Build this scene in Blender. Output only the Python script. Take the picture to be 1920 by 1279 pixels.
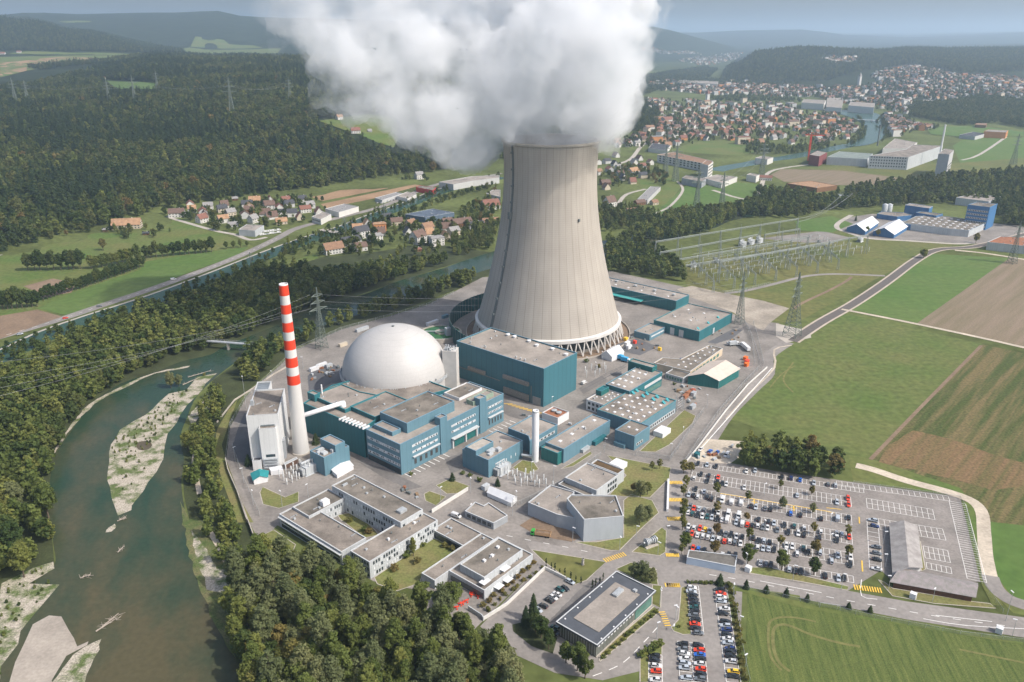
import bpy, bmesh, math, random
from mathutils import Vector, Matrix, noise
from mathutils.geometry import tessellate_polygon

for _o in list(bpy.data.objects):
    bpy.data.objects.remove(_o)
SC = bpy.context.scene
COL = SC.collection
rnd = random.Random(11)

# ------------------------------------------------------------------ camera, sky, sun, exposure
F_PX, PITCH, CAM_H = 1493.0, math.radians(21.0), 220.0
cam_d = bpy.data.cameras.new('camera')
cam = bpy.data.objects.new('camera', cam_d)
COL.objects.link(cam)
cam.location = (0, 0, CAM_H)
cam.rotation_euler = (math.radians(90) - PITCH, 0, 0)
cam_d.sensor_width = 36.0
cam_d.lens = 36.0 * F_PX / 1920.0
cam_d.clip_start = 1.0
cam_d.clip_end = 90000
SC.camera = cam

SUN_EL = math.radians(46)
SUN_H = Vector((0.90, -0.435)).normalized()          # horizontal direction towards the sun
w = bpy.data.worlds.new('World')
SC.world = w
w.use_nodes = True
nt = w.node_tree
bg = nt.nodes['Background']
sky = nt.nodes.new('ShaderNodeTexSky')
sky.sky_type = 'NISHITA'
sky.sun_disc = False
sky.sun_elevation = SUN_EL
sky.sun_rotation = math.atan2(SUN_H.x, SUN_H.y)
sky.altitude = 500
sky.air_density = 1.0
sky.dust_density = 6.0
sky.ozone_density = 1.0
nt.links.new(sky.outputs['Color'], bg.inputs['Color'])
bg.inputs['Strength'].default_value = 0.15
sun_d = bpy.data.lights.new('sun', 'SUN')
sun_d.energy = 3.5
sun_d.angle = math.radians(0.53)
sun_d.color = (1.0, 0.955, 0.89)
sun = bpy.data.objects.new('sun', sun_d)
COL.objects.link(sun)
sdir = Vector((SUN_H.x * math.cos(SUN_EL), SUN_H.y * math.cos(SUN_EL), math.sin(SUN_EL)))
sun.rotation_euler = sdir.to_track_quat('Z', 'Y').to_euler()
sun.location = (300, -200, 600)
SC.view_settings.view_transform = 'Standard'
SC.view_settings.look = 'None'
SC.view_settings.exposure = 0.32
SC.view_settings.gamma = 1.0
cy = SC.cycles
cy.max_bounces = 8
cy.diffuse_bounces = 4
cy.glossy_bounces = 2
cy.transmission_bounces = 2
cy.volume_bounces = 5
cy.transparent_max_bounces = 40

# ------------------------------------------------------------------ measuring: where a point seen in the survey photo stands on the ground
CP, SP = math.cos(PITCH), math.sin(PITCH)
CROP = dict(A=(420, 580, 3.762), B=(820, 580, 3.762), C=(500, 860, 3.762), D=(860, 820, 2.786), E=(1250, 820, 2.7866), F=(1100, 380, 3.2),
            G=(0, 0, 3), H=(0, 330, 3.4286), I=(0, 600, 3.366), J=(0, 940, 3.4286), K=(1120, 40, 2.4), L=(1450, 330, 4.085), M=(480, 0, 2.4615),
            N=(300, 300, 2.954), O=(1270, 850, 5.329), Q=(1200, 1060, 5.84), R=(440, 700, 6.396), S=(640, 680, 5.8125), T=(1100, 580, 6.0), P=(0, 0, 1))

def full(k, x, y):
    a, b, s = CROP[k]
    return a + x / s, b + y / s

def ray(px, py):
    x = (px - 960) / F_PX
    y = (639.5 - py) / F_PX
    return x, CP + y * SP, -SP + y * CP

def flat(px, py, z=0.0):
    r = ray(px, py)
    t = (z - CAM_H) / r[2]
    return Vector((r[0] * t, r[1] * t, z))

def gp(k, x, y, z=0.0):
    return flat(*full(k, x, y), z)

def heading(k, a, b):
    d = gp(k, *b) - gp(k, *a)
    return math.atan2(d.y, d.x)

def pts(k, s, z=0.0):
    out = []
    for q in s.split():
        a, b = q.split(',')
        out.append(gp(k, float(a), float(b), z))
    return out

def height_at(base, k, x, y):
    """height of a point straight above BASE seen at crop pixel x, y"""
    px, py = full(k, x, y)
    lo, hi = 0.0, 400.0
    for _ in range(45):
        m = (lo + hi) / 2
        dz = m - CAM_H
        d = base.y * CP - dz * SP
        u = base.y * SP + dz * CP
        if 639.5 - F_PX * u / d > py:
            lo = m
        else:
            hi = m
    return lo

# ------------------------------------------------------------------ terrain: height profiles (forward distance, height) by bearing
def _zc(px, Y, py):
    r = ray(px, py)
    return CAM_H + Y / r[1] * r[2]

def _prof(px, foot, rest):
    f = flat(px, foot).y
    out = [(0, 0), (f, 0)]
    for Y, py in rest:
        out.append((Y, max(0.0, _zc(px, Y, py))))
    return out

PROF = [
    (-900, _prof(-900, 700, [(1500, 330), (2600, 150), (4800, 30), (7500, 20), (14000, 40), (40000, 55)])),
    (-300, _prof(-300, 560, [(1900, 225), (2600, 155), (3000, 145), (3900, 110), (4800, 20), (5600, 60), (7500, 22), (14000, 40), (40000, 55)])),
    (0, _prof(0, 475, [(1900, 205), (2500, 158), (2900, 143), (3900, 106), (4800, 36), (5600, 55), (7500, 28), (14000, 40), (40000, 55)])),
    (80, _prof(80, 455, [(1900, 205), (2500, 158), (2900, 140), (3900, 103), (4800, 44), (5600, 55), (7500, 21), (14000, 40), (40000, 55)])),
    (160, _prof(160, 438, [(1900, 205), (2500, 155), (2900, 134), (3900, 103), (4700, 66), (5600, 62), (7500, 24), (14000, 40), (40000, 55)])),
    (320, _prof(320, 395, [(1900, 190), (2500, 135), (2900, 118), (3900, 103), (4700, 98), (5600, 85), (7500, 22), (14000, 40), (40000, 55)])),
    (415, _prof(415, 380, [(1900, 190), (2500, 135), (2900, 116), (3900, 112), (4700, 104), (5600, 90), (7500, 19), (14000, 40), (40000, 55)])),
    (480, _prof(480, 367, [(1900, 190), (2500, 135), (2900, 114), (3900, 112), (4700, 104), (5600, 90), (7500, 33), (14000, 40), (40000, 55)])),
    (640, _prof(640, 350, [(1690, 222), (2500, 150), (2900, 114), (3900, 112), (4700, 104), (5600, 90), (7500, 36), (14000, 40), (40000, 55)])),
    (800, _prof(800, 328, [(1690, 240), (2500, 155), (2900, 128), (3900, 118), (4700, 108), (5600, 90), (7500, 45), (14000, 42), (40000, 55)])),
    (960, _prof(960, 300, [(1700, 240), (2500, 165), (2900, 138), (3900, 125), (4700, 112), (5600, 95), (7500, 55), (14000, 48), (40000, 55)])),
    (1110, _prof(1110, 268, [(2000, 238), (2400, 200), (2900, 189), (3900, 162), (6600, 122), (8200, 104), (9500, 60), (14000, 52), (40000, 55)])),
    (1180, _prof(1180, 255, [(2050, 225), (2350, 196), (2900, 192), (3900, 162), (6600, 122), (8200, 104), (9500, 52), (14000, 52), (40000, 57)])),
    (1230, _prof(1230, 240, [(2400, 216), (2900, 192), (3900, 162), (6600, 122), (8200, 104), (9500, 45), (12000, 80), (16000, 62), (40000, 58)])),
    (1290, _prof(1290, 230, [(2900, 192), (3900, 162), (6600, 122), (8200, 106), (9500, 65), (12000, 80), (16000, 64), (40000, 60)])),
    (1345, _prof(1345, 225, [(2900, 192), (3900, 162), (5000, 143), (6600, 122), (8200, 109), (9500, 78), (12000, 84), (16000, 60), (40000, 60)])),
    (1375, _prof(1375, 225, [(2900, 192), (3900, 156), (4800, 124), (6000, 128), (8200, 109), (9500, 92), (12000, 86), (16000, 58), (40000, 60)])),
    (1420, _prof(1420, 225, [(2900, 192), (3800, 158), (4800, 100), (6000, 124), (9500, 98), (12000, 86), (16000, 56), (40000, 60)])),
    (1500, _prof(1500, 225, [(2900, 192), (3700, 160), (4800, 95), (6000, 110), (9500, 95), (12000, 84), (16000, 56), (40000, 60)])),
    (1600, _prof(1600, 225, [(2900, 190), (3500, 158), (4800, 99), (6000, 110), (9500, 90), (12000, 84), (16000, 68), (40000, 62)])),
    (1700, _prof(1700, 225, [(2900, 180), (3400, 158), (4900, 98), (6000, 92), (7500, 100), (12000, 82), (16000, 72), (40000, 62)])),
    (1780, _prof(1780, 225, [(2900, 178), (3400, 156), (4900, 99), (6000, 92), (7500, 100), (12000, 82), (16000, 68), (40000, 60)])),
    (1920, _prof(1920, 225, [(2900, 178), (3400, 156), (4900, 99), (6000, 91), (7500, 86), (12000, 80), (16000, 62), (40000, 58)])),
    (2900, _prof(2900, 225, [(2900, 178), (3400, 156), (4900, 99), (6000, 91), (7500, 86), (12000, 80), (16000, 62), (40000, 58)])),
]
PROF = [(x, dict(p=p)) for x, p in PROF]
for x, q in PROF:                      # keep the distances increasing
    p = q['p']
    q['p'] = [p[0], p[1]] + [a for a in p[2:] if a[0] > p[1][0] + 50]

def _pz(p, Y):
    if Y <= p[1][0]:
        return 0.0
    for i in range(1, len(p) - 1):
        if Y <= p[i + 1][0]:
            a, b = p[i], p[i + 1]
            t = (Y - a[0]) / (b[0] - a[0])
            return a[1] + (b[1] - a[1]) * t
    return p[-1][1]

def hz(X, Y):
    if Y < 500:
        return 0.0
    xx = 960 + F_PX * X / (Y * CP + CAM_H * SP)
    if xx <= PROF[0][0]:
        return _pz(PROF[0][1]['p'], Y)
    for i in range(len(PROF) - 1):
        if xx <= PROF[i + 1][0]:
            a, b = PROF[i], PROF[i + 1]
            t = (xx - a[0]) / (b[0] - a[0])
            t = t * t * (3 - 2 * t)
            z = _pz(a[1]['p'], Y) * (1 - t) + _pz(b[1]['p'], Y) * t
            break
    else:
        z = _pz(PROF[-1][1]['p'], Y)
    if z > 4:
        k = min(1.0, (z - 4) / 60)
        z += k * (noise.noise((X / 420, Y / 420, 3.1)) * 11 + noise.noise((X / 1500, Y / 1500, 9.7)) * 20 * min(1, z / 200))
    return max(0.0, z)

def on(px, py, lift=0.0):
    """ground point (on the terrain) of a photo pixel"""
    r = ray(px, py)
    t = 150.0
    last = t
    while t < 60000:
        if CAM_H + r[2] * t <= hz(r[0] * t, r[1] * t):
            break
        last = t
        t *= 1.012
    a, b = last, t
    for _ in range(18):
        m = (a + b) / 2
        if CAM_H + r[2] * m <= hz(r[0] * m, r[1] * m):
            b = m
        else:
            a = m
    return Vector((r[0] * b, r[1] * b, hz(r[0] * b, r[1] * b) + lift))

def og(k, x, y, lift=0.0):
    return on(*full(k, x, y), lift)

# ------------------------------------------------------------------ materials
MATS = {}

def mat(name, col, rough=0.85, var=0.18, scale=0.08, col2=None, spec=0.2, metal=0.0, fine=0.0, detail=6, randvar=0.0, lo=0.35, hi=0.65, stretch=None):
    """principled material: COL mixed with COL2 by world-space noise (weathering, mottling), plus value variation"""
    if name in MATS:
        return MATS[name]
    m = bpy.data.materials.new(name)
    m.use_nodes = True
    n = m.node_tree.nodes
    l = m.node_tree.links
    bs = n['Principled BSDF']
    bs.inputs['Roughness'].default_value = rough
    bs.inputs['Specular IOR Level'].default_value = spec
    bs.inputs['Metallic'].default_value = metal
    if var <= 0 and col2 is None and randvar <= 0:
        bs.inputs['Base Color'].default_value = (*col, 1)
        MATS[name] = m
        return m
    if col2 is None:
        col2 = tuple(c * (1 - var) for c in col)
        col = tuple(min(1, c * (1 + var * 0.6)) for c in col)
    geo = n.new('ShaderNodeNewGeometry')
    vec = geo.outputs['Position']
    if stretch:
        mp = n.new('ShaderNodeMapping')
        mp.vector_type = 'TEXTURE'
        mp.inputs['Rotation'].default_value = (0, 0, stretch[0])
        mp.inputs['Scale'].default_value = (1 / stretch[1], 1 / stretch[2], 1 / stretch[3] if len(stretch) > 3 else 1)
        l.new(vec, mp.inputs['Vector'])
        vec = mp.outputs['Vector']
    no = n.new('ShaderNodeTexNoise')
    no.inputs['Scale'].default_value = scale
    no.inputs['Detail'].default_value = detail
    no.inputs['Roughness'].default_value = 0.62
    l.new(vec, no.inputs['Vector'])
    mr = n.new('ShaderNodeMapRange')
    mr.inputs[1].default_value = lo
    mr.inputs[2].default_value = hi
    l.new(no.outputs['Fac'], mr.inputs[0])
    mx = n.new('ShaderNodeMix')
    mx.data_type = 'RGBA'
    mx.inputs[6].default_value = (*col, 1)
    mx.inputs[7].default_value = (*col2, 1)
    l.new(mr.outputs[0], mx.inputs[0])
    out = mx.outputs[2]
    if fine > 0:
        n2 = n.new('ShaderNodeTexNoise')
        n2.inputs['Scale'].default_value = scale * 14
        n2.inputs['Detail'].default_value = 4
        l.new(geo.outputs['Position'], n2.inputs['Vector'])
        m2 = n.new('ShaderNodeMapRange')
        m2.inputs[1].default_value = 0.3
        m2.inputs[2].default_value = 0.7
        m2.inputs[3].default_value = 1 - fine
        m2.inputs[4].default_value = 1 + fine
        l.new(n2.outputs['Fac'], m2.inputs[0])
        mm = n.new('ShaderNodeVectorMath')
        mm.operation = 'SCALE'
        l.new(out, mm.inputs[0])
        l.new(m2.outputs[0], mm.inputs['Scale'])
        out = mm.outputs[0]
    if randvar > 0:
        oi = n.new('ShaderNodeObjectInfo')
        m3 = n.new('ShaderNodeMapRange')
        m3.inputs[3].default_value = 1 - randvar
        m3.inputs[4].default_value = 1 + randvar
        l.new(oi.outputs['Random'], m3.inputs[0])
        mm = n.new('ShaderNodeVectorMath')
        mm.operation = 'SCALE'
        l.new(out, mm.inputs[0])
        l.new(m3.outputs[0], mm.inputs['Scale'])
        out = mm.outputs[0]
    l.new(out, bs.inputs['Base Color'])
    MATS[name] = m
    return m

def leafmat(name, c1, c2, c3):
    """foliage: per-tree and per-clump hue variation, a little light through the leaves"""
    m = bpy.data.materials.new(name)
    m.use_nodes = True
    n = m.node_tree.nodes
    l = m.node_tree.links
    bs = n['Principled BSDF']
    oi = n.new('ShaderNodeObjectInfo')
    ra = n.new('ShaderNodeValToRGB')
    e = ra.color_ramp.elements
    e[0].position, e[0].color = 0.0, (*c1, 1)
    e[1].position, e[1].color = 1.0, (*c3, 1)
    k = e.new(0.55)
    k.color = (*c2, 1)
    tc = n.new('ShaderNodeTexCoord')
    no = n.new('ShaderNodeTexNoise')
    no.inputs['Scale'].default_value = 0.35
    no.inputs['Detail'].default_value = 3
    l.new(tc.outputs['Object'], no.inputs['Vector'])
    ad = n.new('ShaderNodeMath')
    ad.operation = 'MULTIPLY_ADD'
    ad.inputs[1].default_value = 0.7
    ad.inputs[2].default_value = -0.35
    l.new(no.outputs['Fac'], ad.inputs[0])
    a2 = n.new('ShaderNodeMath')
    l.new(ad.outputs[0], a2.inputs[0])
    l.new(oi.outputs['Random'], a2.inputs[1])
    a2.use_clamp = True
    l.new(a2.outputs[0], ra.inputs[0])
    l.new(ra.outputs[0], bs.inputs['Base Color'])
    bs.inputs['Roughness'].default_value = 0.7
    bs.inputs['Specular IOR Level'].default_value = 0.15
    tr = n.new('ShaderNodeBsdfTranslucent')
    l.new(ra.outputs[0], tr.inputs['Color'])
    ms = n.new('ShaderNodeMixShader')
    ms.inputs[0].default_value = 0.4
    l.new(bs.outputs[0], ms.inputs[1])
    l.new(tr.outputs[0], ms.inputs[2])
    l.new(ms.outputs[0], n['Material Output'].inputs['Surface'])
    MATS[name] = m
    return m

# ------------------------------------------------------------------ mesh building and tagging
class MB:
    def __init__(self):
        self.v, self.f, self.m = [], [], []

    def add(self, vs, fs, mi=0):
        b = len(self.v)
        self.v.extend(tuple(p) for p in vs)
        for f in fs:
            self.f.append(tuple(b + i for i in f))
            self.m.append(mi)
        return self

    def box(self, cx, cy, z0, sx, sy, sz, a=0.0, mi=0):
        c, s = math.cos(a), math.sin(a)
        vs = []
        for z in (z0, z0 + sz):
            for x, y in ((-sx / 2, -sy / 2), (sx / 2, -sy / 2), (sx / 2, sy / 2), (-sx / 2, sy / 2)):
                vs.append((cx + x * c - y * s, cy + x * s + y * c, z))
        return self.add(vs, [(3, 2, 1, 0), (4, 5, 6, 7), (0, 1, 5, 4), (1, 2, 6, 5), (2, 3, 7, 6), (3, 0, 4, 7)], mi)

    def prism(self, poly, z0, z1, mi=0, top=True, bottom=False):
        n = len(poly)
        vs = [(p[0], p[1], z0) for p in poly] + [(p[0], p[1], z1) for p in poly]
        fs = [(i, (i + 1) % n, n + (i + 1) % n, n + i) for i in range(n)]
        if top:
            fs.append(tuple(range(n, 2 * n)))
        if bottom:
            fs.append(tuple(range(n - 1, -1, -1)))
        return self.add(vs, fs, mi)

    def bar(self, p, q, r, n=4, r2=None, mi=0, cap=True):
        p, q = Vector(p), Vector(q)
        d = (q - p)
        if d.length < 1e-6:
            return self
        d.normalize()
        u = d.orthogonal().normalized()
        w_ = d.cross(u)
        r2 = r if r2 is None else r2
        vs = []
        for c, rr in ((p, r), (q, r2)):
            for i in range(n):
                a = 2 * math.pi * (i + 0.5) / n
                vs.append(c + u * (rr * math.cos(a)) + w_ * (rr * math.sin(a)))
        fs = [(i, (i + 1) % n, n + (i + 1) % n, n + i) for i in range(n)]
        if cap:
            fs += [tuple(range(n - 1, -1, -1)), tuple(range(n, 2 * n))]
        return self.add(vs, fs, mi)

    def lathe(self, prof, n=32, cx=0, cy=0, mi=0, close_top=False):
        vs = []
        for r, z in prof:
            for i in range(n):
                a = 2 * math.pi * i / n
                vs.append((cx + r * math.cos(a), cy + r * math.sin(a), z))
        fs = []
        for k in range(len(prof) - 1):
            for i in range(n):
                j = (i + 1) % n
                fs.append((k * n + i, k * n + j, (k + 1) * n + j, (k + 1) * n + i))
        if close_top:
            fs.append(tuple(range((len(prof) - 1) * n, len(prof) * n)))
        return self.add(vs, fs, mi)

    def mesh(self, name, mats, smooth=False):
        me = bpy.data.meshes.new(name)
        me.from_pydata(self.v, [], self.f)
        for x in (mats if isinstance(mats, (list, tuple)) else [mats]):
            me.materials.append(x)
        if any(self.m):
            me.polygons.foreach_set('material_index', self.m)
        if smooth:
            me.polygons.foreach_set('use_smooth', [True] * len(me.polygons))
        me.update()
        return me

    def build(self, name, mats, parent=None, smooth=False, loc=None):
        return link(name, self.mesh(name, mats, smooth), parent, loc)

def link(name, data, parent=None, loc=None, rz=None):
    o = bpy.data.objects.new(name, data)
    COL.objects.link(o)
    if parent is not None:
        o.parent = parent
    if loc is not None:
        o.location = loc
    if rz is not None:
        o.rotation_euler = (0, 0, rz)
    return o

def tag(o, label, cat, group=None, kind=None):
    if label:
        o['label'] = label
    if cat:
        o['category'] = cat
    if group:
        o['group'] = group
    if kind:
        o['kind'] = kind
    return o

def thing(name, label, cat, loc=(0, 0, 0), rz=0.0, group=None):
    o = link(name, None, None, loc, rz)
    o.empty_display_size = 1
    return tag(o, label, cat, group)

def struct(o, label=None):
    o['kind'] = 'structure'
    if label:
        o['label'] = label
    return o

def dup(root, loc=None, rz=None, scale=None):
    r = root.copy()
    COL.objects.link(r)
    if loc is not None:
        r.location = loc
    if rz is not None:
        r.rotation_euler = (0, 0, rz)
    if scale is not None:
        r.scale = scale if isinstance(scale, (tuple, list)) else (scale, scale, scale)
    for ch in root.children:
        c = ch.copy()
        COL.objects.link(c)
        c.parent = r
        for g in ch.children:
            d = g.copy()
            COL.objects.link(d)
            d.parent = c
    return r

def inside(x, y, poly):
    c = False
    j = len(poly) - 1
    for i in range(len(poly)):
        a, b = poly[i], poly[j]
        if (a[1] > y) != (b[1] > y) and x < (b[0] - a[0]) * (y - a[1]) / (b[1] - a[1]) + a[0]:
            c = not c
        j = i
    return c

def area2(poly):
    return sum(poly[i - 1][0] * poly[i][1] - poly[i][0] * poly[i - 1][1] for i in range(len(poly)))

def ccw(poly):
    return list(poly) if area2(poly) > 0 else list(reversed(poly))

def smooth_line(p, n=6):
    if len(p) < 3:
        return p
    out = []
    for i in range(len(p) - 1):
        p0, p1, p2, p3 = p[max(i - 1, 0)], p[i], p[i + 1], p[min(i + 2, len(p) - 1)]
        for k in range(n):
            t = k / n
            out.append(0.5 * ((2 * p1) + (p2 - p0) * t + (2 * p0 - 5 * p1 + 4 * p2 - p3) * t * t + (3 * p1 - p0 - 3 * p2 + p3) * t ** 3))
    out.append(p[-1])
    return out

LAYER = 0.03
_lay = {}
def lay(layer):
    """height of a ground sheet: its layer, plus a couple of millimetres for each sheet already on that layer"""
    _lay[layer] = k = _lay.get(layer, -1) + 1
    return LAYER * layer + 0.0022 * (k % 13)

def sheet(name, poly, m, layer=1, drape=False, label=None, wavy=0.0, kind='structure', parent=None, round_=0):
    """one flat patch of ground cover lying on the terrain; LAYER says which sheet lies on which"""
    poly = [Vector((p[0], p[1], 0)) for p in poly]
    if round_:
        q = poly + [poly[0]]
        q = smooth_line([poly[-1]] + q + [poly[1]], round_)
        poly = q[round_:-round_ - 1]
    poly = ccw(poly)
    if wavy:
        q = []
        for i, p in enumerate(poly):
            nx = poly[(i + 1) % len(poly)]
            n = max(1, int((nx - p).length / (wavy * 3)))
            for k in range(n):
                s = p.lerp(nx, k / n)
                q.append(s + Vector((noise.noise((s.x / wavy / 4, s.y / wavy / 4, 1)), noise.noise((s.x / wavy / 4, s.y / wavy / 4, 7)), 0)) * wavy)
        poly = q
    tri = tessellate_polygon([poly])
    zl = lay(layer)
    me = bpy.data.meshes.new(name)
    bm = bmesh.new()
    vs = [bm.verts.new(p) for p in poly]
    for t in tri:
        try:
            f = bm.faces.new([vs[i] for i in t])
            if f.normal.z < 0:
                f.normal_flip()
        except ValueError:
            pass
    if drape:
        L = drape if drape is not True else 50
        for _ in range(6):
            es = [e for e in bm.edges if e.calc_length() > L]
            if not es:
                break
            bmesh.ops.subdivide_edges(bm, edges=es, cuts=1)
            bmesh.ops.triangulate(bm, faces=[f for f in bm.faces if len(f.verts) > 3])
        for v in bm.verts:
            v.co.z = hz(v.co.x, v.co.y) + zl + (0.9 if drape else 0)
    else:
        for v in bm.verts:
            v.co.z = zl
    bmesh.ops.recalc_face_normals(bm, faces=bm.faces)
    if bm.faces and sum(f.normal.z for f in bm.faces) < 0:
        bmesh.ops.reverse_faces(bm, faces=bm.faces)
    bm.to_mesh(me)
    bm.free()
    me.materials.append(m)
    o = link(name, me, parent)
    if kind:
        o['kind'] = kind
    if label:
        o['label'] = label
    return o

def strip(name, line, width, m, layer=2, drape=False, smooth=5, label=None, mb=None):
    """road, path or painted line along a polyline"""
    line = smooth_line([Vector((p[0], p[1], 0)) for p in line], smooth) if smooth else [Vector((p[0], p[1], 0)) for p in line]
    own = mb is None
    mb = mb or MB()
    zl = lay(layer) if own else LAYER * layer
    vs = []
    for i, p in enumerate(line):
        d = (line[min(i + 1, len(line) - 1)] - line[max(i - 1, 0)])
        d.normalize()
        nrm = Vector((-d.y, d.x, 0)) * (width / 2)
        for q in (p + nrm, p - nrm):
            vs.append((q.x, q.y, (hz(q.x, q.y) + 0.9 if drape else 0) + zl))
    mb.add(vs, [(2 * i + 1, 2 * i + 3, 2 * i + 2, 2 * i) for i in range(len(line) - 1)])
    if own:
        o = mb.build(name, m)
        o['kind'] = 'structure'
        if label:
            o['label'] = label
        return o

def dashes(mb, line, on_, off, width, layer):
    line = smooth_line([Vector((p[0], p[1], 0)) for p in line], 8)
    acc, state, seg = 0.0, True, [line[0]]
    for i in range(len(line) - 1):
        a, b = line[i], line[i + 1]
        L = (b - a).length
        pos = 0.0
        while pos < L:
            lim = (on_ if state else off) - acc
            if pos + lim <= L:
                pos += lim
                p = a.lerp(b, pos / L)
                if state:
                    seg.append(p)
                    strip('', seg, width, None, layer, smooth=0, mb=mb)
                state = not state
                seg = [p]
                acc = 0.0
            else:
                acc += L - pos
                pos = L
                if state:
                    seg.append(b)

# ------------------------------------------------------------------ ground colours
M_TERR = None
def terrain_material():
    m = bpy.data.materials.new('terrain_cover')
    m.use_nodes = True
    n, l = m.node_tree.nodes, m.node_tree.links
    bs = n['Principled BSDF']
    bs.inputs['Roughness'].default_value = 0.95
    bs.inputs['Specular IOR Level'].default_value = 0.05
    at = n.new('ShaderNodeAttribute')
    at.attribute_name = 'cover'
    geo = n.new('ShaderNodeNewGeometry')
    prev = at.outputs['Color']
    for sc, amt in ((0.012, 0.35), (0.15, 0.25)):
        no = n.new('ShaderNodeTexNoise')
        no.inputs['Scale'].default_value = sc
        no.inputs['Detail'].default_value = 7
        l.new(geo.outputs['Position'], no.inputs['Vector'])
        mr = n.new('ShaderNodeMapRange')
        mr.inputs[1].default_value = 0.3
        mr.inputs[2].default_value = 0.7
        mr.inputs[3].default_value = 1 - amt
        mr.inputs[4].default_value = 1 + amt
        l.new(no.outputs['Fac'], mr.inputs[0])
        mm = n.new('ShaderNodeVectorMath')
        mm.operation = 'SCALE'
        l.new(prev, mm.inputs[0])
        l.new(mr.outputs[0], mm.inputs['Scale'])
        prev = mm.outputs[0]
    l.new(prev, bs.inputs['Base Color'])
    return m

def make_terrain():
    xs = list(range(-1500, 3500, 40))
    ys = [-600, -200, 40]
    y = 90.0
    while y < 42000:
        ys.append(y)
        y *= 1.03
    me = bpy.data.meshes.new('terrain')
    vs, cols = [], []
    for Y in ys:
        for x in xs:
            d = max(Y, 300) * CP + CAM_H * SP
            X = (x - 960) / F_PX * d
            z = hz(X, Y)
            vs.append((X, Y, z))
            k = min(1.0, max(0.0, (z - 1) / 14))
            if Y > 5500 and z < 30:
                k = max(k, 0.55)
            a, b = (0.100, 0.118, 0.040), (0.026, 0.036, 0.017)
            cols.append(tuple(a[i] * (1 - k) + b[i] * k for i in range(3)) + (1.0,))
    nx = len(xs)
    fs = [(j * nx + i, j * nx + i + 1, (j + 1) * nx + i + 1, (j + 1) * nx + i) for j in range(len(ys) - 1) for i in range(nx - 1)]
    me.from_pydata(vs, [], fs)
    at = me.color_attributes.new('cover', 'FLOAT_COLOR', 'POINT')
    at.data.foreach_set('color', [c for q in cols for c in q])
    me.polygons.foreach_set('use_smooth', [True] * len(me.polygons))
    me.materials.append(terrain_material())
    struct(link('terrain', me), 'rolling green valley floor rising to wooded hills')
make_terrain()

ASPH = mat('asphalt_yard', (0.240, 0.217, 0.195), 0.9, 0.26, 0.045, fine=0.14, detail=9)
ASPH2 = mat('asphalt_road', (0.255, 0.232, 0.212), 0.9, 0.20, 0.04, fine=0.12, detail=9)
ASPHD = mat('asphalt_dark', (0.12, 0.12, 0.125), 0.9, 0.15, 0.05, fine=0.10)
CARP = mat('asphalt_parking', (0.240, 0.215, 0.195), 0.9, 0.24, 0.06, fine=0.16, detail=9)
CONC = mat('concrete_pale', (0.42, 0.38, 0.33), 0.9, 0.15, 0.1, fine=0.08)
GRAV = mat('gravel_tan', (0.50, 0.43, 0.34), 0.95, 0.25, 0.05, fine=0.15)
SOIL = mat('bare_soil', (0.22, 0.155, 0.105), 0.95, 0.2, 0.04, fine=0.15)
LAWN = mat('lawn_grass', (0.135, 0.16, 0.048), 0.95, 0.2, 0.06, col2=(0.19, 0.165, 0.07), fine=0.25)
MEAD = mat('meadow_grass', (0.085, 0.135, 0.030), 0.95, 0.2, 0.02, col2=(0.135, 0.14, 0.045), fine=0.22)
BRIGHT = mat('bright_pasture', (0.078, 0.138, 0.030), 0.95, 0.2, 0.012, col2=(0.106, 0.150, 0.042), fine=0.15)
PASTURE = mat('big_pasture', (0.086, 0.126, 0.030), 0.95, 0.2, 0.018, col2=(0.126, 0.136, 0.044), fine=0.25)
OLIVE = mat('dry_olive_grass', (0.150, 0.140, 0.048), 0.95, 0.2, 0.015, col2=(0.10, 0.122, 0.034), fine=0.22)
A50 = math.radians(50)
BEET = mat('row_crop', (0.128, 0.148, 0.042), 0.95, 0.25, 0.16, col2=(0.058, 0.086, 0.022), fine=0.35, detail=9, stretch=(heading('E', (400, 860), (490, 1279)), 0.2, 4.5))
CORN = mat('maize_crop', (0.062, 0.080, 0.022), 0.95, 0.3, 0.045, col2=(0.150, 0.118, 0.052), fine=0.35, detail=9, lo=0.42, hi=0.60, stretch=(heading('P', (1840, 646), (1632, 860)), 0.2, 3.2))
CORNB = mat('maize_ripe', (0.185, 0.118, 0.060), 0.95, 0.3, 0.05, col2=(0.095, 0.092, 0.032), fine=0.35, detail=9, stretch=(heading('P', (1840, 646), (1632, 860)), 0.2, 4), lo=0.4, hi=0.7)
PLOW = mat('ploughed_soil', (0.23, 0.175, 0.125), 0.95, 0.2, 0.06, col2=(0.17, 0.14, 0.085), fine=0.2, stretch=(heading('P', (1893, 484), (1720, 606)), 0.15, 2.6))
PLOWR = mat('ploughed_reddish', (0.30, 0.195, 0.115), 0.95, 0.2, 0.02, fine=0.15)
WHITEP = mat('road_paint_white', (0.78, 0.76, 0.72), 0.8, 0.12, 0.8)
YELP = mat('road_paint_yellow', (0.75, 0.48, 0.08), 0.8, 0.15, 0.8)
REEDS = mat('bank_scrub', (0.07, 0.105, 0.03), 0.95, 0.2, 0.12, col2=(0.17, 0.15, 0.075), fine=0.35)
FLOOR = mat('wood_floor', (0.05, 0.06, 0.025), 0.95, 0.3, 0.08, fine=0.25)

def gravel_bar_material():
    """river gravel with patches of weed growing on it"""
    return mat('river_gravel', (0.39, 0.345, 0.28), 0.95, 0.3, 0.11, col2=(0.095, 0.125, 0.04), fine=0.45, detail=14, lo=0.455, hi=0.585)
BAR = gravel_bar_material()
SAND = mat('river_sand', (0.36, 0.315, 0.265), 0.95, 0.2, 0.06, fine=0.12, detail=9)

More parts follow.
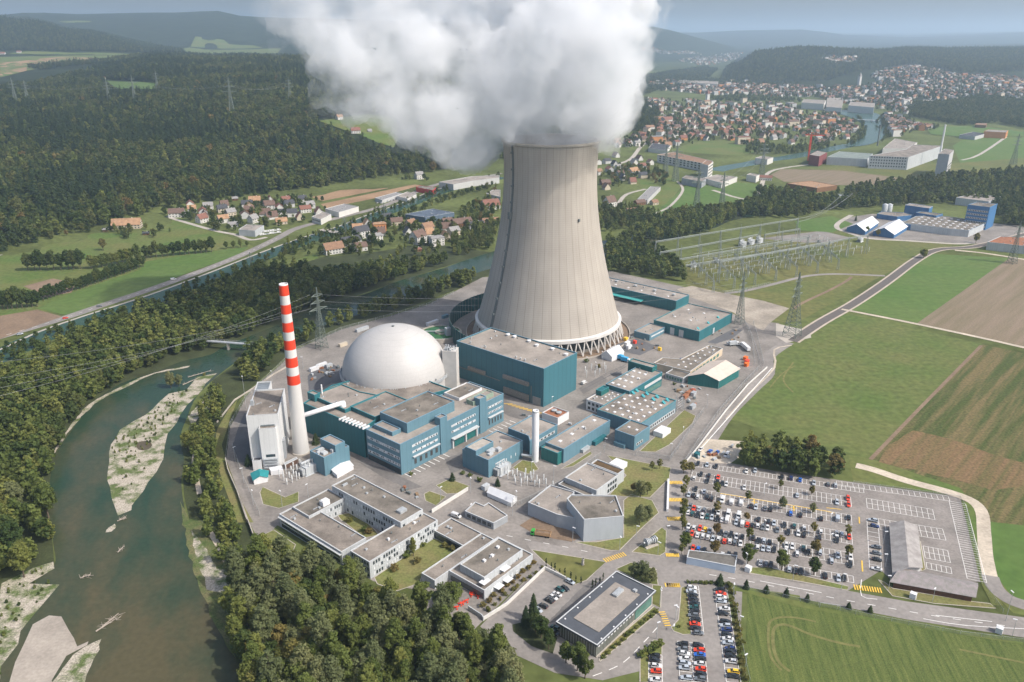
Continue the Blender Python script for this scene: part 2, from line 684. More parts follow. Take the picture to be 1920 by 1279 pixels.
def water_material(name, deep, shallow, scale=0.012, rough=0.2, bed=False):
    m = mat(name, deep, rough, 0.2, scale, col2=shallow, spec=0.12, detail=9, fine=0.10, lo=0.38, hi=0.64, stretch=(math.radians(20), 1.0, 0.45))
    n, l = m.node_tree.nodes, m.node_tree.links
    if bed:
        g0 = n.new('ShaderNodeNewGeometry')
        sp = n.new('ShaderNodeSeparateXYZ')
        l.new(g0.outputs['Position'], sp.inputs[0])
        mp = n.new('ShaderNodeMapRange')
        for i, v in enumerate((430, 225, -0.32, 0.36)):
            mp.inputs[i + 1].default_value = v
        l.new(sp.outputs['Y'], mp.inputs[0])
        mx = [q for q in n if q.type == 'MIX'][0]
        old = mx.inputs[0].links[0].from_socket
        ad = n.new('ShaderNodeMath')
        ad.use_clamp = True
        l.new(old, ad.inputs[0])
        l.new(mp.outputs[0], ad.inputs[1])
        l.new(ad.outputs[0], mx.inputs[0])
    b = n.new('ShaderNodeBump')
    b.inputs['Strength'].default_value = 0.35
    b.inputs['Distance'].default_value = 0.3
    no = n.new('ShaderNodeTexNoise')
    no.inputs['Scale'].default_value = 0.35
    no.inputs['Detail'].default_value = 4
    g = n.new('ShaderNodeNewGeometry')
    l.new(g.outputs['Position'], no.inputs['Vector'])
    l.new(no.outputs['Fac'], b.inputs['Height'])
    l.new(b.outputs['Normal'], n['Principled BSDF'].inputs['Normal'])
    return m
RIVER = water_material('river_water', (0.024, 0.050, 0.030), (0.084, 0.074, 0.040), scale=0.03, bed=True)
CANAL = water_material('canal_water', (0.028, 0.062, 0.042), (0.038, 0.075, 0.050))
RIVER2 = water_material('town_river_water', (0.05, 0.095, 0.08), (0.06, 0.105, 0.09))
for _r in (RIVER2, CANAL):
    _r.node_tree.nodes['Principled BSDF'].inputs['Specular IOR Level'].default_value = 0.03

def opts(k, s):
    return [og(k, *map(float, q.split(','))) for q in s.split()]

# ------------------------------------------------------------------ water
sheet('river', pts('P', '960,463 880,486 830,503 745,528 690,550 640,562 600,578 520,610 470,630 420,650 395,665 340,678 290,698 230,718 195,738 160,765 140,800 112,840 97,880 92,930 95,975 100,1020 102,1060 60,1088 0,1108 -80,1130 -220,1200 -220,1500 470,1500 462,1300 445,1240 425,1212 405,1160 385,1110 372,1060 357,1010 347,960 340,905 345,860 338,820 352,780 368,745 400,712 430,688 470,662 560,625 640,600 700,580 760,555 830,527 900,510 960,488'),
      RIVER, 2, round_=4, label='green brown river with shallow gravel bed winding round the plant')
sheet('river_reach', pts('P', '1000,482 1130,452 1240,430 1330,410 1372,400 1450,383 1560,372 1560,380 1470,396 1375,413 1345,426 1290,440 1130,482 1000,500'), RIVER, 2, round_=3, label='river reach beyond the cooling tower')
canal_line = pts('P', '-60,690 0,668 70,635 150,606 230,580 300,556 400,518 500,478 580,449 640,430 700,406 760,385 830,358 940,332')
strip('canal', canal_line, 27, CANAL, 2, label='straight green canal beside the main road')
cd = [p + Vector((-7.5, 14.0, 0)) for p in canal_line]
strip('canal_path', cd, 2.6, CONC, 3, label='pale concrete edge of the canal')
sheet('town_river', opts('K', '1000,395 1100,400 1230,408 1300,447 1312,500 1262,542 1190,562 1110,560 1188,522 1202,482 1160,442 1060,410'), RIVER2, 3, drape=120, round_=3, label='river bend through the far town')
strip('town_canal', opts('K', '1140,556 1000,585 860,612 760,625 690,640 600,655 525,672'), 34, RIVER2, 2, label='canal leading to the old power house')
for nm, k, s, m, wv, lb in (
        ('gravel_island', 'I', '735,1235 700,1120 668,1000 690,840 740,700 830,640 920,600 1000,520 1060,470 1180,440 1240,360 1365,335 1300,400 1250,480 1170,540 1140,600 1110,650 1060,720 1040,800 1030,880 990,960 930,1030 900,1080 845,1170 840,1200', BAR, 3.0, 'long gravel island with weeds in the river'),
        ('gravel_bank', 'I', '1185,610 1250,540 1330,490 1320,540 1250,620 1215,685', BAR, 1.0, 'gravel bank below the embankment'),
        ('gravel_bar', 'J', '0,590 40,520 180,440 325,400 330,440 200,520 355,540 220,720 130,830 60,1040 10,1162 -200,1400 -400,1100', BAR, 3.0, 'gravel bank with weeds on the near side of the river'),
        ('sand_bar', 'J', '60,1162 100,1040 170,900 210,790 330,735 405,750 450,830 495,940 580,895 560,930 430,990 350,1140 330,1300 0,1400', SAND, 2.0, 'smooth pale sand bar in the shallow river'),
        ('gravel_spit', 'J', '340,1162 400,1080 470,990 560,930 650,885 640,960 590,1060 540,1162 500,1400 300,1400', BAR, 1.0, 'narrow gravel spit with grass beside the sand bar'),
        ('gravel_ridge', 'J', '677,203 700,170 740,145 750,160 720,195', BAR, 0.5, 'small gravel ridge breaking the water'),
        ('gravel_shore', 'I', '520,570 620,495 720,445 860,375 1000,325 1200,288 1190,300 1060,322 960,345 880,380 800,425 700,468 600,528 540,585 440,700 340,850 338,838 420,700', BAR, 1.0, 'narrow stony shore along the far bank'),
        ('bank_strip', 'J', '1160,0 1215,120 1260,100 1380,200 1530,480 1600,600 1650,760 1700,1000 1720,1162 1600,1162 1560,1010 1450,920 1330,680 1250,470 1205,280', REEDS, 1.5, 'scrubby river bank below the embankment'),
        ('bank_gravel', 'J', '1230,190 1300,270 1400,430 1500,460 1520,560 1440,590 1330,570 1320,520 1260,380', BAR, 1.0, 'patch of gravel on the river bank')):
    sheet(nm, pts(k, s), m, 4 if 'bank_' not in nm else 5, wavy=wv, label=lb)
sheet('pond', pts('I', '862,800 880,770 940,768 960,795 930,820 880,822'), mat('pond_water', (0.10, 0.078, 0.045), 0.15, 0.1, 0.1), 6, round_=3, label='small brown pond on the gravel island')

# ------------------------------------------------------------------ fields, yards, lawns
for nm, k, s, m, ly, dr, lb in (
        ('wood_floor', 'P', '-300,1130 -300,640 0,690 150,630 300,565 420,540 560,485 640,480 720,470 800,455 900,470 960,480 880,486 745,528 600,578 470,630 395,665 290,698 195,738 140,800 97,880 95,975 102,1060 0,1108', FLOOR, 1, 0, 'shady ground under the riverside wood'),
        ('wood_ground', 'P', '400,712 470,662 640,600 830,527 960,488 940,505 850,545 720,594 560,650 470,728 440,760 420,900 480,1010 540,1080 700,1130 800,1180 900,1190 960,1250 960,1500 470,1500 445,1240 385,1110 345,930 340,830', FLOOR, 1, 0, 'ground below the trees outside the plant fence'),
        ('bank_grass', 'I', '1370,690 1440,570 1500,500 1450,640 1400,790 1430,900 1520,1140 1600,1279 1500,1279 1400,1010 1350,820', LAWN, 3, 0, 'grassy embankment outside the plant wall'),
        ('plant_yard', 'P', '424,862 432,800 462,745 472,730 520,690 556,655 640,618 720,596 800,572 850,548 905,520 1010,512 1130,505 1200,520 1290,540 1350,560 1392,600 1460,605 1480,640 1450,655 1440,690 1400,720 1352,775 1312,835 1287,870 1284,960 1284,1055 1235,1068 1130,1050 1040,1040 1010,1062 940,1130 880,1190 800,1180 800,1110 700,1090 520,985 488,1018 470,985', ASPH, 2, 0, 'grey asphalt yard of the power station'),
        ('access_road', 'P', '985,1012 1130,1040 1262,1058 1284,1050 1390,1076 1590,1108 1700,1128 1920,1158 2100,1180 2100,1225 1920,1196 1700,1162 1500,1122 1392,1104 1385,1279 1390,1500 1215,1500 1215,1255 1130,1276 1040,1262 960,1225 900,1175 1010,1062', ASPH2, 3, 0, 'grey access road and forecourt outside the fence'),
        ('car_park', 'P', '1283,868 1320,860 1450,883 1590,903 1800,932 1840,1092 1668,1085 1652,1070 1590,1108 1385,1076 1283,1050', CARP, 4, 0, 'asphalt car park with painted bays'),
        ('gravel_lot', 'E', '130,105 210,10 440,25 400,90 330,140 160,128', GRAV, 5, 0, 'pale gravel lot above the car park'),
        ('pasture', 'P', '1458,652 1500,632 1572,585 1842,645 1632,858 1590,853 1440,808 1352,782 1400,730 1448,690', PASTURE, 2, 0, 'wide green pasture beside the plant'),
        ('bright_field', 'P', '1580,578 1730,475 1893,484 1720,606', BRIGHT, 2, 0, 'bright green field beyond the farm track'),
        ('ploughed_field', 'P', '1893,484 2050,500 2050,680 1720,606', PLOW, 2, 0, 'brown ploughed field with faint rows'),
        ('maize_field', 'P', '1842,646 2050,690 2050,1000 1850,978 1800,915 1632,860', CORN, 3, 0, 'ripening maize field turning brown'),
        ('maize_ripe', 'P', '1665,836 1714,808 1757,818 1850,848 1930,872 2040,890 2040,930 1930,912 1862,920 1788,900 1648,868', CORNB, 4, 0, 'browned middle of the maize field'),
        ('verge', 'P', '1590,853 1632,860 1800,915 1850,978 2050,1000 2050,1180 1900,1150 1840,1092 1810,930 1600,905', MEAD, 2, 0, 'grass verge round the car park'),
        ('grass_field', 'P', '1850,978 2050,1000 2050,1150 1905,1128 1868,1080 1855,1020', BRIGHT, 3, 0, 'small bright grass field at the bend of the track'),
        ('beet_field', 'P', '1402,1108 1500,1126 1700,1166 1920,1200 2100,1232 2100,1500 1392,1500 1396,1279', BEET, 3, 0, 'green row crop field with tractor tracks'),
        ('substation_grass', 'P', '1290,540 1275,500 1300,468 1420,440 1560,432 1640,440 1795,458 1725,478 1500,602 1460,606 1395,600', OLIVE, 2, 0, 'dry olive grass of the switchyard'),
        ('gravel_yard', 'F', '600,560 540,520 630,500 830,545 1060,590 1215,635 1090,730 1060,770 960,720 880,660', mat('dusty_gravel', (0.34, 0.295, 0.24), 0.95, 0.3, 0.04, fine=0.15), 4, 0, 'dusty gravel area beside the switchyard'),
        ('switchyard_gravel', 'F', '1040,215 1410,170 1580,210 1480,240 1300,240', ASPH, 3, 0, 'grey gravel strip of the switchyard'),
        ('factory_yard', 'L', '480,390 560,320 760,290 1500,350 1920,380 1920,520 1500,520 1000,490 740,480 560,430', ASPH, 2, 0, 'pale factory yard'),
        ('factory_meadow', 'P', '1490,415 1560,405 1600,420 1560,436 1500,432', BRIGHT, 3, 0, 'green meadow beside the factory yard'),
        ('green_meadow', 'P', '1225,402 1290,345 1330,338 1420,345 1500,355 1490,372 1420,385 1260,400', BRIGHT, 2, 0, 'green meadow across the river'),
        ('brown_field', 'K', '780,690 830,665 1100,672 1360,705 1330,735 1080,738 840,722', PLOW, 2, 0, 'dark brown ploughed field in front of the factory'),
        ('pale_field', 'K', '840,662 1100,648 1600,640 1920,615 1920,655 1600,700 1360,705 1100,672', OLIVE, 3, 0, 'pale green strip field'),
        ('far_meadow', 'K', '1600,560 1640,535 1830,520 1920,520 1920,640 1640,655', BRIGHT, 2, 0, 'green fields beyond the factory'),
        ('far_field', 'K', '1480,480 1700,470 1920,500 1920,520 1820,520 1700,525 1500,510', BRIGHT, 2, 40, 'green fields at the edge of town'),
        ('allotment', 'K', '330,580 430,545 560,535 810,565 640,605 420,592', MEAD, 2, 0, 'grass field beside the old power house'),
        ('lower_meadow', 'K', '180,700 330,690 380,740 300,850 250,870', MEAD, 2, 0, 'sloping meadow behind the village'),
        ('left_meadow', 'P', '-150,530 0,480 130,445 240,420 322,400 420,440 475,462 470,470 400,495 290,520 200,560 100,580 0,605 -150,660', MEAD, 2, 0, 'green meadow below the wooded hill'),
        ('green_strip', 'H', '240,850 480,745 900,605 940,550 1400,480 1600,455 1500,520 1240,610 840,770 420,895', BRIGHT, 3, 0, 'bright green strip field beside the main road'),
        ('small_plough', 'H', '150,710 340,660 490,690 460,750 260,785 220,740', SOIL, 4, 0, 'small ploughed patch among the trees'),
        ('roadside_plough', 'H', '-400,900 0,900 240,860 400,905 230,965 0,1050 -400,1200', SOIL, 4, 0, 'dark ploughed field beside the main road'),
        ('village_plough', 'N', '810,195 1340,100 1400,130 900,228', PLOWR, 3, 0, 'reddish ploughed field below the wood'),
        ('village_field', 'N', '890,245 1410,135 1440,142 1180,215 920,268', PLOWR, 3, 0, 'second reddish ploughed field behind the depots'),
        ('village_meadow', 'N', '480,225 900,165 1330,98 1340,104 820,195 640,230', BRIGHT, 2, 0, 'grass strip below the wood'),
        ('canal_meadow', 'N', '270,735 430,660 600,600 860,520 880,545 700,600 560,630 330,745', MEAD, 3, 0, 'grass along the canal towpath'),
        ('bare_yard', 'A', '590,470 680,380 770,390 840,430 840,520 760,520 600,600', ASPHD, 4, 0, 'dark yard beside the dome')):
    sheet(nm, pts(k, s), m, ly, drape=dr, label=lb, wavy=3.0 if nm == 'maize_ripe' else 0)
for nm, k, s, m, lb in (
        ('hill_pasture', 'M', '290,560 400,545 520,530 640,545 660,690 560,660 480,625 400,600', MEAD, 'farm clearing in the hillside wood'),
        ('hill_field', 'G', '600,455 760,462 880,475 865,505 660,502', BRIGHT, 'green clearing with a farm in the wood'),
        ('plateau_field', 'G', '-300,330 0,310 150,290 330,295 830,310 890,322 620,345 400,352 150,400 0,437 -300,460', MEAD, 'green fields on the plateau above the wood'),
        ('plateau_plough', 'G', '-300,385 0,355 160,340 380,318 620,332 600,345 250,358 0,385', PLOWR, 'reddish fields on the plateau'),
        ('plateau_soil', 'G', '-300,420 0,392 150,380 150,400 0,430 -300,450', PLOWR, 'reddish lower field on the plateau'),
        ('valley_field', 'G', '1030,275 1100,205 1180,215 1260,225 1290,250 1420,255 1580,275 1560,300 1300,305 1080,310', MEAD, 'far green valley fields'),
        ('ridge_field', 'G', '330,120 430,117 520,120 500,126 350,127', MEAD, 'thin far meadow below the ridge')):
    sheet(nm, opts(k, s), m, 3, drape=60, label=lb)
KB = MB()
for k, s, m in (
        ('D', '380,588 770,652 668,748 610,770 450,655', OLIVE), ('D', '605,548 790,592 840,592 960,472 1045,395 1010,330 900,300 862,330 862,525 720,548', LAWN),
        ('D', '775,95 1108,160 1100,215 1000,315 850,310 790,300 875,200', LAWN), ('D', '905,600 1060,472 1085,490 1082,600 1050,620', LAWN),
        ('D', '280,980 400,950 515,1050 492,1132 380,1092 285,1015', FLOOR), ('D', '1012,772 1060,778 1055,892 1010,872', OLIVE), ('D', '820,690 900,655 1030,690 1042,772 960,762', OLIVE),
        ('D', '735,1175 1050,912 1020,885 740,1125', LAWN), ('Q', '450,245 515,235 562,755 470,762 365,722 342,682 420,600 440,400', LAWN),
        ('Q', '0,960 150,820 240,830 240,980 105,1000 95,1279 0,1279', LAWN), ('Q', '1010,220 1750,335 1752,410 1400,330 1020,280', MEAD),
        ('Q', '940,240 1010,300 1130,900 1190,1279 1085,1279 1050,900 980,500', REEDS),
        ('C', '760,840 1165,560 1385,640 1095,830 1080,880 920,935 780,885', LAWN), ('C', '1195,190 1290,145 1430,195 1360,245 1270,250', LAWN),
        ('C', '1110,250 1150,230 1265,270 1195,332 1120,298', LAWN), ('C', '500,400 620,380 760,500 790,540 690,560 520,430', LAWN),
        ('I', '1640,1090 1660,1055 1800,1120 1885,1085 1885,1150 1760,1190 1660,1165', LAWN), ('B', '1425,1003 1740,712 1822,752 1800,805 1640,955 1540,1008', LAWN),
        ('B', '530,1120 600,1065 680,1080 715,1130 640,1162 560,1135', LAWN), ('B', '870,1128 960,1080 1080,1003 1092,1022 960,1108', LAWN),
        ('E', '345,770 420,790 560,830 700,865 960,930 1180,960 1860,1070 1860,1085 1150,970 700,890 360,800', MEAD), ('E', '440,680 530,680 950,780 945,800 700,755 430,710', LAWN),
        ('E', '1105,745 1140,760 1180,790 1600,860 1690,870 1720,895 1400,870 1180,830', LAWN), ('E', '1540,335 1600,345 1680,760 1760,880 1700,880 1640,760', MEAD),
        ('E', '1305,545 1325,545 1352,690 1330,700', LAWN), ('J', '1645,240 1760,185 1900,280 1860,380 1780,360', LAWN),
        ('L', '20,1130 280,1190 290,1240 100,1280 20,1230', CONC)):
    q = pts(k, s)
    sheet('lawn' if m is not CONC else 'paving', q, m, 5, label=None)
    if m in (LAWN, OLIVE):
        strip('', q + [q[0]], 0.4, None, 6, smooth=0, mb=KB)
struct(KB.build('kerb', CONC), 'pale kerbs edging the lawns')
for k, s in (('I', '1470,790 1500,690 1540,590 1640,590 1600,740 1570,900 1500,900'), ('B', '380,690 470,640 700,740 640,790 520,760'), ('A', '980,1000 1180,1110 1250,1170 1120,1090'), ('A', '1560,1060 1690,1000 1700,1120 1600,1160'), ('T', '1355,375 1640,225 1760,230 1640,330 1450,390'),
             ('T', '260,720 390,700 400,740 300,750'), ('D', '455,975 640,790 700,745 720,760 520,960'), ('C', '640,20 800,60 1100,200 1000,220 800,120'), ('T', '330,395 560,330 800,420 600,520 420,480'), ('B', '1000,560 1160,470 1200,500 1030,600')):
    sheet('asphalt_patch', pts(k, s), ASPHD if k in 'IT' else mat('asphalt_worn', (0.17, 0.158, 0.148), 0.9, 0.2, 0.06, fine=0.12), 4, wavy=0.5, label='darker patch of asphalt')
for k, s, wd in (('E', '530,995 545,960 600,942 680,945 780,965', 1.0), ('E', '645,1225 590,1180 560,1110 556,1020 580,985 640,985 760,1035 900,1075 1010,1095', 1.3), ('E', '600,1220 545,1150 530,1050 535,985', 1.0), ('F', '1240,1140 1180,1060 1240,960', 1.2), ('F', '1100,1110 1170,1030 1250,980', 1.0), ('E', '1530,1110 1867,1180', 1.0)):
    strip('tractor_track', pts(k, s), wd, mat('track_straw', (0.17, 0.165, 0.06), 0.95, 0.25, 0.3, fine=0.2), 6, label='pale tractor track in the field')
for k, s in (('B', '1000,560 1200,450 1330,390'), ('B', '1010,580 1220,465 1340,400'), ('T', '0,850 180,760 420,640'), ('T', '0,880 200,780 440,650')):
    strip('yard_rail', pts(k, s), 0.35, ASPHD, 6, label='rail set in the yard')
sheet('soil_patch', pts('D', '318,462 390,415 540,470 642,522 590,547 500,532 380,497'), SOIL, 5, label='brown bare soil beside the auditorium')

# ------------------------------------------------------------------ roads and tracks
for nm, k, s, wd, m, ly, sm, lb in (
        ('main_road', 'P', '-60,652 0,632 110,600 200,570 290,540 400,500 470,471 520,447 560,427 640,407 720,386 800,352 860,337 940,325', 11, ASPH2, 4, 4, 'main road along the valley'),
        ('village_road', 'P', '-60,490 0,478 120,445 210,420 300,405 330,412 400,432 440,440 470,450 500,445', 6, CONC, 5, 4, 'lane past the farmhouse'),
        ('rail_track', 'P', '1486,640 1540,604 1600,570 1660,530 1720,486 1760,468 1830,462 1920,440 2000,420', 11, mat('track_edge', (0.45, 0.38, 0.31), 0.9, 0.1, 0.1), 4, 4, 'track bed with pale kerbs'),
        ('rail_bed', 'P', '1486,640 1540,604 1600,570 1660,530 1720,486 1760,468 1830,462 1920,440 2000,420', 7.5, mat('track_ballast', (0.13, 0.115, 0.105), 0.9, 0.15, 0.4), 5, 4, 'dark ballast of the works track'),
        ('switchyard_road', 'F', '830,545 950,530 1100,495 1300,445 1450,430 1600,432 1790,440', 5, ASPH2, 5, 4, 'narrow road round the switchyard'),
        ('switchyard_path', 'F', '1240,640 1300,600 1450,530 1560,470 1590,445', 3, SOIL, 5, 4, 'worn track in the grass'),
        ('perimeter_road', 'P', '1478,642 1440,670 1440,700 1410,730 1362,778 1325,832 1290,875', 9, ASPH2, 4, 4, 'road outside the fence'),
        ('field_track', 'P', '1578,580 1720,608 1920,652 2060,690', 4, GRAV, 5, 3, 'pale farm track between the fields'),
        ('field_lane', 'L', '1390,570 1600,590 1920,640 2200,690', 5, GRAV, 5, 3, 'pale lane above the bright field'),
        ('gravel_path', 'P', '1605,873 1640,882 1700,902 1800,930 1838,955 1845,1000 1848,1040 1856,1080', 6, GRAV, 5, 4, 'curving tan gravel path'),
        ('side_road', 'P', '1856,1080 1868,1105 1900,1128 1960,1145', 7, ASPH2, 5, 4, 'side road joining the access road'),
        ('boulevard', 'P', '1255,1075 1256,1040 1262,980 1266,920 1278,880', 9, ASPH2, 4, 4, 'straight approach road with yellow crossings'),
        ('river_path', 'I', '1235,830 1225,900 1240,1000 1260,1100', 2.5, GRAV, 6, 4, 'narrow sandy path by the river'),
        ('bank_path', 'J', '1350,200 1400,280 1450,380 1530,490 1560,530', 2.5, GRAV, 6, 4, 'narrow sandy path above the bank'),
        ('yard_edge', 'P', '1484,648 1452,656 1452,690 1405,738 1362,786', 1.4, GRAV, 6, 3, 'tan verge edging the pasture'),
        ('village_lane', 'K', '80,645 150,620 200,560 250,535', 8, CONC, 4, 4, 'lane climbing through the far village'),
        ('farm_lane', 'K', '90,830 130,780 220,755', 6, CONC, 4, 4, 'farm lane'),
        ('works_road', 'K', '520,760 700,800 760,690 840,660 1000,640', 7, CONC, 4, 4, 'works road by the brown field'),
        ('meadow_path', 'K', '260,865 330,830 385,760 360,720', 4, CONC, 4, 4, 'curving path at the foot of the meadow'),
        ('factory_road', 'L', '600,300 500,360 490,400 560,430 740,480 1000,495 1400,520 1520,510', 6, CONC, 4, 4, 'road round the blue factory'),
        ('far_lane', 'K', '1640,625 1720,600 1840,520', 6, CONC, 4, 3, 'far field lane')):
    strip(nm, pts(k, s), wd, m, ly, smooth=sm, label=lb)

strip('field_furrow', pts('P', '1840,648 1740,750 1632,862'), 2.2, SOIL, 6, label='bare furrow between pasture and maize')
mk = MB()
for k, s, a, b, wd in (('P', '1330,1078 1400,1090 1500,1110 1640,1136 1780,1160 1900,1176', 3, 5, 0.3), ('D', '250,515 400,545 560,575 700,605 760,615', 3, 6, 0.3), ('P', '1250,1110 1252,1150 1230,1190 1190,1232', 60, 0.5, 0.3),
                      ('D', '210,1000 215,1040 300,1100 400,1150 530,1215', 60, 1, 0.25), ('D', '700,1250 850,1185 960,1080 1060,970', 4, 3, 0.3), ('P', '-60,652 0,632 110,600 200,570 290,540 400,500 470,471 520,447', 4, 6, 0.4)):
    dashes(mk, pts(k, s), a, b, wd, 7)
for k, s, wd in (('P', '1425,1090 1540,1112', 0.3), ('E', '1340,950 1560,985 1920,1005', 0.3), ('E', '1405,932 1700,965', 0.3), ('E', '1018,745 1018,830 1100,848', 0.3), ('P', '1448,690 1300,858', 0.5)):
    strip('', pts(k, s), wd, None, 7, smooth=3, mb=mk)
struct(mk.build('road_markings', WHITEP), 'white lane markings on the roads')

yk = MB()
def crossing(k, a, b, n, length):
    p, q = gp(k, *a), gp(k, *b)
    d = (q - p).normalized()
    t = Vector((-d.y, d.x, 0)) * (length / 2)
    for i in range(n):
        c = p.lerp(q, i / (n - 1))
        strip('', [c - t, c + t], 0.55, None, 8, smooth=0, mb=yk)
for a in ((('D', (1102, 238), (1165, 238), 9, 3.2)), ('D', (1100, 328), (1163, 328), 9, 3.2), ('D', (1093, 427), (1158, 427), 9, 3.2), ('D', (1085, 616), (1148, 618), 9, 2.6),
          ('D', (765, 645), (865, 612), 10, 3.0), ('D', (1080, 773), (1152, 774), 7, 2.6), ('D', (1062, 915), (1092, 985), 7, 2.6), ('E', (982, 785), (1118, 802), 11, 3.5), ('E', (5, 773), (62, 776), 6, 2.6)):
    crossing(*a)
for k, s, wd in (('O', '430,405 560,425 1000,500 1480,580 1570,600', 0.5), ('O', '1815,640 1820,705', 0.5), ('O', '1843,1075 1850,1185', 0.6), ('O', '1490,548 1640,565', 0.5), ('O', '765,460 770,510', 0.6), ('O', '1160,525 1165,580', 0.6),
                 ('O', '740,485 800,495', 0.5), ('O', '1130,545 1195,560', 0.5)):
    strip('', pts(k, s), wd, None, 8, smooth=0, mb=yk)
for k in range(9):
    p = gp('B', 470 + 27 * k, 668 + 8 * k)
    strip('', [p, p + Vector((5.5, -0.4, 0))], 0.7, None, 8, smooth=0, mb=yk)
struct(yk.build('crossing_markings', YELP), 'yellow crossings and arrows painted on the asphalt')

pk = MB()
def bay_row(k, a, b, n, up, down, spine=True):
    """painted bays: a line from A to B with N stall lines reaching UP metres away from the camera and DOWN metres towards it"""
    p, q = gp(k, *a), gp(k, *b)
    d = (q - p).normalized()
    t = Vector((-d.y, d.x, 0))
    if spine:
        strip('', [p, q], 0.22, None, 7, smooth=0, mb=pk)
    for i in range(n + 1):
        c = p.lerp(q, i / n)
        strip('', [c - t * down, c + t * up], 0.2, None, 7, smooth=0, mb=pk)
    for off in (up, -down):
        if off:
            strip('', [p + t * off, q + t * off], 0.2, None, 7, smooth=0, mb=pk)
bay_row('O', (170, 135), (1865, 400), 40, 4.8, 0)
bay_row('O', (140, 230), (1735, 490), 34, 4.8, 4.8)
bay_row('O', (110, 385), (1740, 665), 34, 4.0, 4.8)
bay_row('O', (90, 560), (1745, 855), 32, 4.8, 4.8)
bay_row('O', (85, 770), (1755, 1060), 30, 4.8, 4.8)
bay_row('O', (800, 1060), (1755, 1230), 18, 0, 4.8)
bay_row('E', (890, 253), (1480, 335), 20, 4.8, 0)
bay_row('E', (1045, 345), (1395, 405), 12, 4.8, 4.8)
bay_row('E', (1110, 455), (1450, 510), 11, 4.8, 4.8)
bay_row('E', (1345, 600), (1475, 625), 5, 4.8, 4.8)
bay_row('E', (1360, 688), (1490, 715), 5, 4.8, 0)
bay_row('E', (1570, 740), (1475, 335), 34, 0, 7.5)
bay_row('E', (1060, 690), (1045, 425), 11, 0, 5.0)
bay_row('Q', (640, 230), (700, 765), 12, 0, 4.8)
bay_row('Q', (815, 260), (945, 1279), 22, 5.2, 0)
bay_row('Q', (555, 850), (590, 1279), 9, 5, 5)
bay_row('Q', (240, 990), (245, 1279), 6, 0, 5)
struct(pk.build('bay_markings', WHITEP), 'white parking bay lines')

# ------------------------------------------------------------------ building kit
BLUE = mat('cladding_blue', (0.108, 0.208, 0.258), 0.55, 0.07, 0.12, spec=0.35, fine=0.04, stretch=(0, 1, 1, 0.2))
TEAL = mat('cladding_teal', (0.024, 0.135, 0.155), 0.55, 0.10, 0.12, spec=0.35, fine=0.05, stretch=(0, 1, 1, 0.2))
TURB = mat('cladding_petrol', (0.048, 0.150, 0.182), 0.55, 0.08, 0.07, spec=0.35, fine=0.04, stretch=(0, 1, 1, 0.15))
GREEN = mat('cladding_green', (0.02, 0.135, 0.13), 0.55, 0.12, 0.12, spec=0.3, fine=0.05, stretch=(0, 1, 1, 0.2))
GREYW = mat('panel_grey', (0.44, 0.46, 0.47), 0.7, 0.10, 0.25, fine=0.06, stretch=(0, 1, 1, 0.25))
GREYD = mat('panel_darkgrey', (0.30, 0.315, 0.33), 0.7, 0.12, 0.2, fine=0.06)
WHITE = mat('render_white', (0.62, 0.62, 0.61), 0.8, 0.08, 0.12, fine=0.04, stretch=(0, 1, 1, 0.2))
ROOF = mat('roof_gravel', (0.245, 0.212, 0.180), 0.95, 0.40, 0.09, fine=0.14, detail=10)
ROOFD = mat('roof_mossy', (0.225, 0.197, 0.165), 0.95, 0.5, 0.09, col2=(0.10, 0.09, 0.075), fine=0.12, detail=8, lo=0.42, hi=0.68)
ROOFP = mat('roof_pale', (0.295, 0.260, 0.226), 0.95, 0.28, 0.07, fine=0.10, detail=9)
COPB = mat('coping_blue', (0.17, 0.28, 0.36), 0.5, 0.05, 0.3)
COPW = mat('coping_white', (0.50, 0.51, 0.51), 0.5, 0.05, 0.3)
COPT = mat('coping_teal', (0.05, 0.22, 0.25), 0.5, 0.05, 0.3)
GLASS = mat('window_glass', (0.035, 0.045, 0.055), 0.12, 0.15, 0.6, spec=0.6)
BLIND = mat('window_blind', (0.55, 0.57, 0.58), 0.6, 0.35, 0.9)
GLASSG = mat('glass_green', (0.09, 0.20, 0.17), 0.12, 0.2, 0.4, spec=0.6)
METAL = mat('galvanised', (0.42, 0.44, 0.45), 0.5, 0.15, 0.6, metal=0.2)
STEEL = mat('steel_dark', (0.17, 0.19, 0.19), 0.6, 0.15, 0.5, metal=0.2)
CHALK = mat('plain_white', (0.66, 0.66, 0.66), 0.7, 0.06, 0.3)
LOUV = mat('louvre_brown', (0.16, 0.145, 0.12), 0.6, 0.5, 1.2, col2=(0.30, 0.29, 0.27), stretch=(0, 1, 1, 8))
REDP = mat('paint_red', (0.72, 0.055, 0.02), 0.6, 0.06, 0.3)
ORAN = mat('paint_orange', (0.75, 0.16, 0.03), 0.6, 0.1, 0.3)
YEL = mat('paint_yellow', (0.80, 0.50, 0.03), 0.5, 0.05, 0.3)
BRICKR = mat('rusty_gravel', (0.30, 0.13, 0.07), 0.95, 0.25, 0.3, fine=0.2)
DBLUE = mat('factory_blue', (0.055, 0.16, 0.33), 0.55, 0.08, 0.1, spec=0.35)
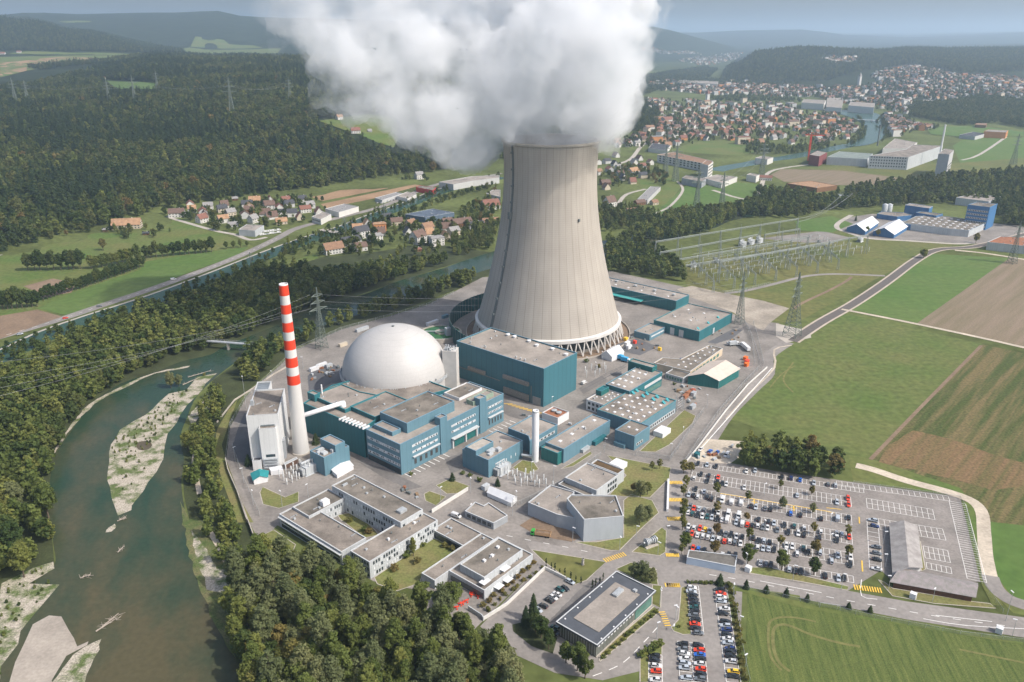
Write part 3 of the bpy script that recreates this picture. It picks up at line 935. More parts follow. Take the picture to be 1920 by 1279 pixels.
def seams(m, period, amt, width=0.05):
    """vertical panel joints every PERIOD metres along the walls"""
    n, l = m.node_tree.nodes, m.node_tree.links
    bs = n['Principled BSDF']
    src = bs.inputs['Base Color'].links[0].from_socket
    g = n.new('ShaderNodeNewGeometry')
    d = n.new('ShaderNodeVectorMath')
    d.operation = 'DOT_PRODUCT'
    d.inputs[1].default_value = ((math.cos(A50) + math.sin(A50)) / period, (math.sin(A50) - math.cos(A50)) / period, 0)
    l.new(g.outputs['Position'], d.inputs[0])
    f = n.new('ShaderNodeMath')
    f.operation = 'FRACT'
    l.new(d.outputs['Value'], f.inputs[0])
    k = n.new('ShaderNodeMath')
    k.operation = 'LESS_THAN'
    k.inputs[1].default_value = width
    l.new(f.outputs[0], k.inputs[0])
    q = n.new('ShaderNodeMath')
    q.operation = 'MULTIPLY_ADD'
    q.inputs[1].default_value = -amt
    q.inputs[2].default_value = 1.0
    l.new(k.outputs[0], q.inputs[0])
    v = n.new('ShaderNodeVectorMath')
    v.operation = 'SCALE'
    l.new(src, v.inputs[0])
    l.new(q.outputs[0], v.inputs['Scale'])
    l.new(v.outputs[0], bs.inputs['Base Color'])
for _m, _p, _a in ((BLUE, 3.0, 0.16), (TEAL, 3.0, 0.22), (TURB, 4.5, 0.20), (GREEN, 2.5, 0.25), (GREYW, 2.4, 0.18), (WHITE, 3.6, 0.10), (DBLUE, 6.0, 0.15)):
    seams(_m, _p, _a, 0.09)
E1 = Vector((math.cos(A50), math.sin(A50), 0))
E2 = Vector((math.cos(A50 - math.pi / 2), math.sin(A50 - math.pi / 2), 0))
NRM = {'L': -E1, 'R': E2, 'B': E1, 'W': -E2}

def snap_poly(poly, ang):
    e1 = Vector((math.cos(ang), math.sin(ang)))
    e2 = Vector((math.sin(ang), -math.cos(ang)))
    q = [[p[0] * e1.x + p[1] * e1.y, p[0] * e2.x + p[1] * e2.y] for p in poly]
    n = len(q)
    new = [list(a) for a in q]
    for i in range(n):
        j = (i + 1) % n
        ax = 1 if abs(q[j][0] - q[i][0]) > abs(q[j][1] - q[i][1]) else 0
        m = (q[i][ax] + q[j][ax]) / 2
        new[i][ax] = m
        new[j][ax] = m
    return [Vector((e1.x * a + e2.x * b, e1.y * a + e2.y * b, 0)) for a, b in new]

def inset(poly, d):
    """shrink a counter-clockwise outline by D"""
    n = len(poly)
    out = []
    for i in range(n):
        a, b, c = poly[i - 1], poly[i], poly[(i + 1) % n]
        d1 = Vector((b[0] - a[0], b[1] - a[1])).normalized()
        d2 = Vector((c[0] - b[0], c[1] - b[1])).normalized()
        n1 = Vector((-d1.y, d1.x))
        n2 = Vector((-d2.y, d2.x))
        k = 1 + n1.dot(n2)
        o = (n1 + n2) * (d / max(k, 0.3))
        out.append(Vector((b[0] + o.x, b[1] + o.y, 0)))
    return out

_rb = {}
def roof_bits(i):
    if i not in _rb:
        m = MB()
        if i == 0:
            m.box(0, 0, 0, 1.2, .9, .7, A50)
            m.box(0, 0, .7, .9, .6, .15, A50)
        elif i == 1:
            m.lathe([(.22, 0), (.22, .9), (.38, .9), (.05, 1.2)], 8)
        else:
            m.box(0, 0, 0, 2.6, .35, .4, A50)
            m.box(1.4, 1.2, 0, .5, .5, .6, A50)
        _rb[i] = m.mesh('roof_vent', (METAL, STEEL, GREYD)[i])
    return _rb[i]

class Building:
    def __init__(self, name, label, k, roof, h, wall=BLUE, roofm=ROOF, cop=COPB, cat='building', z0=0.0, par=0.5, snap=50.0, parent=None, part='wall', group=None, zr=None):
        poly = pts(k, roof, h if zr is None else zr) if isinstance(roof, str) else roof
        if snap is not None:
            poly = snap_poly(poly, math.radians(snap))
        poly = ccw([Vector((p[0], p[1], 0)) for p in poly])
        c = sum(poly, Vector()) / len(poly)
        self.c = Vector((c.x, c.y, 0))
        self.h, self.z0 = h, z0
        if parent is None:
            self.root = thing(name, label, cat, (c.x, c.y, z0), group=group)
            self.org = Vector((c.x, c.y, z0))
        else:
            self.root, self.org = parent.root, parent.org
        self.poly = poly
        o = self.org
        loc = [Vector((p.x - o.x, p.y - o.y, 0)) for p in poly]
        inn = inset(loc, 0.35)
        n = len(loc)
        za, zb = z0 - o.z, h - o.z
        m = MB()
        vs = [(p.x, p.y, za) for p in loc] + [(p.x, p.y, zb) for p in loc] + [(p.x, p.y, zb) for p in inn] + [(p.x, p.y, zb - par) for p in inn]
        fs = []
        for i in range(n):
            j = (i + 1) % n
            fs += [(i, j, n + j, n + i), (n + i, n + j, 2 * n + j, 2 * n + i), (2 * n + i, 2 * n + j, 3 * n + j, 3 * n + i)]
        m.add(vs, fs)
        m.build(part, wall, self.root)
        r = MB()
        inn2 = inset(loc, 0.34)
        for t in tessellate_polygon([[Vector((p.x, p.y, 0)) for p in inn2]]):
            a = [inn2[i] for i in t]
            if (a[1] - a[0]).cross(a[2] - a[0]).z < 0:
                a.reverse()
            r.add([(p.x, p.y, zb - par) for p in a], [(0, 1, 2)])
        self.roof = r.build('roof', roofm, self.root)
        ar = abs(area2(loc)) / 2
        if ar > 220 and par >= 0.4 and roofm is not CHALK:
            big = inset(loc, 2.0)
            bx_ = [p.x for p in loc]
            by_ = [p.y for p in loc]
            done = 0
            for _ in range(60):
                x_, y_ = rnd.uniform(min(bx_), max(bx_)), rnd.uniform(min(by_), max(by_))
                if done < min(9, ar / 130) and inside(x_, y_, big):
                    done += 1
                    link('roof_vent', roof_bits(done % 3), self.root, (x_, y_, zb - par))
        if cop is not None:
            oo = inset(loc, -0.06)
            ii = inset(loc, 0.42)
            q = MB()
            vs = [(p.x, p.y, zb + 0.003) for p in oo] + [(p.x, p.y, zb + 0.1) for p in oo] + [(p.x, p.y, zb + 0.1) for p in ii] + [(p.x, p.y, zb + 0.003) for p in ii]
            fs = []
            for i in range(n):
                j = (i + 1) % n
                fs += [(i, j, n + j, n + i), (n + i, n + j, 2 * n + j, 2 * n + i), (2 * n + i, 2 * n + j, 3 * n + j, 3 * n + i), (3 * n + i, 3 * n + j, j, i)]
            q.add(vs, fs)
            q.build('coping', cop, self.root)

    def face(self, which, idx=0):
        """the idx-th longest wall facing WHICH; returns (start, direction, length, outward normal)"""
        nv = NRM[which] if isinstance(which, str) else which
        es = []
        n = len(self.poly)
        for i in range(n):
            a, b = self.poly[i], self.poly[(i + 1) % n]
            d = b - a
            L = d.length
            if L < 0.5:
                continue
            d = d / L
            nn = Vector((d.y, -d.x, 0))
            es.append((L, a, d, nn))
        best = max(e[3].dot(nv) for e in es)
        es = sorted((e for e in es if e[3].dot(nv) > best - 0.12), key=lambda e: -e[0])
        L, a, d, nn = es[min(idx, len(es) - 1)]
        return a - Vector((self.org.x, self.org.y, 0)), d, L, nn

    def panel(self, which, u0, u1, z0, z1, m, name='window_band', idx=0, depth=0.12, metres=False):
        """a flush panel (window band, door, louvre) set on a wall; u is the fraction along it as seen from outside, left to right"""
        a, d, L, nn = self.face(which, idx)
        if not metres:
            u0, u1 = u0 * L, u1 * L
        p = a + d * ((u0 + u1) / 2) + nn * (depth / 2 - 0.04)
        w_ = u1 - u0
        mb = MB()
        mb.box(0, 0, 0, w_, depth, z1 - z0, math.atan2(d.y, d.x))
        return mb.build(name, m, self.root, loc=(p.x, p.y, z0 - self.org.z))

    def windows(self, which, n, z0, z1, u0=0.04, u1=0.96, fill=0.6, m=None, idx=0, name='window', skip=(), alt=None):
        a, d, L, nn = self.face(which, idx)
        st = (u1 - u0) * L / n
        mb = MB()
        mb.box(0, 0, 0, st * fill, 0.14, z1 - z0, math.atan2(d.y, d.x))
        me = mb.mesh(name, m or GLASS)
        me2 = None
        if alt:
            me2 = mb.mesh(name, alt)
        for i in range(n):
            if i in skip:
                continue
            p = a + d * (u0 * L + st * (i + 0.5)) + nn * 0.03
            link(name, me2 if (me2 and rnd.random() < 0.6) else me, self.root, (p.x, p.y, z0 - self.org.z))

    def at(self, u, v, z=0.0):
        """a point over the roof: u along the right-going-away axis (0..1), v along the right-coming-near axis, within the outline's own box"""
        us = [p.dot(E1) for p in self.poly]
        vs = [p.dot(E2) for p in self.poly]
        P = E1 * (min(us) + (max(us) - min(us)) * u) + E2 * (min(vs) + (max(vs) - min(vs)) * v)
        return Vector((P.x - self.org.x, P.y - self.org.y, z - self.org.z))

    def skylights(self, nu, nv, u0=0.1, u1=0.9, v0=0.1, v1=0.9, s=1.6, m=None, hh=0.45, par=0.5, name='skylight', kind='box'):
        mb = MB()
        if kind == 'box':
            mb.box(0, 0, 0, s, s * 0.8, hh * 0.6, A50)
            mb.box(0, 0, hh * 0.6, s * 0.75, s * 0.6, hh * 0.4, A50)
        else:     # tilted cowl
            for q in range(1):
                b = [(-s / 2, -s / 2, 0), (s / 2, -s / 2, 0), (s / 2, s / 2, 0), (-s / 2, s / 2, 0), (-s / 2, s / 2, hh * 2.2), (s / 2, s / 2, hh * 2.2)]
                c_, s_ = math.cos(A50), math.sin(A50)
                b = [(x * c_ - y * s_, x * s_ + y * c_, z) for x, y, z in b]
                mb.add(b, [(0, 1, 5, 4), (1, 2, 5), (0, 4, 3), (2, 3, 4, 5), (3, 2, 1, 0)])
        me = mb.mesh(name, m or CHALK)
        for i in range(nu):
            for j in range(nv):
                p = self.at(u0 + (u1 - u0) * (i / max(1, nu - 1) if nu > 1 else 0.5), v0 + (v1 - v0) * (j / max(1, nv - 1) if nv > 1 else 0.5), self.h - par + 0.01)
                link(name, me, self.root, p)

    def vents(self, spots, m=METAL, r=0.9, hh=1.0, par=0.5):
        mb = MB()
        mb.lathe([(r * 0.7, 0), (r * 0.7, hh * 0.6), (r, hh * 0.6), (r, hh * 0.85), (r * 0.3, hh)], 14, close_top=True)
        me = mb.mesh('roof_vent', m)
        for u, v in spots:
            link('roof_vent', me, self.root, self.at(u, v, self.h - par + 0.01))

    def boxes(self, spots, m=METAL, par=0.5, name='roof_unit'):
        for u, v, sx, sy, sz in spots:
            mb = MB()
            mb.box(0, 0, 0, sx, sy, sz, A50)
            mb.box(0, 0, sz, sx * 0.8, sy * 0.8, sz * 0.12, A50)
            mb.build(name, m, self.root, loc=self.at(u, v, self.h - par + 0.01))

def gable_hall(name, label, corners, he, hr, wall, roofm, cat='building', over=0.3, z0=0.0, gablem=None, group=None, ridge_along=0):
    """corners: 4 ground points in order; the ridge runs parallel to edge 0-1 (or 1-2 with ridge_along=1)"""
    c4 = ccw([Vector((p[0], p[1], 0)) for p in corners])
    if ridge_along:
        c4 = c4[1:] + c4[:1]
    c = sum(c4, Vector()) / 4
    root = thing(name, label, cat, (c.x, c.y, z0), group=group)
    a, b, d, e = [p - c for p in c4]          # a-b eave, d-e eave, ridge between mid(e,a) and mid(b,d)
    r0, r1 = (e + a) / 2, (b + d) / 2
    m = MB()
    V = lambda p, z: (p.x, p.y, z)
    m.add([V(a, 0), V(b, 0), V(d, 0), V(e, 0), V(a, he), V(b, he), V(d, he), V(e, he), V(r0, hr), V(r1, hr)],
          [(0, 1, 5, 4), (2, 3, 7, 6), (1, 2, 6, 9, 5), (3, 0, 4, 8, 7)])
    m.build('wall', wall, root)
    ax = (r1 - r0).normalized()
    t = 0.18
    r = MB()
    for s, q in ((a, b), (e, d)):
        out = (s - r0)
        drop = (hr - he) * over / max(out.length, 0.1)
        out = out.normalized() * over
        p0, p1 = s + out - ax * over, q + out - ax * -over
        q0, q1 = r0 - ax * over, r1 + ax * over
        zz = he - drop
        vs = [V(p0, zz + 0.03), V(p1, zz + 0.03), V(q1, hr + 0.03), V(q0, hr + 0.03), V(p0, zz + t), V(p1, zz + t), V(q1, hr + t), V(q0, hr + t)]
        r.add(vs, [(0, 3, 2, 1), (4, 5, 6, 7), (0, 1, 5, 4), (1, 2, 6, 5), (3, 0, 4, 7)])
    rf = r.build('roof', roofm, root)
    return root, (a, b, d, e), c

# ------------------------------------------------------------------ cooling tower
TC = flat(1027, 620)
TC.z = 0
def tower_r(z):
    return 34.5 * math.sqrt(1 + ((128.0 - z) / 91.0) ** 2)
def make_tower():
    t = thing('cooling_tower', 'huge pale concrete cooling tower with steam pouring from its mouth', 'cooling tower', TC)
    sh = bpy.data.materials.new('tower_concrete')
    sh.use_nodes = True
    n, l = sh.node_tree.nodes, sh.node_tree.links
    bs = n['Principled BSDF']
    bs.inputs['Roughness'].default_value = 0.9
    bs.inputs['Specular IOR Level'].default_value = 0.1
    tc = n.new('ShaderNodeTexCoord')
    sep = n.new('ShaderNodeSeparateXYZ')
    l.new(tc.outputs['Object'], sep.inputs[0])
    at2 = n.new('ShaderNodeMath')
    at2.operation = 'ARCTAN2'
    l.new(sep.outputs['Y'], at2.inputs[0])
    l.new(sep.outputs['X'], at2.inputs[1])
    def seam(src, freq, width):
        a = n.new('ShaderNodeMath')
        a.operation = 'MULTIPLY'
        a.inputs[1].default_value = freq
        l.new(src, a.inputs[0])
        b = n.new('ShaderNodeMath')
        b.operation = 'FRACT'
        l.new(a.outputs[0], b.inputs[0])
        c = n.new('ShaderNodeMath')
        c.operation = 'LESS_THAN'
        c.inputs[1].default_value = width
        l.new(b.outputs[0], c.inputs[0])
        return c.outputs[0]
    v1 = seam(at2.outputs[0], 48 / (2 * math.pi), 0.05)
    v2 = seam(sep.outputs['Z'], 1 / 1.5, 0.10)
    cv = n.new('ShaderNodeCombineXYZ')
    k1 = n.new('ShaderNodeMath')
    k1.operation = 'MULTIPLY'
    k1.inputs[1].default_value = 30
    l.new(at2.outputs[0], k1.inputs[0])
    k2 = n.new('ShaderNodeMath')
    k2.operation = 'MULTIPLY'
    k2.inputs[1].default_value = 0.045
    l.new(sep.outputs['Z'], k2.inputs[0])
    l.new(k1.outputs[0], cv.inputs[0])
    l.new(k2.outputs[0], cv.inputs[1])
    no = n.new('ShaderNodeTexNoise')
    no.inputs['Scale'].default_value = 0.55
    no.inputs['Detail'].default_value = 6
    l.new(cv.outputs[0], no.inputs['Vector'])
    no2 = n.new('ShaderNodeTexNoise')
    no2.inputs['Scale'].default_value = 0.05
    no2.inputs['Detail'].default_value = 6
    l.new(tc.outputs['Object'], no2.inputs['Vector'])
    ra = n.new('ShaderNodeValToRGB')
    e = ra.color_ramp.elements
    e[0].position, e[0].color = 0.3, (0.360, 0.325, 0.282, 1)
    e[1].position, e[1].color = 0.7, (0.405, 0.368, 0.322, 1)
    l.new(no.outputs['Fac'], ra.inputs[0])
    rb = n.new('ShaderNodeMapRange')
    rb.inputs[1].default_value = 0.3
    rb.inputs[2].default_value = 0.7
    rb.inputs[3].default_value = 0.92
    rb.inputs[4].default_value = 1.06
    l.new(no2.outputs['Fac'], rb.inputs[0])
    s1 = n.new('ShaderNodeVectorMath')
    s1.operation = 'SCALE'
    l.new(ra.outputs[0], s1.inputs[0])
    l.new(rb.outputs[0], s1.inputs['Scale'])
    def darken(src, fac, amt):
        m = n.new('ShaderNodeMath')
        m.operation = 'MULTIPLY_ADD'
        m.inputs[1].default_value = -amt
        m.inputs[2].default_value = 1.0
        l.new(fac, m.inputs[0])
        v = n.new('ShaderNodeVectorMath')
        v.operation = 'SCALE'
        l.new(src, v.inputs[0])
        l.new(m.outputs[0], v.inputs['Scale'])
        return v.outputs[0]
    col = darken(darken(s1.outputs[0], v1, 0.36), v2, 0.17)
    l.new(col, bs.inputs['Base Color'])
    zs = [11 + i * (148.6 - 11) / 48 for i in range(49)]
    prof = [(tower_r(z), z) for z in zs] + [(tower_r(149) - 0.9, 149.0)] + [(tower_r(z) - 0.9, z) for z in reversed(zs)]
    MB().lathe(prof, 96).build('shell', sh, t, smooth=True)
    MB().lathe([(tower_r(148) + 0.05, 147.6), (tower_r(148) + 0.9, 147.8), (tower_r(148) + 0.9, 149.2), (tower_r(148) - 1.4, 149.2), (tower_r(148) - 1.4, 148.2)], 96).build('rim', CONC, t)
    rr = tower_r(11)
    MB().lathe([(rr - 1.2, 10.2), (rr + 1.3, 10.2), (rr + 1.5, 12.6), (rr + 0.2, 13.2), (rr - 1.2, 13.2)], 96).build('ring_beam', mat('ring_white', (0.62, 0.60, 0.57), 0.8, 0.12, 0.1), t, smooth=False)
    legm = mat('column_concrete', (0.52, 0.49, 0.45), 0.9, 0.12, 0.3)
    ringm = MB()
    n_leg = 54
    for i in range(n_leg):
        a = 2 * math.pi * i / n_leg
        foot = Vector((math.cos(a) * (rr + 3.4), math.sin(a) * (rr + 3.4), 0.0))
        mb = MB()
        for s in (-1, 1):
            b = a + s * math.pi / n_leg * 0.92
            mb.bar((0, 0, 0), Vector((math.cos(b) * rr, math.sin(b) * rr, 10.6)) - foot, 0.55, 6)
        mb.build('column', legm, t, loc=foot)
    MB().lathe([(rr + 9, 0.05), (rr + 9, 1.1), (rr + 8.4, 1.1), (rr + 8.4, 0.05)], 96).build('basin_wall', CONC, t)
    MB().lathe([(rr - 6, 0.06), (rr + 8.3, 0.10)], 96).build('basin_floor', SOIL, t)
    MB().lathe([(rr - 7, 0.1), (rr - 7, 9.5), (0.01, 9.5)], 64).build('fill_pack', mat('fill_dark', (0.06, 0.065, 0.065), 0.9, 0.3, 0.3), t)
    # ladder and cable run climbing the shell
    lad = MB()
    aa = math.radians(-143)
    prev = None
    for i in range(70):
        z = 13 + i * (148 - 13) / 69
        r = tower_r(z) + 0.5
        p = Vector((math.cos(aa) * r, math.sin(aa) * r, z))
        if prev is not None:
            lad.bar(prev, p, 0.55, 4)
            if i % 6 == 0:
                lad.box(p.x, p.y, p.z - 0.5, 2.2, 1.6, 1.4, aa)
        prev = p
    for s in (-0.028, 0.02):
        prev = None
        for i in range(40):
            z = 13 + i * (148 - 13) / 39
            r = tower_r(z) + 0.25
            p = Vector((math.cos(aa + s) * r, math.sin(aa + s) * r, z))
            if prev is not None:
                lad.bar(prev, p, 0.22, 4)
            prev = p
    r = tower_r(98) + 1.0
    lad.box(math.cos(aa) * r, math.sin(aa) * r, 95, 3, 2.4, 5, aa)
    lad.build('ladder', STEEL, t)
    bx = MB()
    a2 = math.radians(-58)
    bx.box(math.cos(a2) * (tower_r(96) + 0.6), math.sin(a2) * (tower_r(96) + 0.6), 95, 1.2, 1.2, 2, a2)
    bx.build('warning_lamp', STEEL, t)
make_tower()

# ------------------------------------------------------------------ red and white chimney
def make_chimney():
    b = flat(565, 848)
    t = thing('striped_chimney', 'tall tapering chimney with red and white bands beside the white tower block', 'chimney', (b.x, b.y, 0))
    rad = lambda z: 4.6 - (4.6 - 2.35) * min(1, z / 99.0) ** 0.8
    zs = [i * 99.3 / 40 for i in range(41)]
    MB().lathe([(rad(z), z) for z in zs] + [(rad(99) - 0.4, 99.3), (rad(99) - 0.4, 80)], 32).build('shaft', mat('chimney_white', (0.58, 0.565, 0.54), 0.8, 0.08, 0.15, fine=0.04, stretch=(0, 1, 1, 0.2)), t, smooth=True)
    for (ya, yb) in ((534, 553), (570, 587), (603, 620.5), (636, 653.5), (668.5, 686), (701.5, 718.5)):
        z1, z0 = height_at(b, 'P', 545, ya), height_at(b, 'P', 545, yb)
        z1 = min(z1, 99.2)
        MB().lathe([(rad(z0 + (z1 - z0) * i / 4) + 0.04, z0 + (z1 - z0) * i / 4) for i in range(5)], 32).build('red_band', REDP, t, smooth=True)
    MB().lathe([(rad(0) + 0.5, 0), (rad(0) + 0.5, 0.8), (rad(0), 1.0)], 32).build('plinth', CONC, t)
    # duct to the roof of the hall
    q = gp('R', 1290, 385, 20.5) - Vector((b.x, b.y, 0))
    d = Vector((q.x, q.y, 0)).normalized()
    s = d * (rad(21) - 0.2) + Vector((0, 0, 22.0))
    dm = MB()
    dm.bar(s, (q.x, q.y, 22.0), 1.35, 16)
    dm.bar((q.x, q.y, 22.6), (q.x + 0.6, q.y + 0.4, 17.5), 1.9, 16)
    dm.build('duct', CHALK, t, smooth=True)
make_chimney()

# ------------------------------------------------------------------ reactor dome
def make_dome():
    c = Vector((-76, 478, 0))
    t = thing('reactor_dome', 'large smooth pale grey containment dome behind the blue office block', 'dome', c)
    dm = mat('dome_concrete', (0.46, 0.447, 0.43), 0.55, 0.06, 0.06, spec=0.35, fine=0.03)
    n, l = dm.node_tree.nodes, dm.node_tree.links
    bs = n['Principled BSDF']
    src = bs.inputs['Base Color'].links[0].from_socket
    tc = n.new('ShaderNodeTexCoord')
    sp = n.new('ShaderNodeSeparateXYZ')
    l.new(tc.outputs['Object'], sp.inputs[0])
    k = n.new('ShaderNodeMath'); k.operation = 'MULTIPLY'; k.inputs[1].default_value = 0.42
    l.new(sp.outputs['Z'], k.inputs[0])
    f = n.new('ShaderNodeMath'); f.operation = 'FRACT'
    l.new(k.outputs[0], f.inputs[0])
    g = n.new('ShaderNodeMath'); g.operation = 'LESS_THAN'; g.inputs[1].default_value = 0.07
    l.new(f.outputs[0], g.inputs[0])
    aa = n.new('ShaderNodeMath'); aa.operation = 'ARCTAN2'
    l.new(sp.outputs['Y'], aa.inputs[0]); l.new(sp.outputs['X'], aa.inputs[1])
    k2 = n.new('ShaderNodeMath'); k2.operation = 'MULTIPLY'; k2.inputs[1].default_value = 90 / 6.2832
    l.new(aa.outputs[0], k2.inputs[0])
    f2 = n.new('ShaderNodeMath'); f2.operation = 'FRACT'
    l.new(k2.outputs[0], f2.inputs[0])
    g2 = n.new('ShaderNodeMath'); g2.operation = 'LESS_THAN'; g2.inputs[1].default_value = 0.05
    l.new(f2.outputs[0], g2.inputs[0])
    mx = n.new('ShaderNodeMath'); mx.operation = 'MAXIMUM'
    l.new(g.outputs[0], mx.inputs[0]); l.new(g2.outputs[0], mx.inputs[1])
    ma = n.new('ShaderNodeMath'); ma.operation = 'MULTIPLY_ADD'; ma.inputs[1].default_value = -0.09; ma.inputs[2].default_value = 1.0
    l.new(mx.outputs[0], ma.inputs[0])
    sc = n.new('ShaderNodeVectorMath'); sc.operation = 'SCALE'
    l.new(src, sc.inputs[0]); l.new(ma.outputs[0], sc.inputs['Scale'])
    l.new(sc.outputs[0], bs.inputs['Base Color'])
    R, zc, zt = 34.0, 16.5, 46.5
    prof = [(R, 0), (R, 8), (R, zc - 4), (R, zc)]
    for i in range(1, 25):
        a = math.pi / 2 * i / 24
        prof.append((max(0.02, R * math.cos(a)), zc + (zt - zc) * math.sin(a)))
    MB().lathe(prof, 80).build('shell', dm, t, smooth=True)
    MB().lathe([(R + 0.1, 15.5), (R + 1.6, 15.5), (R + 1.6, 17.6), (R + 1.2, 17.6), (R + 1.2, 16.2), (R + 0.1, 16.2)], 80).build('walkway', METAL, t)
    m = MB()
    m.lathe([(0.9, zt - 0.2), (0.9, zt + 0.6), (0.2, zt + 0.9)], 12, close_top=True)
    m.build('top_vent', STEEL, t)
    # stair shaft on its right flank
    s = MB()
    a = math.radians(-8)
    s.box(math.cos(a) * (R + 3), math.sin(a) * (R + 3), 0, 9, 8, 33, a)
    s.build('stair_shaft', mat('shaft_grey', (0.5, 0.48, 0.45), 0.8, 0.1, 0.2), t)
    for i in range(22):
        p = MB()
        p.box(0, 0, 0, rnd.uniform(.4, 1.4), rnd.uniform(.4, 1.4), rnd.uniform(.5, 2.2), rnd.random())
        p.build('roof_unit', METAL, t, loc=(math.cos(-.14) * (R + 3) + rnd.uniform(-3.8, 3.8), math.sin(-.14) * (R + 3) + rnd.uniform(-3.4, 3.4), 33.0))
    # pipes at the foot
    for i in range(30):
        a = math.radians(rnd.uniform(200, 330))
        r = R + rnd.uniform(.6, 1.2)
        p = MB()
        p.box(0, 0, 0, rnd.uniform(.3, .9), rnd.uniform(.3, .7), rnd.uniform(.4, 1.5), a)
        p.build('pipe_unit', METAL, t, loc=(math.cos(a) * r, math.sin(a) * r, 17.6))
make_dome()

# ------------------------------------------------------------------ main plant buildings
tb = Building('turbine_hall', 'big petrol blue windowless hall with flat grey roof in front of the cooling tower', 'B', '122,222 755,418 998,300 375,135', 26.5, TURB, ROOFP, COPB, par=0.8)
tb.vents([(0.9, 0.25), (0.9, 0.33), (0.9, 0.5), (0.82, 0.62), (0.86, 0.78), (0.8, 0.95)], CHALK, 1.5, 1.6, 0.8)
tb.vents([(0.12, 0.12), (0.12, 0.3), (0.1, 0.66), (0.1, 0.71), (0.1, 0.76), (0.3, 0.05)], METAL, 0.6, 1.8, 0.8)
tb.panel('L', 0.565, 0.845, 11.5, 14.0, LOUV, 'louvre', depth=1.6)
tb.panel('L', 0.565, 0.845, 0.9, 5.2, LOUV, 'louvre', depth=1.0)
tb.panel('L', 0.15, 0.35, 9.2, 11.4, LOUV, 'louvre', depth=1.6)
tb.panel('L', 0.885, 0.97, 0.0, 5.5, mat('door_grey', (0.30, 0.29, 0.27), 0.7, 0.1, 0.3), 'gate', depth=0.3)
tb.panel('L', 0.865, 0.873, 0.0, 12, STEEL, 'downpipe', depth=0.4)
tb.panel('L', 0.0, 0.52, 8.0, 8.5, STEEL, 'cable_tray', depth=0.6)

au = Building('auxiliary_building', 'long dark teal hall with stepped flat roofs joining the dome', 'A', '560,662 985,838 1075,775 1300,640 1600,560 1210,420 760,535', 18.8, TEAL, ROOF, COPT, snap=None, par=0.7)
for k, rf, h, rm in (('A', '648,610 850,715 1075,610 1010,560 760,540', 20.3, ROOFP), ('A', '890,690 1090,765 1300,640 1130,575', 20.6, ROOF)):
    Building('', '', k, rf, h, TEAL, rm, COPT, z0=17.9, parent=au, snap=50, part='upper_wall')
Building('', '', 'A', '585,583 635,606 678,592 630,570', 22.5, TEAL, ROOFP, COPT, z0=18.0, parent=au, part='penthouse_wall')
fan = MB()
fa, fb = gp('A', 835, 765, 19.0) - au.org, gp('A', 1000, 830, 19.0) - au.org
for i in range(8):
    p = fa.lerp(fb, i / 7)
    fan.box(p.x, p.y, 18.3, 5.0, 0.75, 0.9, A50)
fan.build('cooler_slats', CHALK, au.root)
mm = MB()
p = gp('A', 690, 575, 22) - au.org
mm.bar((p.x, p.y, 18), (p.x, p.y, 26), 0.45, 10)
mm.build('vent_pipe', CHALK, au.root)

of = Building('office_block', 'light blue office wing with window bands and two stair towers', 'S', '275,735 640,888 1760,345 1400,195', 18.5, BLUE, ROOFP, COPB, par=0.6)
for z in (13.2, 9.0, 4.9):
    of.panel('L', 0.03, 0.97, z, z + 1.6, BLIND, 'window_band')
    of.windows('L', 22, z + 0.35, z + 1.35, 0.04, 0.96, 0.55, GLASS, skip=[i for i in range(22) if rnd.random() < 0.45])
of.panel('L', 0.02, 0.98, 0.3, 3.4, mat('painted_recess_shade', (0.05, 0.06, 0.065), 0.8, 0.2, 0.4), 'shade_painted_glazing', depth=0.1)  # dark colour stands in for shade over the recessed ground-floor glazing
for (u0, u1) in ((0.10, 0.33), (0.46, 0.70), (0.83, 0.985)):
    for z in (13.4, 9.7):
        of.panel('R', u0, u1, z, z + 1.3, BLIND, 'window_band')
        of.windows('R', 10, z + 0.15, z + 1.1, u0, u1, 0.42, GLASS, skip=[i for i in range(10) if rnd.random() < 0.35])
for (u0, u1) in ((0.10, 0.34), (0.83, 0.985)):
    of.panel('R', u0, u1, 7.4, 7.8, COPW, 'canopy', depth=1.4)
    of.windows('R', 5, 2.6, 5.6, u0, u1, 0.42, mat('door_dark', (0.06, 0.06, 0.06), 0.7, 0.2, 0.5), name='bay_door')
for (u0, u1) in ((0.485, 0.575), (0.605, 0.69)):
    of.panel('R', u0, u1, 0.6, 5.8, GREEN, 'gate', depth=0.5)
of.panel('R', 0.455, 0.71, 6.2, 6.8, COPW, 'canopy', depth=2.4)
for u in (0.465, 0.592, 0.703):
    of.panel('R', u - 0.006, u + 0.006, 0, 6.2, COPW, 'pillar', depth=1.0)
for i, (k, rf) in enumerate((('S', '1005,585 1075,610 1160,575 1090,555'), ('S', '1442,380 1515,400 1582,365 1510,345'))):
    Building('', '', k, rf, 22.6, BLUE, ROOFP, COPB, parent=of, part='stair_tower', z0=0.0)
Building('', '', 'S', '408,540 718,660 1278,400 900,330', 24.0, BLUE, ROOFD, COPB, parent=of, z0=17.9, part='upper_storey')
Building('', '', 'S', '365,680 570,765 640,710 430,625', 20.3, BLUE, ROOFP, COPB, parent=of, z0=17.9, part='plant_room')
Building('', '', 'S', '1160,330 1280,400 1500,280 1360,195', 19.6, CHALK, ROOFD, COPW, parent=of, z0=17.9, part='roof_screen')
Building('', '', 'S', '1370,400 1440,430 1650,320 1580,290', 20.6, mat('screen_green', (0.25, 0.32, 0.25), 0.7, 0.1, 0.3), ROOFP, None, parent=of, z0=17.9, part='roof_screen')
pv = gp('S', 650, 1200)
mk = MB()
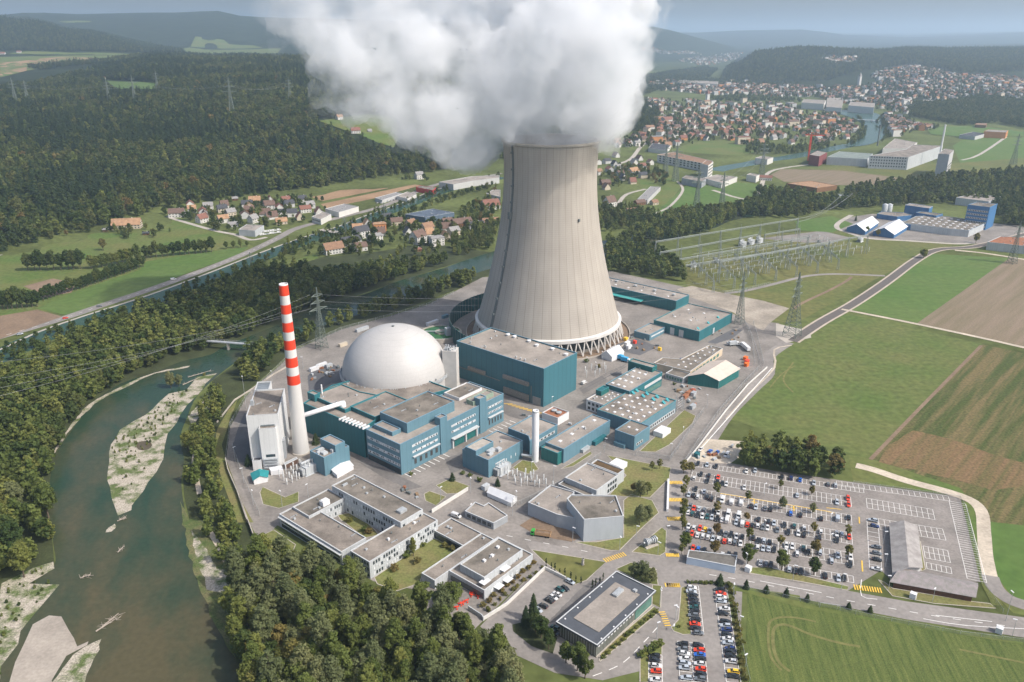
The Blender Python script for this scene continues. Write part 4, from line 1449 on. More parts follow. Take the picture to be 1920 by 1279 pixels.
for i in range(9):
    p = gp('S', 690 + 60 * i * 0.87, 1215 - 27 * i)
    strip('', [p, p + E2 * 5.0], 0.5, None, 8, smooth=0, mb=mk)
for i in range(6):
    p = gp('S', 1610 + 45 * i, 745 - 22 * i)
    strip('', [p, p + E2 * 4.6], 0.5, None, 8, smooth=0, mb=mk)
struct(mk.build('bay_stripes', WHITEP), 'white bay stripes beside the office block')

# white tower block beside the chimney
wt = Building('white_block', 'tall white windowless tower block beside the striped chimney', 'R', '155,512 540,485 580,185 225,205', 31.0, WHITE, ROOF, COPW, snap=9.0, par=0.6)
b2 = Building('', '', 'R', '290,668 500,655 510,535 318,545', 24.6, WHITE, ROOF, COPW, parent=wt, snap=9.0, part='front_shaft')
LD = -Vector((math.sin(math.radians(-9)), math.cos(math.radians(9)), 0))
sk = MB()
c = sum(b2.poly, Vector()) / 4 - wt.org
sk.box(c.x, c.y, 24.62 - 0.0, 7.2, 6.0, 0.5, math.radians(9))
sk.build('skylight', mat('skylight_glass', (0.16, 0.19, 0.20), 0.3, 0.3, 1.0, spec=0.5, stretch=(0, 0.2, 3, 1)), wt.root)
c = sum(wt.poly, Vector()) / 4 - wt.org
sk = MB()
sk.box(c.x - 6.4, c.y - 3.5, 30.5, 1.6, 1.6, 3.2, 0)
sk.box(c.x + 3.4, c.y - 8.6, 24.5, 4, 1.2, 4, 0)
sk.build('roof_unit', METAL, wt.root)
b3 = Building('', '', 'R', '220,1050 330,1050 330,945 235,945', 6.0, WHITE, ASPHD, COPW, parent=wt, snap=9.0, part='porch_wall')
fr = Vector((math.sin(math.radians(9)), -math.cos(math.radians(9)), 0))
b2.panel(fr, 0.25, 0.8, 7.4, 9.0, GLASS, 'window_band')
for z in (1.2, 3.0, 4.8, 6.2):
    b2.panel(fr, 0.1, 0.95, z, z + 0.5, METAL, 'balcony', depth=1.2)
rt = Vector((math.cos(math.radians(9)), math.sin(math.radians(9)), 0))
wt.panel(rt, 0.1, 0.25, 2, 13, GREYD, 'stair_frame', depth=1.2)
Building('glazed_annex', 'white annex with a glazed roof behind the white tower block', 'R', '245,205 420,190 430,95 265,105', 25, WHITE, mat('annex_glass', (0.20, 0.22, 0.23), 0.3, 0.5, 0.8, spec=0.5, stretch=(0, 0.2, 3, 1)), COPW, snap=9.0)

sb = Building('pump_house', 'small light blue cube building with a raised back half near the chimney', 'R', '885,925 1070,1010 1385,870 1205,800', 11.2, BLUE, ROOF, COPB)
Building('', '', 'R', '1015,785 1210,865 1330,815 1140,735', 15.2, BLUE, ROOFP, COPB, parent=sb, z0=10.6, part='upper_storey')
sb.boxes([(0.25, 0.3, 4, 2, 1.2), (0.2, 0.65, 3, 3, 1.2), (0.45, 0.8, 2, 2, 1.6), (0.1, 0.45, 2, 2, 1)], GREYW)
gable_hall('white_tent', 'low white storage tent beside the blue pump house', pts('A', '762,1160 800,1195 915,1130 880,1090'), 2.4, 3.4, CHALK, CHALK, 'tent')
gable_hall('teal_shed', 'white shed with a teal gabled roof by the perimeter wall', pts('I', '1590,1000 1605,1042 1690,1022 1695,985'), 3.0, 4.6, CHALK, mat('roof_teal', (0.03, 0.24, 0.25), 0.6, 0.1, 0.3), 'shed', 0.5)
Building('white_container', 'row of white containers at the foot of the white tower block', 'A', '315,1118 330,1140 418,1130 405,1100', 2.8, CHALK, CHALK, None, cat='container', snap=None, par=0.1)
Building('bike_shelter', 'long low shelter with grey roof beside the chimney foot', 'A', '420,1085 430,1100 520,1055 510,1042', 2.6, mat('shelter_brown', (0.13, 0.08, 0.06), 0.8, 0.2, 0.5), METAL, COPW, cat='shelter', par=0.1, snap=None)

d1 = Building('diesel_building', 'light blue generator building with a raised roof end and dark vents', 'B', '187,988 352,1065 607,928 415,850', 10.7, BLUE, ROOFP, COPB)
Building('', '', 'B', '185,970 280,998 395,932 325,905', 13.4, BLUE, mat('roof_dotted', (0.40, 0.36, 0.31), 0.9, 0.2, 0.5), COPB, parent=d1, z0=10.1, part='upper_storey')
d1.boxes([(0.3, 0.7, 5, 3, 1.2), (0.42, 0.82, 3, 2.5, 1.6), (0.2, 0.8, 3, 2, 0.9)], GREYW)
d1.windows('R', 4, 4.0, 5.6, 0.3, 0.85, 0.12, CHALK, name='wall_plate')
d2 = Building('switch_building', 'light blue two storey block with a strip window beside the slim chimney', 'B', '610,912 660,930 828,820 690,745 520,815', 10.2, BLUE, ROOFP, COPB, snap=50)
d2.panel('R', 0.2, 0.9, 6.0, 7.6, COPW, 'window_band')
d2.windows('R', 5, 6.3, 7.3, 0.22, 0.88, 0.5, GLASS)

def slim():
    b = gp('B', 690, 1070)
    t = thing('slim_chimney', 'slim white cylindrical chimney among the blue buildings', 'chimney', (b.x, b.y, 0))
    MB().lathe([(1.9, 0), (1.9, 30.5), (1.6, 31.2), (1.2, 31.2), (1.2, 28)], 24).build('shaft', CHALK, t, smooth=True)
    MB().lathe([(1.95, 30.2), (1.95, 30.9)], 24).build('collar', METAL, t)
    m = MB()
    m.bar((-1.5, -0.3, 3.2), (-7.5, 1.2, 3.2), 0.75, 12)
    m.build('duct', METAL, t)
slim()
b9 = Building('long_blue_hall', 'long low light blue hall with four white skylights', 'B', '763,940 890,985 1218,787 1095,735', 8.8, BLUE, ROOFP, COPB)
b9.skylights(4, 1, 0.15, 0.88, 0.4, 0.4, 2.2)
Building('', '', 'B', '738,980 858,1015 890,988 765,942', 7.4, GREEN, ROOFP, COPT, parent=b9, part='front_wall')
b9.panel('R', 0.6, 0.85, 0.2, 2.6, TEAL, 'container', depth=2.4)
b9.panel('R', 0.35, 0.5, 0.2, 2.0, METAL, 'tank', depth=2.0)
sw = Building('workshop_hall', 'broad low blue workshop with rows of roof lights', 'B', '1125,708 1450,812 1668,642 1390,548', 8.6, BLUE, ROOF, COPT)
sw.skylights(5, 5, 0.10, 0.72, 0.14, 0.86, 1.9)
sw.skylights(2, 4, 0.82, 0.93, 0.14, 0.86, 2.0, mat('cowl_teal', (0.05, 0.27, 0.30), 0.5, 0.1, 0.4), 0.7, kind='cowl', name='cowl')
sw.panel('R', 0.02, 0.98, 0.4, 3.4, GREYW, 'window_band')
sw.windows('R', 16, 1.2, 2.8, 0.04, 0.96, 0.55, GLASS)
st = MB()
pp = gp('B', 1690, 720) - sw.org
for i in range(5):
    for a, b in (((0, 0), (0, 5)), ((4, 0), (4, 5))):
        st.bar((pp.x + a[0], pp.y + a[1], i * 1.8), (pp.x + b[0], pp.y + b[1], i * 1.8), 0.12)
    st.bar((pp.x, pp.y, i * 1.8), (pp.x + 4, pp.y + 5, i * 1.8), 0.12)
for a in ((0, 0), (4, 0), (0, 5), (4, 5)):
    st.bar((pp.x + a[0], pp.y + a[1], 0), (pp.x + a[0], pp.y + a[1], 9), 0.16)
st.build('stair_frame', METAL, sw.root)
k1 = Building('laboratory', 'blue block with a dark flat roof at the front of the workshop', 'B', '1243,852 1395,892 1517,817 1357,787', 9.0, BLUE, ROOFD, COPB)
k1.panel('R', 0.15, 0.55, 2.0, 3.6, COPW, 'window_band')
k1.windows('R', 3, 2.2, 3.4, 0.16, 0.54, 0.7, GLASS)
k1.skylights(1, 2, 0.5, 0.5, 0.3, 0.7, 1.8)
k1.panel('L', 0.05, 0.6, 0.1, 2.4, BLUE, 'cooler_box', depth=2.2)
k2 = Building('teal_workshop', 'teal hall with white skylights behind the broad workshop', 'B', '1168,525 1348,572 1612,440 1425,405', 10.2, TEAL, ROOFP, COPB)
k2.skylights(4, 3, 0.12, 0.75, 0.12, 0.6, 2.2)
k2.panel('R', 0.45, 0.98, 5.5, 7.5, COPW, 'window_band')
k2.panel('R', 0.45, 0.98, 1.0, 4.0, GLASSG, 'window_band')
k3 = Building('white_office', 'white two storey office in front of the workshop', 'B', '1040,632 1180,675 1310,600 1195,560', 7.2, WHITE, ROOFP, COPW)
for z in (1.0, 4.2):
    k3.windows('L', 4, z, z + 1.8, 0.06, 0.94, 0.6, GLASS)
k3.skylights(4, 3, 0.35, 0.9, 0.2, 0.8, 1.2)
Building('', '', 'B', '1120,568 1160,580 1210,548 1170,536', 10, GREEN, TEAL, COPT, parent=k3, z0=6.6, part='penthouse_wall')
Building('stair_block', 'dark teal block with an open stair behind the skylight hall', 'T', '470,580 740,660 792,628 520,552', 13, GREEN, ROOFP, COPT)
cb = Building('cooling_plant', 'white cooler housing with two fans on a rusty roof', 'B', '745,732 860,770 922,720 808,682', 5.0, CHALK, BRICKR, COPW)
cb.vents([(0.6, 0.35), (0.55, 0.68)], METAL, 1.8, 1.3)
Building('white_cabins', 'white portable cabins on the lawn by the workshop', 'B', '1525,855 1590,880 1645,840 1585,815', 3.2, CHALK, CHALK, None, cat='cabin', par=0.1)
lb = Building('old_annex', 'low dark roofed annex with pale walls at the workshop yard', 'T', '755,602 1165,700 1530,440 1380,402 1060,560 850,545', 5.4, mat('wall_cream', (0.55, 0.45, 0.33), 0.8, 0.1, 0.3), ROOFD, COPW, snap=None)
lb.skylights(7, 2, 0.15, 0.9, 0.55, 0.75, 1.6)
lb.windows('R', 8, 1.2, 3.6, 0.05, 0.9, 0.7, GLASSG)
Building('low_annex', 'low grey roofed porch with green windows by the gabled hall', 'T', '890,725 1095,770 1170,720 960,665', 4.2, GREYW, ROOFD, COPW).windows('L', 6, 1.0, 3.0, 0.04, 0.96, 0.8, GLASSG)

g1, cs, cc = gable_hall('gabled_hall', 'green walled hall with a pale cream gabled roof near the pasture', pts('F', '605,1090 790,1118 912,1045 740,1000'), 6.0, 9.6, GREEN, mat('roof_cream', (0.55, 0.47, 0.40), 0.8, 0.08, 0.3), ridge_along=1, over=0.5)
tent, _, _ = gable_hall('event_tent', 'white frame tent beside the cooling tower', pts('F', '88,935 150,955 222,925 160,890'), 4.0, 7.0, CHALK, CHALK, 'tent', ridge_along=1)
g2, _, _ = gable_hall('gate_tent', 'white peaked tent next to the gatehouse', pts('D', '150,310 275,365 305,335 180,285'), 2.6, 4.6, CHALK, CHALK, 'tent', ridge_along=0)

h1 = Building('store_hall', 'long teal storage hall with a canopy behind the cooling tower', 'F', '60,480 530,592 612,556 140,446', 9.7, TEAL, ROOFP, COPB)
h1.panel('L', 0.0, 0.62, 3.6, 4.2, mat('canopy_teal', (0.07, 0.36, 0.34), 0.6, 0.08, 0.3), 'canopy', depth=6)
h1.panel('L', 0.02, 0.6, 0.1, 3.4, mat('painted_bay_shade', (0.04, 0.05, 0.05), 0.9, 0.2, 0.5), 'bay_shade_panel', depth=0.3)  # solid panel; the shade inside the bay is put into its dark colour
h1.skylights(1, 5, 0.35, 0.35, 0.2, 0.85, 2.0)
h1.vents([(0.7, 0.15), (0.65, 0.4), (0.6, 0.65), (0.6, 0.88)], METAL, 1.6, 1.8)
h2 = Building('maintenance_hall', 'teal maintenance hall with grey roller gates beyond the tower', 'F', '400,702 590,752 675,774 880,662 608,606', 8.2, TEAL, ROOFP, COPT, snap=50)
h2.skylights(2, 2, 0.35, 0.75, 0.2, 0.55, 2.0)
h2.skylights(3, 1, 0.1, 0.7, 0.9, 0.9, 1.8, mat('cowl_teal2', (0.06, 0.30, 0.32), 0.5, 0.1, 0.4), 0.7, kind='cowl', name='cowl')
h2.panel('L', 0.55, 0.68, 0, 5.8, GREYW, 'roller_gate', depth=0.3)
h2.panel('L', 0.83, 0.97, 0, 5.8, GREYW, 'roller_gate', depth=0.3)
h2.panel('R', 0.4, 0.45, 0, 4.5, GREYW, 'door', depth=0.3)
h3 = Building('wash_house', 'small pale roofed blue building in the yard by the tower', 'F', '280,770 378,792 476,746 385,722', 5.0, BLUE, ROOFP, COPB)
h3.panel('R', 0.1, 0.9, 2.2, 3.4, BLIND, 'window_band')

# ------------------------------------------------------------------ offices outside the inner fence
WIN2 = dict(alt=BLIND)
a1 = Building('admin_wing', 'three storey grey wing with a long flat roof round the courtyard', 'C', '470,200 945,448 1108,358 600,105', 11.2, GREYW, ROOFD, COPW)
for z in (1.0, 4.4, 7.8):
    a1.windows('L', 26, z, z + 1.7, 0.03, 0.97, 0.5, GLASS, alt=BLIND)
a1.windows('R', 5, 7.8, 9.4, 0.05, 0.95, 0.5, GLASS, alt=BLIND)
a1.boxes([(0.5, 0.86, 4.2, 3.2, 1.2), (0.35, 0.08, 3, 1, 0.8), (0.7, 0.55, 1, 1, 0.8)], METAL)
a2 = Building('lawn_office', 'long grey office front facing the lawn', 'C', '570,645 715,718 1222,442 1085,372', 8.8, GREYW, ROOF, COPW)
for z in (0.9, 3.8, 6.4):
    a2.windows('R', 26, z, z + 1.6, 0.04, 0.97, 0.6, GLASS, alt=BLIND)
    a2.windows('L', 7, z, z + 1.6, 0.04, 0.97, 0.6, GLASS)
a2.boxes([(0.4, 0.5, 1, 1, 1), (0.8, 0.45, 1.2, 1.2, 0.8)], CHALK)
a3 = Building('admin_west', 'low grey office wing with glazed strip on its outer side', 'C', '88,395 548,668 690,545 375,375 300,405 180,340', 7.0, GREYW, ROOF, COPW)
a3.panel('L', 0.03, 0.97, 3.2, 5.2, GLASS, 'window_band')
a3.panel('L', 0.03, 0.97, 0.6, 2.4, GLASS, 'window_band')
a3.panel('L', 0.0, 1.0, 5.5, 5.9, COPW, 'brise_soleil', depth=1.2)
a4 = Building('admin_north', 'grey office wing with a white rooftop hut', 'C', '182,342 300,408 555,275 430,215', 7.8, GREYW, ROOFD, COPW)
a4.boxes([(0.55, 0.75, 4, 3, 2.6)], CHALK, name='roof_hut')
for z in (1.0, 4.6):
    a4.windows('R', 9, z, z + 1.6, 0.45, 0.97, 0.55, GLASS, alt=BLIND)
a5 = Building('link_building', 'single storey link with a flat roof between the offices', 'C', '1165,505 1390,610 1530,525 1290,420', 4.4, GREYD, ROOF, COPW)
a5.panel('L', 0.03, 0.97, 0.5, 3.4, GLASS, 'window_band')
a5.vents([(0.5, 0.2), (0.5, 0.3)], METAL, 0.7, 1.0)
a6 = Building('canteen_wing', 'narrow flat roofed wing beside the canteen lawn', 'C', '1098,812 1190,862 1600,570 1510,520', 4.6, GREYW, ROOF, COPW)
a7 = Building('canteen', 'grey canteen with terraces and white awnings', 'C', '1285,785 1535,935 1885,665 1625,560', 4.8, GREYW, ROOF, COPW)
a7.panel('L', 0.05, 0.97, 0.4, 3.0, mat('canteen_glass', (0.07, 0.08, 0.085), 0.2, 0.3, 0.6, spec=0.5), 'window_band')
Building('', '', 'C', '1355,745 1535,835 1810,645 1640,560', 7.8, GREYW, ROOFD, COPW, parent=a7, z0=4.2, part='upper_storey')
a7.windows('R', 8, 0.8, 2.8, 0.1, 0.9, 0.5, BLIND)
for (u0, u1) in ((0.18, 0.3), (0.36, 0.48)):
    a7.panel('R', u0, u1, 2.9, 3.1, CHALK, 'awning', depth=2.8)
for (x, y) in ((1540, 868), (1680, 775)):
    p = gp('C', x, y, 6) - a7.org
    m = MB()
    m.box(p.x, p.y, 6.2, 4.5, 3.2, 0.15, A50)
    m.build('awning', CHALK, a7.root)
for (x, y) in ((1630, 620), (1590, 680), (1535, 715)):
    p = gp('C', x, y, 8) - a7.org
    m = MB()
    m.box(p.x, p.y, 7.3, 1.3, 1.3, 0.9, A50)
    m.build('roof_unit', CHALK, a7.root)
gh = Building('gatehouse', 'low gatehouse with a notched pale roof', 'C', '1398,370 1600,455 1700,400 1565,310 1530,330 1470,305', 3.8, GREYD, ROOFP, COPW, snap=None)
gh.windows('L', 5, 1.0, 2.8, 0.05, 0.95, 0.7, GLASS)

ad = Building('auditorium', 'polygonal windowless grey visitor hall clad in metal panels', 'D', '565,320 655,430 862,412 822,303 585,300', 12.0, mat('metal_panel', (0.40, 0.43, 0.46), 0.55, 0.06, 0.4, spec=0.4, stretch=(0, 1, 1, 0.3)), ROOFD, COPW, snap=None)
Building('', '', 'D', '362,340 512,402 615,425 640,410 575,330 605,285 480,248', 7.2, mat('metal_panel2', (0.36, 0.39, 0.42), 0.6, 0.06, 0.4), ROOFP, COPW, parent=ad, snap=None, part='foyer_wall')
ex = Building('exhibition_hall', 'grey two storey exhibition building with a planted roof strip', 'D', '548,205 715,278 835,200 680,135', 7.4, GREYW, ROOFP, COPW, snap=50)
Building('', '', 'D', '692,130 820,195 865,175 735,112', 7.0, GREYW, mat('sedum_roof', (0.13, 0.085, 0.045), 0.95, 0.4, 0.2), COPW, parent=ex, part='annex_wall')
ex.windows('R', 4, 1.0, 3.0, 0.5, 0.95, 0.7, GLASS)
ex.windows('R', 4, 4.4, 6.2, 0.5, 0.95, 0.7, GLASS)
lk = Building('hall_link', 'low dark roofed link between the two grey halls', 'D', '520,250 690,310 720,280 555,215', 5.0, GREYD, ROOFD, COPW)
Building('lawn_cabin', 'white cabin pair on the lawn behind the exhibition hall', 'D', '775,125 815,150 895,145 850,105', 3.0, CHALK, CHALK, None, cat='cabin', par=0.1, snap=50)

ob = Building('training_centre', 'glass walled office with a dark overhanging flat roof', 'D', '505,965 724,1084 1035,800 822,700', 7.2, mat('slab_grey', (0.085, 0.092, 0.105), 0.7, 0.1, 0.3, fine=0.05), mat('slab_dark', (0.085, 0.092, 0.105), 0.8, 0.12, 0.3, fine=0.06), COPW, snap=49, z0=6.3, par=0.35)
inn = inset(ob.poly, 1.1)
m = MB()
m.prism([p - ob.org for p in inn], -6.3, -0.004, top=False)
m.build('glass_wall', mat('glass_facade', (0.13, 0.135, 0.115), 0.25, 0.25, 0.35, spec=0.6, stretch=(0, 1, 1, 0.2)), ob.root)
us = [(p.dot(E1), p.dot(E2)) for p in ob.poly]
cc_ = ob.at(0.5, 0.5, 7.2)
m = MB()
m.box(cc_.x, cc_.y, ob.h - ob.org.z - 0.35 + 0.02, 29, 12, 0.25, math.radians(49))
m.build('gravel_field', ROOFP, ob.root)
ob.boxes([(0.72, 0.45, 5.5, 2.4, 0.9), (0.85, 0.68, 1.5, 1.5, 0.8)], METAL, par=0.05)
m = MB()
m.lathe([(0.35, 0), (0.35, 0.3)], 8, close_top=True)
me = m.mesh('roof_light', CHALK)
for i in range(5):
    for v in (0.08, 0.92):
        link('roof_light', me, ob.root, ob.at(0.1 + 0.2 * i, v, ob.h - 0.33))
ob.z0 = 0
ip = [Vector((p.x, p.y, 0)) for p in inn]
sv = ob.poly
ob.poly = ccw(ip)
ob.panel('R', 0.68, 0.99, 0.3, 6.0, GLASSG, 'entrance_glass', depth=0.25)
ob.panel('R', 0.0, 1.0, 0.0, 0.5, CONC, 'plinth', depth=0.5)
ob.windows('R', 28, 0.6, 5.9, 0.0, 0.68, 0.08, METAL, name='mullion')
ob.windows('R', 12, 4.0, 5.0, 0.02, 0.66, 0.5, CHALK, name='blind')
ob.windows('L', 14, 0.6, 5.9, 0.0, 1.0, 0.06, METAL, name='mullion')

sh_ = Building('car_park_shed', 'long low shed with a dark roof and pale blue wall at the car park corner', 'O', '95,1040 580,1135 600,1020 115,965', 3.6, mat('shed_blue', (0.42, 0.50, 0.60), 0.7, 0.06, 0.4), mat('shed_roof', (0.15, 0.14, 0.125), 0.9, 0.25, 0.5), COPW, cat='shed', snap=None, par=0.1)

# L-shaped barracks in the car park
br = thing('barracks', 'L shaped single storey building with a worn grey gabled roof', 'building', gp('E', 1260, 640))
def barrack(corners, he, hr, wall, roofm, par):
    c4 = ccw([Vector((p[0], p[1], 0)) for p in corners])
    L01, L12 = (c4[1] - c4[0]).length, (c4[2] - c4[1]).length
    if L01 < L12:
        c4 = c4[1:] + c4[:1]
    o = par.location
    a, b, d, e = [p - Vector((o.x, o.y, 0)) for p in c4]
    r0, r1 = (e + a) / 2, (b + d) / 2
    V = lambda p, z: (p.x, p.y, z)
    m = MB()
    m.add([V(a, 0), V(b, 0), V(d, 0), V(e, 0), V(a, he), V(b, he), V(d, he), V(e, he), V(r0, hr), V(r1, hr)], [(0, 1, 5, 4), (2, 3, 7, 6), (1, 2, 6, 9, 5), (3, 0, 4, 8, 7)])
    m.build('wall', wall, par)
    k = 1.10
    m = MB()
    A, B, D, E_ = [((p) - (a + b + d + e) / 4) * k + (a + b + d + e) / 4 for p in (a, b, d, e)]
    R0, R1 = (E_ + A) / 2, (B + D) / 2
    m.add([V(A, he - .2), V(B, he - .2), V(D, he - .2), V(E_, he - .2), V(R0, hr + .05), V(R1, hr + .05), V(A, he), V(B, he), V(D, he), V(E_, he), V(R0, hr + .25), V(R1, hr + .25)],
          [(0, 4, 5, 1), (2, 5, 4, 3), (6, 7, 11, 10), (8, 9, 10, 11), (0, 1, 7, 6), (2, 3, 9, 8), (1, 5, 11, 7), (5, 2, 8, 11), (3, 4, 10, 9), (4, 0, 6, 10)])
    m.build('roof', roofm, par)
    return a, b, d, e
RWORN = mat('roof_worn', (0.36, 0.34, 0.32), 0.9, 0.2, 0.25, col2=(0.24, 0.22, 0.21), fine=0.1, stretch=(0, 1, 1, 1))
RPURP = mat('roof_purple', (0.31, 0.27, 0.27), 0.9, 0.2, 0.5, col2=(0.22, 0.21, 0.19), fine=0.15)
barrack(pts('E', '1165,485 1300,500 1325,700 1180,735'), 2.9, 4.9, WHITE, RWORN, br)
ca = barrack(pts('E', '1180,785 1245,720 1600,790 1590,860'), 2.9, 4.9, mat('wood_brown', (0.12, 0.06, 0.04), 0.8, 0.3, 0.6), RPURP, br)

# ------------------------------------------------------------------ trees
LEAF_DARK = leafmat('leaves_dark', (0.050, 0.082, 0.024), (0.084, 0.116, 0.033), (0.130, 0.150, 0.042))
LEAF_MID = leafmat('leaves_green', (0.105, 0.140, 0.036), (0.155, 0.188, 0.050), (0.220, 0.230, 0.062))
LEAF_WARM = leafmat('leaves_olive', (0.140, 0.155, 0.042), (0.195, 0.190, 0.056), (0.260, 0.205, 0.066))
LEAF_GREY = leafmat('leaves_willow', (0.135, 0.160, 0.070), (0.185, 0.205, 0.092), (0.225, 0.230, 0.100))
LEAF_RUST = leafmat('leaves_autumn', (0.22, 0.150, 0.052), (0.22, 0.170, 0.060), (0.19, 0.175, 0.060))
NEEDLE = leafmat('needles', (0.032, 0.054, 0.023), (0.048, 0.075, 0.030), (0.074, 0.098, 0.036))
LEAF_FOREST = leafmat('leaves_forest', (0.050, 0.078, 0.024), (0.100, 0.122, 0.037), (0.150, 0.155, 0.050))
BARK = mat('bark', (0.12, 0.095, 0.07), 0.95, 0.3, 0.8)

def leaf_cloud(mb, c, r, n, size, g, flat_=0.75):
    """N leaf sprays spread through a clump of radius R, facing mostly outwards"""
    for _ in range(n):
        d = Vector((g.gauss(0, 1), g.gauss(0, 1), g.gauss(0, 1)))
        d.normalize()
        rr = r * (0.55 + 0.5 * g.random())
        p = Vector((c[0] + d.x * rr, c[1] + d.y * rr, c[2] + d.z * rr * flat_))
        nn = (d + Vector((g.gauss(0, .5), g.gauss(0, .5), g.gauss(0.35, .5)))).normalized()
        u = nn.orthogonal().normalized()
        u = Matrix.Rotation(g.random() * 6.28, 3, nn) @ u
        v = nn.cross(u)
        s = size * g.uniform(0.6, 1.25)
        a, b = u * s, v * s * g.uniform(0.55, 0.9)
        mb.add([p - a * 0.5 - b * .35, p + a * .1 - b * .5, p + a * 0.55 + b * .1, p - a * 0.1 + b * .5], [(0, 1, 2, 3)])

def broadleaf(name, h, r, nclump, nleaf, leaf, seed, material, base=0.22, shape=1.0, trunk=True, gap=0.0):
    g = random.Random(seed)
    crown = MB()
    ch = h * (1 - base)
    cz = h * base + ch * 0.5
    limbs = []
    for i in range(nclump):
        for _ in range(30):
            d = Vector((g.uniform(-1, 1), g.uniform(-1, 1), g.uniform(-1, 1)))
            if 0.25 < d.length < 1:
                break
        k = 0.85 + 0.25 * noise.noise((d.x * 2 + seed, d.y * 2, d.z * 2))
        zz = d.z
        wid = (1 - max(0, zz) ** 2 * 0.45 * shape) * (1 - max(0, -zz) ** 2 * 0.35)
        c = (d.x * r * 0.86 * k * wid, d.y * r * 0.86 * k * wid, cz + zz * ch * 0.46)
        cr = r * g.uniform(0.20, 0.36) * (1.15 - 0.3 * d.length)
        leaf_cloud(crown, c, cr, nleaf, leaf, g)
        limbs.append(c)
    cm = crown.mesh('crown', material)
    if not trunk:
        return cm, None
    t = MB()
    tr = 0.022 * h
    t.bar((0, 0, -0.3), (0, 0, h * 0.5), tr, 7, tr * 0.6)
    t.bar((0, 0, h * 0.5), (g.uniform(-.5, .5), g.uniform(-.5, .5), h * 0.9), tr * 0.6, 6, tr * 0.12)
    for c in limbs[:9]:
        z = h * g.uniform(0.25, 0.5)
        t.bar((0, 0, z), c, tr * 0.4, 5, tr * 0.1)
    tm = t.mesh('trunk', BARK)
    return cm, tm

def conifer(name, h, r, tiers, nleaf, leaf, seed, material, trunk=True):
    g = random.Random(seed)
    crown = MB()
    for i in range(tiers):
        z = h * (0.12 + 0.86 * i / tiers)
        rad = r * (1 - (i / tiers) ** 1.1) + 0.25
        for k in range(max(4, int(nleaf * (rad / r)))):
            a = g.random() * 6.283
            q = rad * math.sqrt(g.uniform(0.15, 1)) * g.uniform(0.8, 1.1)
            p = Vector((q * math.cos(a), q * math.sin(a), z - q * 0.35 + g.uniform(-.4, .4)))
            o = Vector((math.cos(a), math.sin(a), -0.45)).normalized()
            s = Vector((-math.sin(a), math.cos(a), g.uniform(-.4, .4)))
            L = leaf * g.uniform(0.7, 1.3)
            crown.add([p - o * L * .5 - s * L * .25, p - o * L * .5 + s * L * .25, p + o * L * .6 + s * L * .12, p + o * L * .6 - s * L * .12], [(0, 1, 2, 3)])
    cm = crown.mesh('crown', material)
    if not trunk:
        return cm, None
    t = MB()
    t.bar((0, 0, -0.3), (0, 0, h * 0.97), h * 0.016, 6, 0.03)
    return cm, t.mesh('trunk', BARK)

KINDS = {}
for i in range(3):
    KINDS['dark%d' % i] = broadleaf('t', 16, 5.2, 60, 62, 0.85, 10 + i, LEAF_DARK)
    KINDS['mid%d' % i] = broadleaf('t', 16, 5.4, 60, 62, 0.82, 20 + i, LEAF_MID)
    KINDS['olive%d' % i] = broadleaf('t', 15, 5.0, 52, 58, 0.80, 30 + i, LEAF_WARM)
    KINDS['willow%d' % i] = broadleaf('t', 15, 5.4, 56, 62, 0.75, 40 + i, LEAF_GREY, 0.15)
for i in range(2):
    KINDS['tall%d' % i] = broadleaf('t', 24, 4.6, 80, 58, 0.85, 50 + i, LEAF_MID, 0.12, 1.2)
    KINDS['tallwillow%d' % i] = broadleaf('t', 23, 5.2, 84, 58, 0.8, 54 + i, LEAF_GREY, 0.12, 1.2)
    KINDS['rust%d' % i] = broadleaf('t', 12, 4.0, 40, 56, 0.72, 60 + i, LEAF_RUST)
    KINDS['small%d' % i] = broadleaf('t', 8, 2.5, 30, 50, 0.52, 70 + i, LEAF_WARM, 0.28)
    KINDS['round%d' % i] = broadleaf('t', 11, 5.2, 64, 70, 0.75, 76 + i, LEAF_MID, 0.2, 0.4)
    KINDS['spruce%d' % i] = conifer('t', 18, 3.4, 26, 60, 1.2, 80 + i, NEEDLE)
KINDS['cone0'] = conifer('t', 4.2, 1.3, 16, 44, 0.55, 90, NEEDLE)
KINDS['cypress0'] = broadleaf('t', 4.5, 0.55, 18, 30, 0.35, 92, NEEDLE, 0.05, 0.5)
KINDS['bush0'] = broadleaf('t', 2.6, 1.7, 16, 42, 0.45, 94, LEAF_MID, 0.0, 0.4)
KINDS['bush1'] = broadleaf('t', 2.2, 1.6, 16, 40, 0.42, 95, LEAF_WARM, 0.0, 0.4)
KINDS['bush2'] = broadleaf('t', 2.4, 1.6, 16, 40, 0.42, 96, LEAF_RUST, 0.0, 0.4)

def plant_tree(kind, x, y, s, label, group=None, name=None, cat='tree', z=0.0, sz=None):
    cm, tm = KINDS[kind]
    n = name or ('spruce_tree' if kind.startswith('spruce') else 'conical_tree' if kind[:4] in ('cone', 'cypr') else 'bush' if kind.startswith('bush') else 'broadleaf_tree')
    t = thing(n, label, cat, (x, y, z), rnd.random() * 6.28, group)
    t.scale = (s, s, sz or s * rnd.uniform(0.9, 1.1))
    link('crown', cm, t)
    if tm is not None:
        link('trunk', tm, t)
    return t

def scatter(poly, spacing, seed, jitter=0.42):
    g = random.Random(seed)
    xs = [p[0] for p in poly]
    ys = [p[1] for p in poly]
    out = []
    y = min(ys)
    row = 0
    while y < max(ys):
        x = min(xs) + (spacing / 2 if row % 2 else 0)
        while x < max(xs):
            a, b = x + g.uniform(-jitter, jitter) * spacing, y + g.uniform(-jitter, jitter) * spacing
            if inside(a, b, poly):
                out.append((a, b))
            x += spacing
        y += spacing * 0.87
        row += 1
    return out

